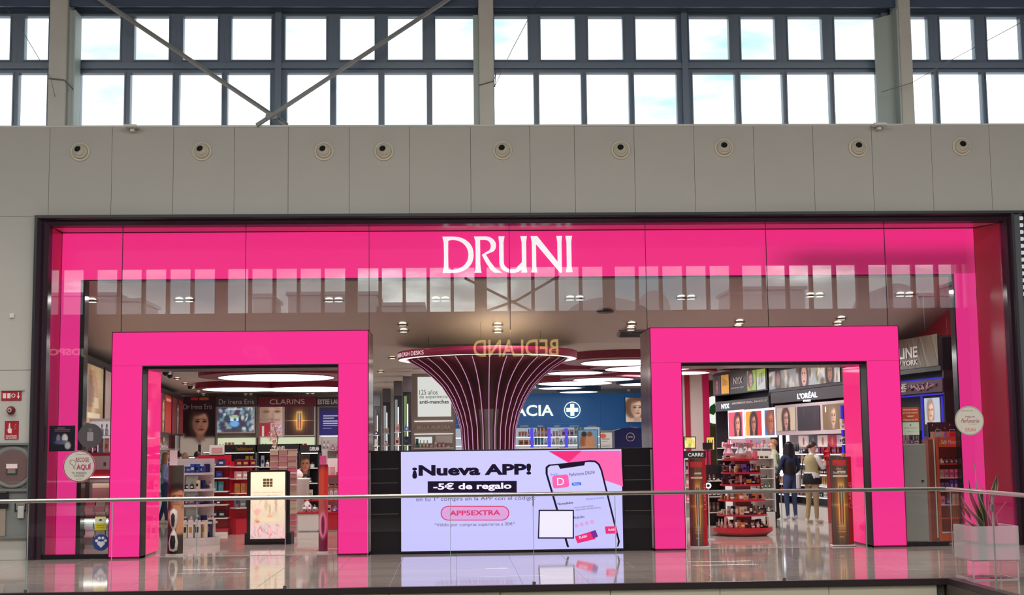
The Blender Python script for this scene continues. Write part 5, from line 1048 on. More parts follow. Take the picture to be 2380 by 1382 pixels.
# mid-distance low gondolas behind the screen counter
for (px0, px1, Y, lab, cols, sd) in ((1205, 1300, 15, 'low white gondola in front of the pharmacy shelves, left one', ['white', 'rose', 'beige', 'grey'], 7), (1302, 1342, 14, 'low white gondola before the pharmacy shelves, right one', ['white', 'black', 'silver'], 8)): dunit(lab, px0, px1, 1040, Y, '', None, 2, cols, ['box', 'bottle'], back=WHG, sc=1.3, seed=sd, lit=False, whr=lab.split(' in ')[0].split(' before')[0])
# ================================================================== RIGHT ENTRANCE
O = (FR.o.x, FR.o.y); TR = T2(FR.o.x, FR.o.y, FR.th)
def h(px, py, off=0.): return FR.hit(px, py, off)
def rpic(t, c, painter, m, out=.02, nx=40, name='picture', fm=None, bw=.0, glowframe=None):
    """c: left, right, top, bottom pixels measured at the unit face"""
    s0, _ = h(c[0], (c[2]+c[3])/2); s1, _ = h(c[1], (c[2]+c[3])/2); sm = (c[0]+c[1])/2; z1 = (h(sm, c[2])[1]); z0 = (h(sm, c[3])[1])
    if glowframe: MB().box(s0-.05, s1+.05, -out-.012, -out+.02, z0-.05, z1+.05, glowframe).build('light_frame', t)
    return sheet(name, t, s0, z0, s1-s0, z1-z0, painter, m, -out-.018, nx), s0, s1, z0, z1
WG2 = glow('cool_light_frame', (240, 242, 255), 1.6); WPL = mat('lilac_grey_panel', (196, 176, 182), .4)
s_n0, s_n1 = h(1662, 920)[0], h(1788, 900)[0]; s_l0, s_l1 = h(1793, 920)[0], h(1982, 880)[0]; s_m0, s_m1 = h(1990, 880)[0], h(2192, 850)[0]
def wallunit(name, lab, s0, s1):
    t = thing(name, lab, 'wall unit', (FR.o.x, FR.o.y, 0), FR.th)
    MB().box(s0, s1, .42, .47, 0, 3.5, DK).box(s0, s0+.04, .0, .42, 0, 3.5, DK).box(s1-.04, s1, 0, .42, 0, 3.5, DK).build('carcass', t); MB().box(s0+.04, s1-.04, 0, .42, 3.46, 3.5, DK).build('top', t)
    return t
def hd(t, s0, s1, z0, z1, m=DK, nm='sign_board'): return MB().box(s0, s1, -.03, .3, z0, z1, m).build(nm, t)
zl_ = lambda px, py: h(px, py)[1]
# NYX unit
t = wallunit('makeup_wall_unit', 'dark makeup wall unit with three lit face posters and diagonal header pictures', s_n0, s_n1)
zt_, zb_ = 3.46, zl_(1720, 911)
MB().box(s_n0, s_n1, -.05, .3, zb_-.03, zt_, DK).build('header_board', t)
sA = [h(p, 890)[0] for p in (1662, 1681, 1700, 1742, 1764, 1786)]
Hh = zt_-.05-zb_
for (a, b_), p in zip(((0, 1), (1, 2), (3, 4), (4, 5)), (face(.5, .5, .3, (150, 96, 76), (50, 28, 36), (70, 50, 70), hairlen=1.), layers(bands([(0, 1, (206, 150, 50))]), *[bar(.15+.1*k, .19+.1*k, .45, .85-.03*k, (60, 36, 30)) for k in range(7)]), face(.4, .55, .34, (206, 150, 130), (60, 36, 36), (150, 196, 70), turn=.6, hairlen=.6), layers(bands([(0, 1, (176, 206, 90)), (0, .6, (200, 210, 206))]), *[bar(.15+.1*k, .2+.1*k, .2+.03*k, .75+.02*k, (36, 44, 40)) for k in range(7)]))):
    sheet('header_picture', t, sA[a]+.02, zb_, sA[b_]-sA[a]-.04, Hh, p, PRS, -.065, 26)
text('NYX', sA[2]+.35, zb_+Hh*.42, (sA[3]-sA[2])*.5, Hh*.35, WHG, t, -.06, .02); text('PROFESSIONAL MAKEUP', sA[2]+.15, zb_+Hh*.2, (sA[3]-sA[2])*.75, Hh*.07, WHG, t, -.06)
hd(t, s_n0+.1, s_n1, zl_(1730, 951), zl_(1730, 927), mat('charcoal_board', (70, 68, 74), .4))
a, c = h(1680, 940)[0], h(1698, 940)[0]; za, zb2 = zl_(1730, 947)+.02, zl_(1730, 932)-.02; text('NYX', a, za, c-a, zb2-za, WG2, t, -.035, .02); a, c = h(1705, 940)[0], h(1790, 930)[0]-.1; text('PROFESSIONAL MAKEUP', a, za+.08, c-a, (zb2-za)*.42, WHG, t, -.035, .02)
P3 = [face(.65, .5, .36, (214, 140, 120), (60, 30, 34), (206, 70, 90), lip=(150, 30, 60)), face(.5, .5, .36, (176, 110, 90), (34, 24, 28), (206, 140, 40), lip=(160, 40, 80), extra=bar(.6, 1, 0, 1, (190, 40, 50))), face(.6, .5, .42, (170, 100, 70), (120, 60, 40), (50, 100, 170), lip=(190, 60, 60), hairlen=.3)]
for c, p in zip(((1695, 1728, 957, 1014), (1735, 1772, 955, 1012), (1779, 1802, 952, 1011)), P3): rpic(t, c, p, PRL, .0, 60, 'face_poster', glowframe=WG2)
shz = [1.62, 1.35, 1.08, .82, .56]
def shelves(t, s0, s1, zs, where, grp, cols, kinds, seed, sc=1., front=REDS, lit=False):
    for i, z in enumerate(zs):
        MB().box(s0+.04, s1-.04, .0, .42, z-.02, z, WHG).build('shelf', t)
        if lit: MB().box(s0+.06, s1-.06, .005, .015, z-.03, z-.02, glow('soft_strip', (250, 246, 255), 1.6)).build('strip_light', t)
        row(TR, s0+.08, s1-.06, .13, z, 'the %s shelf of %s' % (ordn(i), where), grp, kinds, cols[i % len(cols)], seed=seed+i, sc=sc)
    MB().box(s0+.04, s1-.04, .02, .42, 0, zs[-1]-.22, WHG).build('base_drawers', t)
shelves(t, s_n0, s_n1, [1.55, 1.25, .95], 'the unit with three lit faces', 'makeup under the three lit faces', [['pink', 'rose', 'white', 'beige'], ['black', 'pink', 'white'], ['black', 'violet', 'rose']], ['box', 'palette', 'tube'], 300, 1.25)
MB().box(s_n0+.04, s_n1-.04, .36, .42, .7, 2.0, WPL).build('lit_back', t)
# L'OREAL unit
t = wallunit('makeup_wall_unit', 'dark makeup wall unit with a street portrait strip and three square face pictures', s_l0, s_l1)
zb_ = zl_(1880, 899); MB().box(s_l0, s_l1, -.05, .3, zb_-.03, 3.46, DK).build('header_board', t)
def city(U, V, rgb, asp):
    blobs([(150, 150, 120), (190, 190, 200), (110, 100, 60), (206, 200, 190), (90, 80, 60)], 8, 50, (150, 156, 160), .3)(U, V, rgb, asp)
    for cx, r, c in ((.14, .42, (150, 90, 80)), (.52, .62, (206, 160, 146)), (.87, .5, (150, 110, 90))):
        mix(rgb, ss(ell(U*asp, V, cx*asp, .45, r*1.15, .75), .08), C(44, 28, 34)); mix(rgb, ss(ell(U*asp, V, cx*asp+r*.1, .55, r*.62, r*.95), .06), C(*c)); mix(rgb, ss(ell(U*asp, V, cx*asp+r*.12, .55-r*.5, r*.2, r*.08), .1), C(150, 40, 50))
        for s in (-1, 1): mix(rgb, ss(ell(U*asp, V, cx*asp+s*r*.25+.02, .55+r*.2, r*.13, r*.06), .1), C(50, 34, 36))
rpic(t, (1794, 1960, 852, 896), city, PRS, .055, 210)
hd(t, s_l0+.02, s_l1-.05, zl_(1880, 930), zl_(1880, 903), mat('charcoal_board2', (62, 56, 62), .4))
a, c = h(1857, 920)[0], h(1903, 915)[0]; text("L'OR\u00c9AL", a, zl_(1880, 925), c-a, zl_(1880, 909)-zl_(1880, 925), WG2, t, -.035, .02); a, c = h(1872, 932)[0], h(1889, 932)[0]; text('PARIS', a, zl_(1880, 933), c-a, zl_(1880, 928)-zl_(1880, 933), WG2, t, -.045, .02)
MB().box(h(1804, 970)[0], h(1972, 960)[0], -.02, .3, zl_(1880, 1009), zl_(1880, 936), WPL).build('picture_board', t)
rpic(t, (1810, 1852, 947, 1000), face(.5, .5, .38, (206, 156, 140), (70, 30, 36), (190, 176, 150), lip=(160, 30, 50), turn=.4), PRS, .02, 64, 'face_poster'); rpic(t, (1857, 1909, 943, 999), layers(bands([(0, 1, (52, 44, 52))]), spot(.3, .75, .12, .16, (80, 70, 80), .6), spot(.8, .6, .08, .3, (76, 66, 76), .6), bar(.22, .42, .3, .33, (110, 100, 110))), PR, .02, 30, 'dark_screen'); rpic(t, (1916, 1966, 938, 996), face(.5, .5, .38, (200, 166, 140), (120, 96, 80), (110, 90, 60), lip=(160, 80, 76), turn=.3, extra=layers(spot(.15, .8, .06, .12, (250, 250, 240)), spot(.85, .3, .05, .1, (240, 235, 220)))), PRS, .02, 64, 'face_poster')
MB().box(s_l0+.04, s_l1-.04, .36, .42, .7, 2.1, WPL).build('lit_back', t)
mini = lambda U, V, rgb, asp: (bands([(0, 1, (206, 180, 180))], False)(U, V, rgb, asp), [mix(rgb, ss(np.maximum(np.abs(U-cx)-.08, np.abs(V-.5)-.5), .002), C(*c)) or mix(rgb, ss(ell(U*asp, V, cx*asp, .5, .2, .34), .1), C(*c2)) for cx, c, c2 in ((.1, (214, 190, 186), (120, 60, 60)), (.28, (60, 66, 76), (120, 120, 130)), (.46, (216, 196, 190), (150, 90, 90)), (.63, (176, 50, 70), (206, 120, 130)), (.8, (160, 170, 190), (120, 70, 50)), (.95, (206, 150, 130), (60, 40, 44)))])
rpic(t, (1838, 1966, 1011, 1038), mini, PRS, -.2, 80)
for px in (1812, 1828, 1970): a = h(px, 1030)[0]; MB().box(a, a+.05, -.01, .05, .9, zl_(px, 1011), WG2).build('light_upright', t)
shelves(t, s_l0, s_l1, [1.42, 1.2, .98, .74, .5], 'the unit with three square face pictures', 'makeup under the square face pictures', [['black', 'white', 'burgundy'], ['red', 'rose', 'white', 'black'], ['teal', 'black', 'grey', 'white'], ['gold', 'rose', 'black'], ['red', 'black', 'white', 'burgundy']], ['box', 'lipstick', 'palette', 'tube', 'bottle'], 320, 1.25, lit=True)
# MAYBELLINE unit
t = wallunit('makeup_wall_unit', 'dark makeup wall unit with violet-blue light lines at the right of the right portal', s_m0, s_m1); VB2 = glow('violet_line', (70, 56, 220), .9)
def metro(U, V, rgb, asp):
    rgb[:] = C(168, 176, 190); Q = np.random.default_rng(3); mix(rgb, ss(-(U-.38-.15*np.sin(V*4)), .02), C(110, 98, 84))
    for i in range(16):
        x = .4+Q.random()*.6; mix(rgb, ss(np.abs((U-x)*asp-(V-.5)*(Q.random()-.5)*1.5)-.02, .01)*(U > .4), C(*[(150, 136, 110), (80, 72, 64), (170, 160, 140)][Q.integers(3)]))
    mix(rgb, ss(V-.25+U, .02), C(120, 70, 70))
zb_ = zl_(2140, 862); MB().box(s_m0, s_m1, -.05, .3, zb_-.03, 3.46, DK).build('header_board', t)
sx_ = h(2020, 850)[0]; sh, a0, a1, b0_, b1_ = rpic(t, (2010, 2189, 790, 860), metro, PR, .055, 130)
a, c = h(2089, 830)[0], h(2142, 820)[0]; wl = (c-a); text('MAYBELLINE', c-wl*2.3, zl_(2115, 833), wl*2.3, zl_(2115, 808)-zl_(2115, 833), WHG, t, -.08, .02); text('NEW YORK', c-wl*1.25, zl_(2115, 850), wl*1.25, zl_(2115, 838)-zl_(2115, 850), WHG, t, -.08, .02)
hd(t, s_m0, s_m1, zl_(2140, 914), zl_(2140, 884), mat('plum_board', (74, 30, 52), .35))
for py in (881, 917): z = zl_(2140, py); MB().box(s_m0, s_m1, -.04, .0, z-.025, z+.0, VB2).build('light_line', t)
a, c = h(2088, 905)[0], h(2112, 900)[0]; text('MAYBELLINE', c-1.5, zl_(2100, 905), 1.5, zl_(2100, 892)-zl_(2100, 905), WHG, t, -.04, .03); text('NEW YORK', c-.75, zl_(2100, 912), .75, zl_(2100, 907)-zl_(2100, 912), WHG, t, -.04, .03)
R = random.Random(12); g0, g1 = h(2118, 895)[0], h(2186, 890)[0]; zg0, zg1 = zl_(2150, 911), zl_(2150, 886); GRF = mat('graffiti_pink', (206, 160, 180), .4)
for k in range(9):
    x = g0+(g1-g0)*(k+.5)/9; pts = [(x+R.uniform(-.12, .12), -.045, R.uniform(zg0+.03, zg1-.03)) for _ in range(4)]; MB().tube(pts, .016, GRF, 5).build('graffiti_stroke', t)
rpic(t, (2151, 2187, 924, 985), face(.4, .5, .34, (226, 186, 160), (150, 130, 120), (176, 190, 206), shirt=(226, 214, 200), lip=(180, 90, 90), hw=1.1), PRL, .0, 30, 'face_poster')
for px in (2143, 2190): a = h(px, 950)[0]; MB().box(a, a+.04, -.02, .0, .3, zl_(px, 920), VB2).build('light_upright', t)
shelves(t, s_m0, s_m1, [1.6, 1.2, .8], 'the violet-lined unit by the right portal', 'makeup on the violet-lined unit', [['violet', 'black', 'rose'], ['black', 'pink', 'white'], ['violet', 'amber', 'rose']], ['box', 'palette', 'tube'], 340, 1.25)
# slim blue-lit mirror unit right of the faces, against the right jamb
t = thing('tall_lit_rack', 'tall narrow product rack with violet-blue light beside the right jamb', 'display stand', FR.P(h(1990, 1050)[0]-.35, .12), FR.th)
MB().box(0, .5, .0, .1, 0, 2.4, DK).build('back_panel', t); MB().box(0, .04, -.03, 0, .2, 2.4, VB2).build('light_upright', t)
Tt = T2(t.location.x, t.location.y, FR.th)
for k in range(6): MB().box(.05, .48, -.16, .0, .4+.3*k, .42+.3*k, WHG).build('shelf', t); row(Tt, .06, .48, -.08, .42+.3*k, 'shelf %s of the narrow rack beside the right jamb' % ordn(k), 'goods on the narrow lit rack', ['box', 'palette'], ['beige', 'rose', 'black', 'amber'], seed=350+k, sc=1.0)

# round stepped stand with red shelves
rx, ry = X(1725, 1200, 3.35), 3.35
rs = thing('round_tiered_stand', 'round tiered stand with red shelves of makeup in the right entrance', 'display stand', (rx, ry, 0))
tr = [(1066, .335), (1097, .36), (1125, .385), (1161, .43), (1196, .455)]
RSH = mat('coral_red_shelf', (206, 40, 62), .35)
MB().lathe([(0, .0), (.42, .0), (.50, .05), (.535, .075)], mat('coral_base', (190, 90, 90), .4), 36).lathe([(.54, .075), (.54, .145), (0, .145)], RSH, 36, smooth=False).build('base', rs)
MB().box(-.14, .14, -.14, .14, .145, 1.45, mat('taupe_core', (150, 120, 112), .5)).build('core', rs)
levels = [(Z(1725, py, ry-r), r) for py, r in tr]+[(.147, .52)]
for z, r in levels[:-1]: MB().lathe([(.14, z-.032), (r, z-.032), (r, z-.001), (.0, z-.001)], RSH, 32, smooth=False).build('shelf', rs)
cs6 = [['pink', 'rose', 'beige', 'silver'], ['beige', 'navy', 'violet', 'brown'], ['rose', 'black', 'brown', 'burgundy'], ['rose', 'beige', 'black', 'amber'], ['beige', 'white', 'brown', 'black'], ['brown', 'black', 'rose', 'amber', 'beige']]
for i, (z, r) in enumerate(levels):
    R = random.Random(400+i); nn = 15 if i else 9
    for k in range(nn):
        a = math.pi*(1.03-1.06*(k+.5)/nn); c = R.choice(cs6[i]); kd = R.choice(['box', 'palette', 'bottle', 'jar', 'tube', 'palette']); c2 = R.choice(['silver', 'white', 'gold', 'black']); c2 = 'gold' if c2 == c else c2
        place(kd, c, R.randrange(3), c2, (rx+(r-.06)*math.cos(a), ry-(r-.06)*math.sin(a), z), a-math.pi/2+R.uniform(-.2, .2), '%s %s, %s from left, %s tier of the round red stand' % (c, KN[kd][1], ordn(k), ('top', 'second', 'third', 'fourth', 'fifth', 'lowest')[i]), 'makeup on the round red stand', .95)
    if i:
        for k in range(7):
            a = math.pi*(1-(k+.5)/7); c = R.choice(cs6[i]); rr = r*.58
            if rr < .2: continue
            place('box', c, 0, 'white' if c != 'white' else 'gold', (rx+rr*math.cos(a), ry-rr*math.sin(a), z), a-math.pi/2, '%s boxed product, %s in the inner ring, %s tier of the round red stand' % (c, ordn(k), ('top', 'second', 'third', 'fourth', 'fifth', 'lowest')[i]), 'makeup on the round red stand', .95)
# gift bags wrapped in cellophane on its top
for i, (dx, dy, c) in enumerate(((-.2, -.05, 'pink'), (.02, -.1, 'silver'), (.2, -.02, 'rose'))):
    t = thing('gift_bag', '%s cellophane gift bag on top of the round red stand, %s from the left' % (c, ordn(i)), 'bag', (rx+dx, ry+dy+.16, levels[0][0])); MB().lathe([(0, 0), (.085, 0), (.1, .1), (.05, .2)], mat('cello_'+c, tuple(int(v*.6+80) for v in PAL[c]), .15), 9, smooth=False).build('sack', t); MB().lathe([(.05, .2), (.09, .27), (.0, .24)], mat('cello_'+c, PAL[c], .15), 9, smooth=False).build('gathered_top', t)

# white gondola behind, along its right side
Yw = 5.6; x0, x1 = X(1748, 1150, Yw), X(1803, 1150, Yw); wg = thing('white_gondola', 'white stepped gondola of nail and lip colours behind the round red stand', 'display stand', (x0, Yw, 0)); w = x1-x0
MB().box(0, w, .3, .4, 0, 1.5, WHG).box(w-.02, w, 0, .3, 0, 1.42, WHG).box(0, w, 0, .3, 0, .3, WHG).build('carcass', wg)
for i, z in enumerate((1.36, 1.16, .96, .76, .55, .3)): MB().box(0, w-.02, .02, .3, z-.016, z, WHG).build('shelf', wg); row(T2(x0, Yw+.1), .1, w-.03, 0, z, 'the %s step of the white nail colour gondola' % ordn(i), 'nail colours on the white gondola', ['bottle', 'jar', 'lipstick'], [['black', 'burgundy'], ['black', 'grey'], ['black', 'rose'], ['green', 'black'], ['rose', 'burgundy'], ['brown', 'beige']][i], seed=430+i, sc=.9)
# displays left of the round stand
dunit('black cosmetics unit left of the round red stand', 1640, 1684, 1080, 6.4, '', None, 5, ['black', 'brown', 'beige', 'silver'], ['bottle', 'box', 'jar'], seed=9, sc=1.0, whr='the black unit by the red stand', lit=False)
t, x0, w, zt = dunit('white lit counter display at the left jamb of the right entrance', 1588, 1640, 1048, 9.0, 'CARRE', (1598, 1634), 4, ['white', 'pink', 'rose', 'silver'], ['bottle', 'box'], seed=10, back=WHG, whr='the white display at the left jamb')
framed('wall_poster', 'yellow flower poster behind the white display in the right entrance', 'poster', 1589, 1618, 1014, 1042, 10.5, blobs([(226, 206, 90), (240, 226, 150), (150, 180, 90)], 5, 20, (226, 216, 150), .2), PRS)
framed('wall_poster', 'yellow patterned card in the right entrance, right of the flower poster', 'poster', 1640, 1662, 1014, 1046, 10.3, layers(bands([(0, 1, (226, 200, 70))]), bar(.2, .35, .4, .8, (60, 50, 30)), bar(.5, .6, .3, .7, (180, 50, 40)), bar(.75, .85, .4, .8, (60, 50, 30))), PRS)
sn = thing('screen_on_arm', 'small black monitor on a stand beside the yellow card', 'monitor', (X(1645, 1038, 8.5), 8.5, 0)); MB().box(-.11, .11, 0, .03, Z(1645, 1044, 8.5), Z(1645, 1028, 8.5), BLACK).build('display', sn); MB().box(-.015, .015, .03, .06, 0, Z(1645, 1036, 8.5), DK).box(-.12, .12, -.06, .12, 0, .015, DK).build('stand', sn)
# column with magenta edges
Yk = 16; x0, x1 = X(1594, 950, Yk), X(1644, 950, Yk); t = thing('shop_column', 'white square column with magenta edge strips inside the right entrance', 'column', (x0, Yk, 0)); w = x1-x0
MB().box(.0, w, .02, .9, 0, HC-.002, mat('column_white', (206, 190, 184), .5)).build('shaft', t); MB().box(-.02, .12, 0, .03, 0, HC-.002, CRW).build('edge_strip', t); MB().box(w-.12, w+.06, 0, .03, 0, HC-.002, mat('magenta_strip', (206, 24, 92), .4)).build('edge_strip', t)
t = thing('round_sign', 'round white sign with a green leaf on the olive wall', 'sign', (X(1662, 952, 20), 20, Z(1662, 952, 20))); MB().disc((0, -.02, 0), .42, glow('white_disc_sign', (236, 240, 230), 1.), 28, 'y').lathe([(.42, 0), (.42, .04)], WHG, 28, axis='y').build('plate', t); MB().poly([(-.2, -.1), (-.05, -.16), (.05, 0), (-.02, .2), (-.16, .1)], -.04, -.025, mat('leaf_green', (60, 150, 80), .5)).build('leaf', t)
MB().box(-1.6, 2.5, .05, .1, -2.9, 1.5, mat('moss_panel', (92, 88, 52), .8, noise=.3, nscale=8)).build('panel', t)
# tall slim round mirror lamp
mx = X(1646, 1128, 2.2); t = thing('makeup_mirror', 'small round lit mirror on a stand at the left of the red round stand', 'mirror', (mx, 2.2, 0)); zz = Z(1646, 1128, 2.2)
MB().lathe([(0, .0), (.1, .0), (.1, .015), (.012, .02), (.012, zz-.06)], WHG, 16).build('stand', t); MB().lathe([(.028, 0), (.05, 0), (.05, .02)], glow('mirror_ring', (250, 250, 255), 3), 22, (0, 0, zz), axis='y').build('light_ring', t); MB().disc((0, -.005, zz), .03, DK, 16, 'y').build('glass', t)

# ------------------------------------------------------------------ far right window: grey cabinet and orange stand
Yc = .78; x0, x1 = X(2096, 1150, Yc), X(2156, 1150, Yc); zt = Z(2125, 1031, Yc); GP = mat('grey_cabinet', (176, 172, 166), .4)
t = thing('grey_cabinet', 'plain pale grey tall cabinet right of the right portal with a small handle', 'cabinet', (x0, Yc, 0)); MB().cbox(0, x1-x0, 0, .4, .03, zt, GP, .006).build('body', t); MB().box(.02, x1-x0-.02, .01, .4, 0, .03, BLACKM).build('plinth', t); a = X(2150, 1117, Yc)-x0; MB().box(a-.06, a-.02, -.02, 0, Z(2150, 1118, Yc), Z(2150, 1115, Yc), DK).build('handle', t)
MB().box(.02, x1-x0-.02, .05, .07, zt, zt+.09, glassmat('clear_acrylic', (.95, .95, .95))).build('acrylic_card', t); text('DRUNI', .1, zt+.005, .2, .05, mat('letter_crimson', (150, 40, 70), .4), t, .04)
T = T2(x0, Yc+.2); row(T, .1, x1-x0, 0, zt, 'the top of the grey cabinet', 'small items on the grey cabinet', ['bottle', 'box'], ['violet', 'white', 'rose'], seed=500, sc=.8)
Ys = 1.15; x0, x1 = X(2163, 1150, Ys), X(2246, 1150, Ys); zt = Z(2200, 1016, Ys); OR = mat('orange_stand', (206, 84, 36), .4); OR2 = mat('orange_dark', (150, 60, 34), .5)
t = thing('orange_stand', 'tall orange nail care stand with shelves behind the right glass', 'display stand', (x0, Ys, 0)); w = x1-x0
MB().box(.12, w, .3, .36, .0, zt, OR2).box(.12, .17, 0, .3, 0, zt, OR).box(w-.05, w, 0, .3, 0, zt, OR).box(.17, w-.05, .0, .3, 0, .12, OR).build('carcass', t); MB().box(-.0, .12, .02, .32, .0, zt-.03, OR2).box(.085, .105, .0, .02, .05, zt-.03, WHG).build('side_panel', t)
MB().box(.17, w-.05, -.02, .3, zt-.16, zt, OR).build('sign_board', t); text('Sally Hansen', .2, zt-.13, w-.3, .09, WHG, t, -.022, .0, shear=.4)
text('salon perfect', .02, .9, .5, .04, mat('rose_ink', (226, 150, 130), .5), t, .015, rot=math.pi/2) if False else None
for i, py in enumerate((1077, 1109, 1140, 1172, 1203, 1236)):
    z = Z(2200, py, Ys); MB().box(.17, w-.05, .0, .3, z-.015, z, OR if i in (0, 4) else WHG).build('shelf', t)
    if i < 4 : row(T2(x0, Ys+.1), .19, w-.06, 0, z, 'the %s shelf of the orange stand' % ordn(i), 'nail care on the orange stand', [['bottle'], ['box'], ['box', 'palette'], ['box']][i], [['white', 'beige', 'grey'], ['white', 'pink', 'blue', 'rose'], ['blue', 'white', 'rose', 'violet'], ['mint', 'pink', 'blue', 'green']][i], seed=510+i, sc=.9)
BGM = [mat('paper_bag_tan', (206, 150, 120), .6), mat('paper_bag_coral', (206, 110, 90), .6)]
for i, px in enumerate((2185, 2218)):
    xx = X(px, 1010, Ys); tt = thing('paper_bag', 'small printed paper bag on the orange stand, %s one' % ('left', 'right')[i], 'bag', (xx, Ys+.14, zt)); MB().poly([(-.09, 0), (.09, 0), (.1, .1), (-.1, .1)], -.05, .05, BGM[i]).build('bag', tt); MB().tube([(-.05, -.05, .1), (-.04, -.05, .13), (.04, -.05, .13), (.05, -.05, .1)], .004, WHG, 5).build('handle', tt); MB().box(-.045, .045, -.056, -.05, .015, .08, PM('pale blue') if i == 0 else PM('red')).build('print', tt)
t, w_, h_ = framed('hanging_card', 'dark card with white hearts above the orange stand', 'poster', 2156, 2216, 981, 1004, 1.5, layers(bands([(0, 1, (54, 30, 36))]), spot(.15, .8, .05, .12, (230, 210, 216)), spot(.9, .8, .05, .1, (230, 210, 216)), spot(.35, .3, .14, .2, (90, 130, 60)), spot(.68, .5, .1, .3, (150, 96, 80)), spot(.68, .7, .1, .2, (60, 30, 30))), PR)
for px in (2160, 2212): MB().tube([(X(px, 990, 1.5)-t.location.x, .02, h_), (X(px, 990, 1.5)-t.location.x, .02, zceil(1.5)-t.location.z)], .001, DK, 4).build('hanging_line', t)

# ------------------------------------------------------------------ stickers and notices on the glass (flat, at the glass)
YG_ = .095
def sticker(name, lab, px, py, r, m, painter=None, ring=None):
    x, z = at(px, py, YG_); k = 22/FPX; t = thing(name, lab, 'sticker', (x, YG_, z)); MB().lathe([(0, .004), (r*k, .004), (r*k, 0)], m, 36, axis='y', smooth=False).build('disc', t)
    if ring: MB().lathe([(r*k*.93, .0055), (r*k*.985, .0055)], ring, 36, axis='y').build('rim_line', t)
    return t, k
GYS = mat('sticker_grey', (206, 200, 188), .5); REDI = mat('ink_magenta', (176, 40, 96), .5); GRI = mat('ink_grey', (110, 104, 104), .5); DRI = mat('ink_wine', (150, 50, 70), .5)
t, k = sticker('round_sticker', 'round grey sticker announcing online order pickup on the left glass', 184, 1083, 36.5, GYS, ring=REDI)
def st_(t, k, s, x0, x1, y0, y1, m, bold=0., cx=0, cy=0, shear=0.): return text(s, (x0-cx)*k, (cy-y1)*k, (x1-x0)*k, (y1-y0)*k, m, t, -.0045, bold, ext=.001, shear=shear)
for s, a, b_, c, d, m, bd in (('RECOGE', 176, 206, 1063, 1073, REDI, .02), ('AQU\u00cd', 178, 211, 1076, 1093, REDI, .03), ('TU PEDIDO', 167, 201, 1096, 1101, GRI, .01), ('ONLINE', 173, 196, 1102, 1107, GRI, .01), ('CLICK & COLLECT', 176, 202, 1055, 1057, GRI, 0), ('druni.es', 178, 191, 1110, 1113, GRI, 0)): st_(t, k, s, a, b_, c, d, m, bd, 184, 1083)
MB().tube([((x-184)*k, -.006, (1083-y)*k) for x, y in ((172, 1088), (170, 1080), (163, 1076), (163, 1071), (168, 1068), (174, 1070), (177, 1076), (174, 1082), (175, 1090))], .003, GRI, 4).build('hand_outline', t)
t, k = sticker('round_sticker', 'round grey award sticker on the right glass beside the orange stand', 2253, 977, 34.5, GYS, ring=mat('ink_pale', (170, 160, 150), .5))
for s, a, b_, c, d, m, bd, sh in (('ELECCI\u00d3N 2024', 2236, 2262, 952, 955, GRI, 0, 0), ('MEJOR', 2243, 2266, 966, 971, DRI, 0, .2), ('Perfumerias', 2233, 2277, 972, 982, DRI, .0, .4), ('DEL A\u00d1O', 2252, 2268, 984, 986, GRI, 0, .0), ('DRUNI', 2242, 2266, 995, 1002, mat('ink_orange', (206, 90, 80), .5), .0, 0)): st_(t, k, s, a, b_, c, d, m, bd, 2253, 977, sh)
t, k = sticker('round_sticker', 'round dark perfume sticker above the pickup sticker on the left glass', 210, 1012, 28, mat('sticker_smoke', (84, 78, 82), .4)); MB().box(-7*k, 7*k, -.006, -.0045, -12*k, 8*k, mat('smoke_bottle', (150, 146, 150), .3)).box(-4*k, 4*k, -.006, -.0045, 9*k, 17*k, GRI).build('bottle_print', t)
t, k = sticker('round_sticker', 'round blue paw sticker low on the left glass', 235, 1260, 18.5, mat('paw_blue', (44, 66, 130), .4))
PWM = mat('paw_white', (226, 224, 232), .5)
for dx, dz in ((-10, 4), (-4, 10), (4, 10), (10, 4)): MB().disc((dx*k, -.006, dz*k), 3.4*k, PWM, 14, 'y').build('toe_print', t)
MB().poly([(0, -12*k), (9*k, -3*k), (7*k, 2*k), (3*k, 3*k), (0, 1*k), (-3*k, 3*k), (-7*k, 2*k), (-9*k, -3*k)][::1], -.006, -.0045, PWM).build('pad_print', t)
def notice(lab, px0, px1, py0, py1, painter, nx=24, Y=YG_):
    x0, z1 = at(px0, py0, Y); x1, z0 = at(px1, py1, Y); t = thing('notice_sheet', lab, 'notice', (x0, Y, z0)); MB().box(0, x1-x0, 0, .004, 0, z1-z0, WHG).build('sheet_back', t); sheet('print', t, 0, 0, x1-x0, z1-z0, painter, PR, -.001, nx); return t, x1-x0, z1-z0
notice('dark square perfume advert on the left glass', 115, 174, 989, 1048, layers(bands([(0, 1, (22, 18, 30))]), spot(.35, .5, .08, .16, (190, 150, 110)), spot(.6, .5, .12, .18, (210, 200, 190)), spot(.5, .35, .3, .08, (90, 96, 110)), spot(.72, .22, .12, .14, (170, 170, 170)), spot(.3, .5, .18, .2, (40, 50, 120), .5, .3), bar(.3, .6, .9, .92, (150, 130, 140)), bar(.2, .8, .83, .86, (120, 60, 90)), bar(.2, .8, .76, .79, (120, 60, 90))), 40)
t, w_, h_ = notice('small yellow video surveillance notice on the left glass', 221, 246, 1200, 1232, layers(bands([(0, 1, (206, 190, 40)), (.52, .95, (226, 222, 190))]), spot(.5, .75, .1, .07, (40, 40, 40)), bar(.15, .85, .2, .24, (120, 100, 20)), bar(.15, .85, .34, .38, (120, 100, 20))), 22)
t, w_, h_ = notice('orange paper notice with white text on the right glass', 2096, 2136, 946, 979, bands([(0, 1, (176, 74, 50))]), 4)
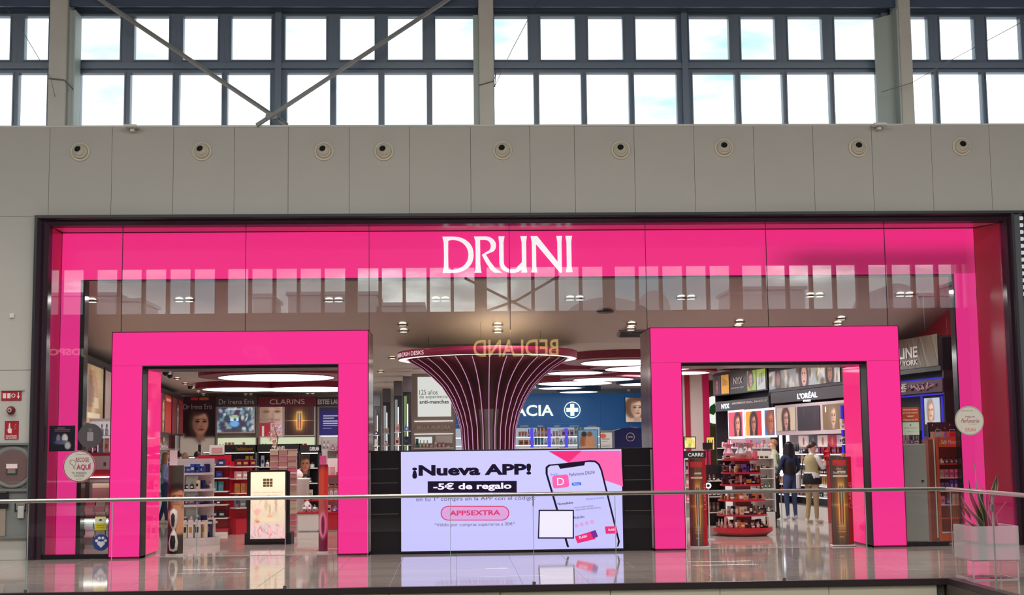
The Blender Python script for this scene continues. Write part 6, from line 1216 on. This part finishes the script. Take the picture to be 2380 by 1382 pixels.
for k_, s in enumerate(('\u00bfQuieres formar', 'parte de nuestro', 'equipo?', 'D\u00e9janos tu CV')): text(s, w_*(.06 if k_ != 2 else .3), h_*(.76-.22*k_-(.05 if k_ == 3 else 0)), w_*(.88 if k_ != 2 else .4), h_*.12, mat('notice_white', (240, 220, 206), .5), t, -.002, .02, ext=.001)
t, w_, h_ = notice('pale green paper notice under the orange one', 2096, 2137, 981, 1010, bands([(0, 1, (190, 198, 180)), (0, .08, (150, 160, 140))]), 4)
text('PREGUNTA EN CAJA', w_*.15, h_*.5, w_*.7, h_*.08, GRI, t, -.002, ext=.001); text('gracias por su visita', w_*.3, h_*.25, w_*.4, h_*.06, GRI, t, -.002, ext=.001); MB().poly([(w_*.47, h_*.72), (w_*.53, h_*.72), (w_*.54, h_*.84), (w_*.46, h_*.84)], -.004, -.002, GRI).build('bag_print', t)

# ------------------------------------------------------------------ fire equipment on the left wall
def rect0(px0, px1, py0, py1, Y=-.02): x0, z1 = at(px0, py0, Y); x1, z0 = at(px1, py1, Y); return x0, x1, z0, z1
FRD = mat('fire_red', (168, 34, 44), .4); SGW = mat('sign_white', (226, 210, 210), .5)
x0, x1, z0, z1 = rect0(4, 50, 908, 930); t = thing('fire_sign', 'red fire equipment sign with white pictograms and arrow, topmost on the left wall', 'sign', (x0, -.03, z0)); w, hh = x1-x0, z1-z0
MB().box(0, w, 0, .012, 0, hh, FRD).build('plate', t); MB().box(-.01, w+.04, -.01, .012, hh, hh+.02, mat('alu', (170, 168, 166), .4)).build('rail', t)
for q in (.14, .36): MB().box(w*q-.02, w*q+.03, -.003, 0, hh*.22, hh*.75, SGW).build('pictogram', t)
MB().lathe([(.02, .003), (.032, .003)], SGW, 12, (w*.6, 0, hh*.5), axis='y').build('pictogram', t); MB().poly([(w*.85, hh*.15), (w*.93, hh*.45), (w*.87, hh*.45), (w*.87, hh*.85), (w*.83, hh*.85), (w*.83, hh*.45), (w*.77, hh*.45)], -.003, 0, SGW).build('arrow', t)
x, z = at(25, 953, -.05); t = thing('alarm_sounder', 'round dark red alarm sounder under the topmost fire sign', 'alarm', (x, -.02, z)); MB().lathe([(.065, 0), (.065, .03), (.05, .05), (.05, .08), (.03, .095), (0, .09)], mat('sounder_red', (110, 26, 34), .4), 20, axis='y').build('body', t); MB().lathe([(.02, .097), (.035, .092)], SGW, 16, axis='y').build('horn_rim', t)
x0, x1, z0, z1 = rect0(12, 43, 978, 1020); t = thing('fire_sign', 'red manual alarm button sign with hand pictogram on the left wall', 'sign', (x0, -.03, z0)); w, hh = x1-x0, z1-z0
MB().box(0, w, 0, .012, 0, hh, FRD).build('plate', t); MB().poly([(w*.25, hh*.35), (w*.5, hh*.32), (w*.52, hh*.55), (w*.4, hh*.62), (w*.38, hh*.88), (w*.3, hh*.88), (w*.28, hh*.6), (w*.2, hh*.52)], -.003, 0, SGW).build('hand', t)
text('PULSADOR', w*.1, hh*.14, w*.8, hh*.09, SGW, t, -.001, .03, ext=.001); text('DE ALARMA', w*.1, hh*.03, w*.8, hh*.08, SGW, t, -.001, .03, ext=.001); MB().tube([(w*.65, -.002, hh*.5), (w*.8, -.002, hh*.6), (w*.68, -.002, hh*.7), (w*.82, -.002, hh*.82)], .005, SGW, 4).build('flame', t)
x0, x1, z0, z1 = rect0(-60, 67, 1030, 1250); t = thing('fire_hose_cabinet', 'glass-fronted fire hose cabinet with round hose reel on the left wall', 'cabinet', (x0, -.02, z0)); w, hh = x1-x0, z1-z0; AL = mat('cabinet_alu', (140, 140, 138), .35, .5); CG = mat('cabinet_grey', (120, 122, 120), .5)
zm = Z(36, 1138, -.02)-z0; b = MB(); e_ = .035
for q in ((0, e_, 0, hh), (w-e_, w, 0, hh), (e_, w-e_, 0, e_), (e_, w-e_, hh-e_, hh), (e_, w-e_, zm-.02, zm+.02)): b.box(q[0], q[1], -.05, -.0, q[2], q[3], AL)
b.build('frame', t); MB().box(e_, w-e_, -.004, .0, e_, hh-e_, CG).build('back_plate', t)
rx_, rz_ = X(28, 1085, -.05)-x0, Z(28, 1085, -.05)-z0
MB().lathe([(.0, .02), (.27, .02), (.3, .035), (.33, .02), (.33, 0)], mat('reel_grey', (150, 140, 138), .5), 36, (rx_, 0, rz_), axis='y').lathe([(.06, .036), (.2, .03), (.26, .03)], mat('hose_rose', (128, 96, 96), .6), 32, (rx_, 0, rz_), axis='y').build('hose_reel', t)
MB().box(rx_-.085, rx_+.085, -.05, -.036, rz_-.02, rz_+.05, SGW).box(rx_-.06, rx_+.06, -.052, -.05, rz_-.06, rz_-.02, FRD).box(rx_-.08, rx_+.08, -.046, -.036, rz_-.11, rz_-.02, mat('label_frame', (70, 64, 64), .5)).box(rx_-.06, rx_+.06, -.054, -.046, rz_-.095, rz_-.03, CG).build('hub_label', t)
lx = X(44, 1170, -.05)-x0; lz = Z(44, 1185, -.05)-z0; MB().box(lx-.07, lx+.12, -.014, -.004, lz-.02, lz+.14, BLACKM).box(lx-.045, lx+.09, -.02, -.014, lz, lz+.12, CG).build('call_box', t); MB().cbox(lx-.02, lx+.08, -.04, -.02, lz-.12, lz+.06, mat('label_white', (190, 186, 180), .4), .01).build('label', t)
MB().box(.04, lx-.2, -.035, -.004, .04, zm-.03, mat('box_tan', (150, 136, 122), .5)).cbox(.05, lx-.16, -.045, -.036, zm-.28, zm-.04, BLACKM, .01).build('valve_box', t)
MB().box(e_, w-e_, -.047, -.043, zm+.02, hh-e_, glassmat('cabinet_glass')).build('door_glass', t)
x, z = at(28, 733, -.03); t = thing('wall_sensor', 'tiny white square sensor on the wall above the fire signs', 'sensor', (x, -.02, z)); MB().box(-.035, .035, -.02, .0, -.035, .035, SGW).box(-.02, .02, -.026, -.02, -.02, .02, WHG).build('housing', t)

# ------------------------------------------------------------------ planter with snake plant on a wire stand
px_, py_ = 6.42, -5.2; k = FPX/(22+py_); t = thing('planter', 'white box planter on a thin white wire stand behind the turning glass', 'planter', (px_, py_, 0)); PW = mat('planter_white', (206, 196, 196), .5); z0, z1 = Z(2300, 1296, py_), Z(2300, 1219, py_); hw = .29
b = MB(); b.box(-hw, hw, -.29, .29, z0, z0+.02, PW); th = .015
for q in ((-hw, hw, -.29, -.29+th), (-hw, hw, .29-th, .29), (-hw, -hw+th, -.29+th, .29-th), (hw-th, hw, -.29+th, .29-th)): b.box(*q, z0+.02, z1, PW)
b.build('box', t); MB().box(-hw+th, hw-th, -.275, .275, z0+.02, z1-.06, mat('soil', (50, 38, 32), .9, bump=.5)).build('soil', t)
b = MB(); wr = .008
for x in (-hw+.02, hw-.02):
    for y in (-.27, .27): b.box(x-wr, x+wr, y-wr, y+wr, 0, z0, PW)
for z in (.0, z0-.016):
    for y in (-.27, .27): b.box(-hw+.03, hw-.03, y-wr, y+wr, z, z+.014, PW)
    for x in (-hw+.02, hw-.02): b.box(x-wr, x+wr, -.26, .26, z, z+.014, PW)
b.build('wire_stand', t)
pl = thing('snake_plant', 'snake plant with upright twisted yellow-edged leaves in the white planter', 'plant', (px_, py_, z1-.06)); LF = mat('leaf_dark', (60, 66, 48), .45, noise=.35, nscale=26); LE = mat('leaf_edge', (176, 150, 90), .5)
R = random.Random(11)
for (bx, by, hgt, lx, ly, wd, tw) in ((.0, 0, .86, -.13, .02, .034, .9), (.03, -.04, .62, .09, 0, .036, 1.6), (.06, .03, .66, .13, .03, .032, 2.2), (-.05, .02, .6, -.14, 0, .034, .3), (-.07, -.05, .42, -.27, -.03, .036, .5), (-.1, .0, .3, -.2, .0, .028, 2.), (.1, -.03, .34, .14, 0, .03, 1.), (.02, .06, .5, .0, .05, .034, .0), (-.13, .03, .22, -.17, .0, .026, .6)):
    n = 12; b = MB(); L_, E1, E2 = [], [], []; v = []
    for i in range(n+1):
        u = i/n; w_ = wd*(.75+.6*math.sin(math.pi*min(1, u*.9+.08)))*(1 if u < .8 else max(.04, (1-u)/.2)); a = tw*u*1.3+.3; cx = bx+lx*u**1.5+.02*math.sin(u*7+tw); cy = by+ly*u; z = hgt*u
        d = (math.cos(a), math.sin(a))
        v += [(cx-d[0]*w_, cy-d[1]*w_, z), (cx-d[0]*w_*.78, cy-d[1]*w_*.78-.004, z), (cx+d[1]*.008, cy-d[0]*.008, z), (cx+d[0]*w_*.78, cy+d[1]*w_*.78-.004, z), (cx+d[0]*w_, cy+d[1]*w_, z)]
    for j, m in ((0, LE), (1, LF), (2, LF), (3, LE)): b.add([], [], m)
    o = len(b.v); b.add(v, [(5*i+j, 5*i+j+1, 5*i+j+6, 5*i+j+5) for i in range(n) for j in (1, 2)], LF, True); b.add(v, [(5*i+j, 5*i+j+1, 5*i+j+6, 5*i+j+5) for i in range(n) for j in (0, 3)], LE, True); b.build('leaf', pl)
# ================================================================== PEOPLE
def skinbody(name, joints, edges, cloth, parent, root=0):
    """one continuous body grown round a skeleton; every face takes the cloth of its nearest bone"""
    me = bpy.data.meshes.new('b'); me.from_pydata([j[:3] for j in joints], edges, []); o = bpy.data.objects.new('b', me); COL.objects.link(o)
    sk = o.modifiers.new('s', 'SKIN'); me.skin_vertices.new() if not me.skin_vertices else None
    for i, j in enumerate(joints): r = j[3]; me.skin_vertices[0].data[i].radius = (r, j[4] if len(j) > 4 else r)
    me.skin_vertices[0].data[root].use_root = True; sb = o.modifiers.new('u', 'SUBSURF'); sb.levels = 2; sb.render_levels = 2
    bpy.context.view_layer.update(); dg = bpy.context.evaluated_depsgraph_get(); m2 = bpy.data.meshes.new_from_object(o.evaluated_get(dg)); bpy.data.objects.remove(o)
    m2.materials.clear(); names = []
    for c in cloth:
        if c not in names: names.append(c)
    for c in names: m2.materials.append(c)
    J = np.array([j[:3] for j in joints]); P0 = J[[e[0] for e in edges]]; P1 = J[[e[1] for e in edges]]; Rr = np.array([min(joints[a][3], joints[b][3]) for a, b in edges])
    ce = np.zeros(len(m2.polygons)*3); m2.polygons.foreach_get('center', ce); ce = ce.reshape(-1, 3); D = P1-P0
    t = np.clip(((ce[:, None]-P0[None])*D[None]).sum(2)/np.maximum((D*D).sum(1), 1e-9)[None], 0, 1); d = np.linalg.norm(ce[:, None]-(P0[None]+t[..., None]*D[None]), axis=2)-Rr[None]; k = d.argmin(1)
    m2.polygons.foreach_set('material_index', [names.index(cloth[i]) for i in k]); m2.polygons.foreach_set('use_smooth', [True]*len(m2.polygons)); return link(m2, name, parent)
SKIN = mat('skin_fair', (214, 168, 146), .5); SKIN2 = mat('skin_tan', (190, 140, 116), .5)
def person(label, loc, rz, H, pose, shirt, trou, shoe, hair, hairstyle, skin=SKIN, arms=None, lean=0., hipw=.1, sleeve=True, stance=.1):
    """built standing at the origin looking to -y, H = height"""
    t = thing('person', label, 'person', loc, rz); s = H/1.7; Jn = []; Ed = []; Cl = []
    def J(x, y, z, r, r2=None): Jn.append((x*s, y*s, z*s, r*s, (r2 or r)*s)); return len(Jn)-1
    def E(a, b, c): Ed.append((a, b)); Cl.append(c)
    pel = J(0, 0, .93, .135, .105); wai = J(0, -.01-lean*.3, 1.08, .12, .095); che = J(0, -lean*.7, 1.27, .15, .11); shl = J(0, -lean, 1.39, .1, .08); nk = J(0, -.01-lean*1.1, 1.47, .05); hb_ = J(0, -.025-lean*1.2, 1.53, .058); hd_ = J(0, -.03-lean*1.25, 1.6, .082, .092); ht_ = J(0, -.02-lean*1.25, 1.665, .06, .07)
    E(pel, wai, trou); E(wai, che, shirt); E(che, shl, shirt); E(shl, nk, skin); E(nk, hb_, skin); E(hb_, hd_, skin); E(hd_, ht_, skin)
    Cl[0] = shirt
    for sx in (-1, 1):
        st = stance if sx > 0 else -stance; ky = pose.get('knee', 0)*(1 if sx > 0 else -1); fy = pose.get('foot', 0)*(1 if sx > 0 else -1)
        hp = J(sx*hipw, 0, .88, .095); kn = J(st*.95, ky-.01, .49, .062); an = J(st, fy+.02, .1, .042); he = J(st, fy+.05, .04, .038); to = J(st*1.15, fy-.15, .03, .034)
        E(pel, hp, trou); E(hp, kn, trou); E(kn, an, trou); E(an, he, shoe); E(he, to, shoe)
        el, wr, ha = arms[0 if sx < 0 else 1] if arms else ((sx*.24, .03, 1.1), (sx*.25, -.06, .88), (sx*.25, -.1, .8))
        sj = J(sx*.17, -lean, 1.37, .062); e_ = J(*el, .044); w_ = J(*wr, .03); h_ = J(*ha, .034, .02)
        E(shl, sj, shirt); E(sj, e_, shirt); E(e_, w_, shirt if sleeve else skin); E(w_, h_, skin)
        d = Vector(ha)-Vector(wr); d.normalize(); sd = d.cross(Vector((0, 1, .2))).normalized()
        for k in range(4):
            q = Vector(ha)+sd*(.026*(k-1.5)/1.5)+d*.035; g_ = J(*q, .0095); q2 = q+d*(.032+.006*(k in (1, 2)))+Vector((0, -.006, 0)); g2 = J(*q2, .0085); q3 = q2+d*.022+Vector((0, -.014, 0)); g3 = J(*q3, .007); E(h_, g_, skin); E(g_, g2, skin); E(g2, g3, skin)
        q = Vector(ha)-d*.01+sd*.04; g_ = J(*q, .011); g2 = J(*(q+d*.035+Vector((0, -.01, 0))), .008); E(h_, g_, skin); E(g_, g2, skin)
    skinbody('body', Jn, Ed, Cl, t)
    hx = Vector((0, -.03-lean*1.25, 1.61))*s
    # face details
    b = MB()
    for sx in (-1, 1):
        b.lathe([(0, .0), (.012*s, .003), (.014*s, .0)], mat('eye_white', (226, 222, 216), .3), 8, (hx.x+sx*.032*s, hx.y-.083*s, hx.z+.0), axis='y'); b.lathe([(0, .004), (.006*s, .003)], BLACKM, 8, (hx.x+sx*.032*s, hx.y-.085*s, hx.z), axis='y')
        b.box(hx.x+sx*.032*s-.018*s, hx.x+sx*.032*s+.018*s, hx.y-.088*s, hx.y-.08*s, hx.z+.022*s, hx.z+.028*s, hair)
    b.build('eyes', t); b = MB(); b.add([(hx.x, hx.y-.082*s, hx.z+.005*s), (hx.x-.014*s, hx.y-.08*s, hx.z-.035*s), (hx.x+.014*s, hx.y-.08*s, hx.z-.035*s), (hx.x, hx.y-.11*s, hx.z-.032*s)], [(0, 1, 3), (0, 3, 2), (1, 2, 3)], skin); b.build('nose', t)
    MB().lathe([(0, .004), (.022*s, 0)], mat('lip', (170, 84, 84), .4), 10, (hx.x, hx.y-.08*s, hx.z-.058*s), axis='y').build('mouth', t)
    for sx in (-1, 1): MB().lathe([(0, -.02*s), (.012*s, -.012*s), (.014*s, .012*s), (0, .024*s)], skin, 8, (hx.x+sx*.082*s, hx.y+.005*s, hx.z-.01*s)).build('ear', t)
    # hair shell
    if hairstyle:
        b = MB(); n = 20; m_ = 9; v = []; cz = hx.z+.012*s; low = {'short': -.03, 'bun': -.04, 'long': -.06, 'bob': -.09}[hairstyle]
        for j in range(m_+1):
            for i in range(n):
                a = 2*math.pi*i/n; back = (math.sin(a)+1)/2; ph = (math.pi*(.30+.34*back))*j/m_ if hairstyle != 'long' else (math.pi*(.3+.38*back))*j/m_
                r = .094*s*(1-.1*(j/m_)**2); v.append((hx.x+r*.97*math.sin(ph)*math.cos(a), hx.y+.008*s+r*1.12*math.sin(ph)*math.sin(a), cz+r*1.12*math.cos(ph)))
        b.add(v, [(j*n+i, j*n+(i+1) % n, (j+1)*n+(i+1) % n, (j+1)*n+i) for j in range(m_) for i in range(n)], hair, True)
        if hairstyle == 'bun': b.lathe([(0, -.04*s), (.035*s, -.025*s), (.045*s, 0), (.035*s, .025*s), (0, .04*s)], hair, 14, (hx.x, hx.y+.125*s, hx.z+.0))
        if hairstyle == 'long':
            L_ = pose.get('hairlen', .5)*s; n2 = 14; v = []
            for j in range(9):
                u = j/8; z = hx.z+.06*s-L_*u-.03*s*u; wv = .115+.07*u-.05*max(0, u-.75)*3
                for i in range(n2+1):
                    a = math.pi*(-.08+1.16*i/n2); v.append((hx.x+wv*s*math.cos(a)*(1+.04*math.sin(9*u+i)), hx.y+.015*s+(.09+.035*u+lean*.5*u)*s*math.sin(a), z+.015*math.sin(i*2.1)*u))
            k = n2+1; b.add(v, [(j*k+i, j*k+i+1, (j+1)*k+i+1, (j+1)*k+i) for j in range(8) for i in range(n2)], hair, True)
        b.build('hair', t)
    return t, s
NAVY = mat('navy_cloth', (30, 36, 70), .8); JEAN = mat('denim', (48, 60, 96), .85); GREEN = mat('pale_green_cloth', (160, 172, 132), .8); BLKC = mat('black_cloth', (26, 24, 30), .85); KHAKI = mat('beige_trousers', (170, 148, 112), .85); WHC = mat('white_cloth', (214, 210, 208), .8); BLS = mat('blue_shirt', (140, 150, 196), .8); SHW = mat('cream_shoe', (214, 204, 178), .6); HB = mat('black_hair', (20, 14, 20), .4); HBR = mat('brown_hair', (62, 38, 34), .45); HBL = mat('fair_hair', (150, 110, 76), .5); VEST = mat('khaki_vest', (160, 148, 108), .85); GREYC = mat('grey_cloth', (110, 106, 112), .85)
wx, wy = onfloor(1834, 1206)
person('person with very long black hair in navy jacket and jeans, seen from behind', (wx-.02, wy-.3, 0), math.pi+.3, 1.66, {'hairlen': .62}, NAVY, JEAN, mat('grey_shoe', (180, 176, 180), .6), HB, 'long', hipw=.1, arms=(((-.24, .0, 1.12), (-.2, -.18, 1.0), (-.16, -.26, .98)), ((.25, -.02, 1.12), (.24, -.16, .98), (.2, -.24, .96))))
person('person in a pale green shirt close beside the long-haired one, arm round the waist', (wx-.27, wy+.02, 0), math.pi+1.2, 1.72, {}, GREEN, BLKC, BLKC, HBL, 'short', SKIN, arms=(((-.24, -.1, 1.2), (-.16, -.28, 1.35), (-.1, -.28, 1.42)), ((.26, .06, 1.15), (.12, .3, 1.02), (.05, .36, .98))))
wx, wy = onfloor(1893, 1214); BAGW = mat('bag_white', (206, 204, 206), .5)
t, s = person('person with tied dark hair, khaki vest over white blouse and beige trousers, facing the shelf', (wx-.06, wy-.12, 0), math.pi/2+.5, 1.66, {'knee': .02, 'foot': .05}, WHC, KHAKI, SHW, HBR, 'bun', lean=.03, stance=.09, arms=(((-.23, -.12, 1.14), (-.12, -.3, 1.22), (-.09, -.35, 1.26)), ((.23, -.1, 1.13), (.14, -.3, 1.2), (.1, -.35, 1.24))))
MB().lathe([(.0, .0), (.19, .8), (.185, .9), (.155, 1.02)][1:], BLKC, 22, (0, .0, 0)).build('dark_sweater', t)
b = MB(); b.lathe([(.168, 1.03), (.15, 1.1), (.165, 1.24), (.17, 1.34), (.1, 1.41)], VEST, 22, (0, -.02, 0)); o = b.build('vest', t); o.scale = (1, .8, 1)
b = MB(); n = 24; v = []
for j, (r, z) in enumerate(((.155, 1.05), (.175, .98), (.185, .93))):
    for i in range(n): a = 2*math.pi*i/n; v.append(((r+.01*math.sin(i*2.7)*(j > 0))*math.cos(a), (r*.85+.01*math.sin(i*3.1))*math.sin(a), z+.012*math.sin(i*2.3)*(j > 0)))
b.add(v, [(j*n+i, j*n+(i+1) % n, (j+1)*n+(i+1) % n, (j+1)*n+i) for j in range(2) for i in range(n)], WHC, True); b.build('blouse_hem', t)
MB().tube([(-.12, -.1, 1.0), (-.02, -.16, 1.25), (.1, -.02, 1.42), (.13, .1, 1.3), (.1, .19, .98)], .011, BLKC, 6).build('shoulder_strap', t); tag(MB().cbox(-.12, .12, -.035, .035, 0, .3, BAGW, .015).build('shoulder_bag', None, (t.location.x-.3, t.location.y-.1, .72), 1.2), 'white shoulder bag hanging behind the hip of the person in the khaki vest', 'bag')
wx, wy = onfloor(381, 1217)
person('person with long fair hair in light blue shirt and jeans at the left wall', (wx, wy, 0), math.pi/2+.25, 1.6, {'hairlen': .4, 'foot': .08}, BLS, JEAN, SHW, HBL, 'long', arms=(((-.22, .05, 1.12), (-.14, -.14, 1.0), (-.1, -.22, 1.0)), ((.22, .02, 1.12), (.16, -.18, 1.02), (.12, -.26, 1.04))))
_lx = FR.hit(1924, 1080, .14)[0]
t = thing('red_display', 'shiny red display card between the khaki-vested person and the serum pedestal', 'display', FR.P(_lx, .14), FR.th); SR = mat('shiny_red', (190, 14, 34), .2)
MB().box(-.08, .08, 0, .04, .0, 1.3, SR).build('panel', t); MB().disc((0, -.001, 1.42), .14, SR, 24, 'y').lathe([(.14, 0), (.14, .03)], SR, 24, (0, .0, 1.42), axis='y').build('round_head', t)
for k_ in range(6): MB().lathe([(0, 0), (.035, 0), (.035, .02), (0, .03)], SR, 10, (-.08+.08*(k_ % 3), -.002, 1.36+.1*(k_//3)), axis='y').build('bauble', t)
def far(px, pyh, y, rz, lab, *a):
    # a standing person whose head top shows at this pixel, at depth y
    x, z = at(px, pyh, y); return person(lab, (x, y, 0), rz, z*.992, {'hairlen': .2}, *a)
far(429, 1052, 9.0, 2.6, 'person with grey short hair turned away behind the white rounded stand', GREYC, BLKC, BLKC, mat('grey_hair', (176, 146, 116), .5), 'short', SKIN2)
far(415, 1049, 10.6, 3.4, 'dark-haired person in red behind the grey-haired one in the left entrance', mat('red_cloth', (96, 24, 34), .8), BLKC, BLKC, HB, 'short')
far(458, 1049, 11.5, 3.0, 'dark-haired person deep behind the red-backed gondola', GREYC, JEAN, BLKC, HBR, 'bob')
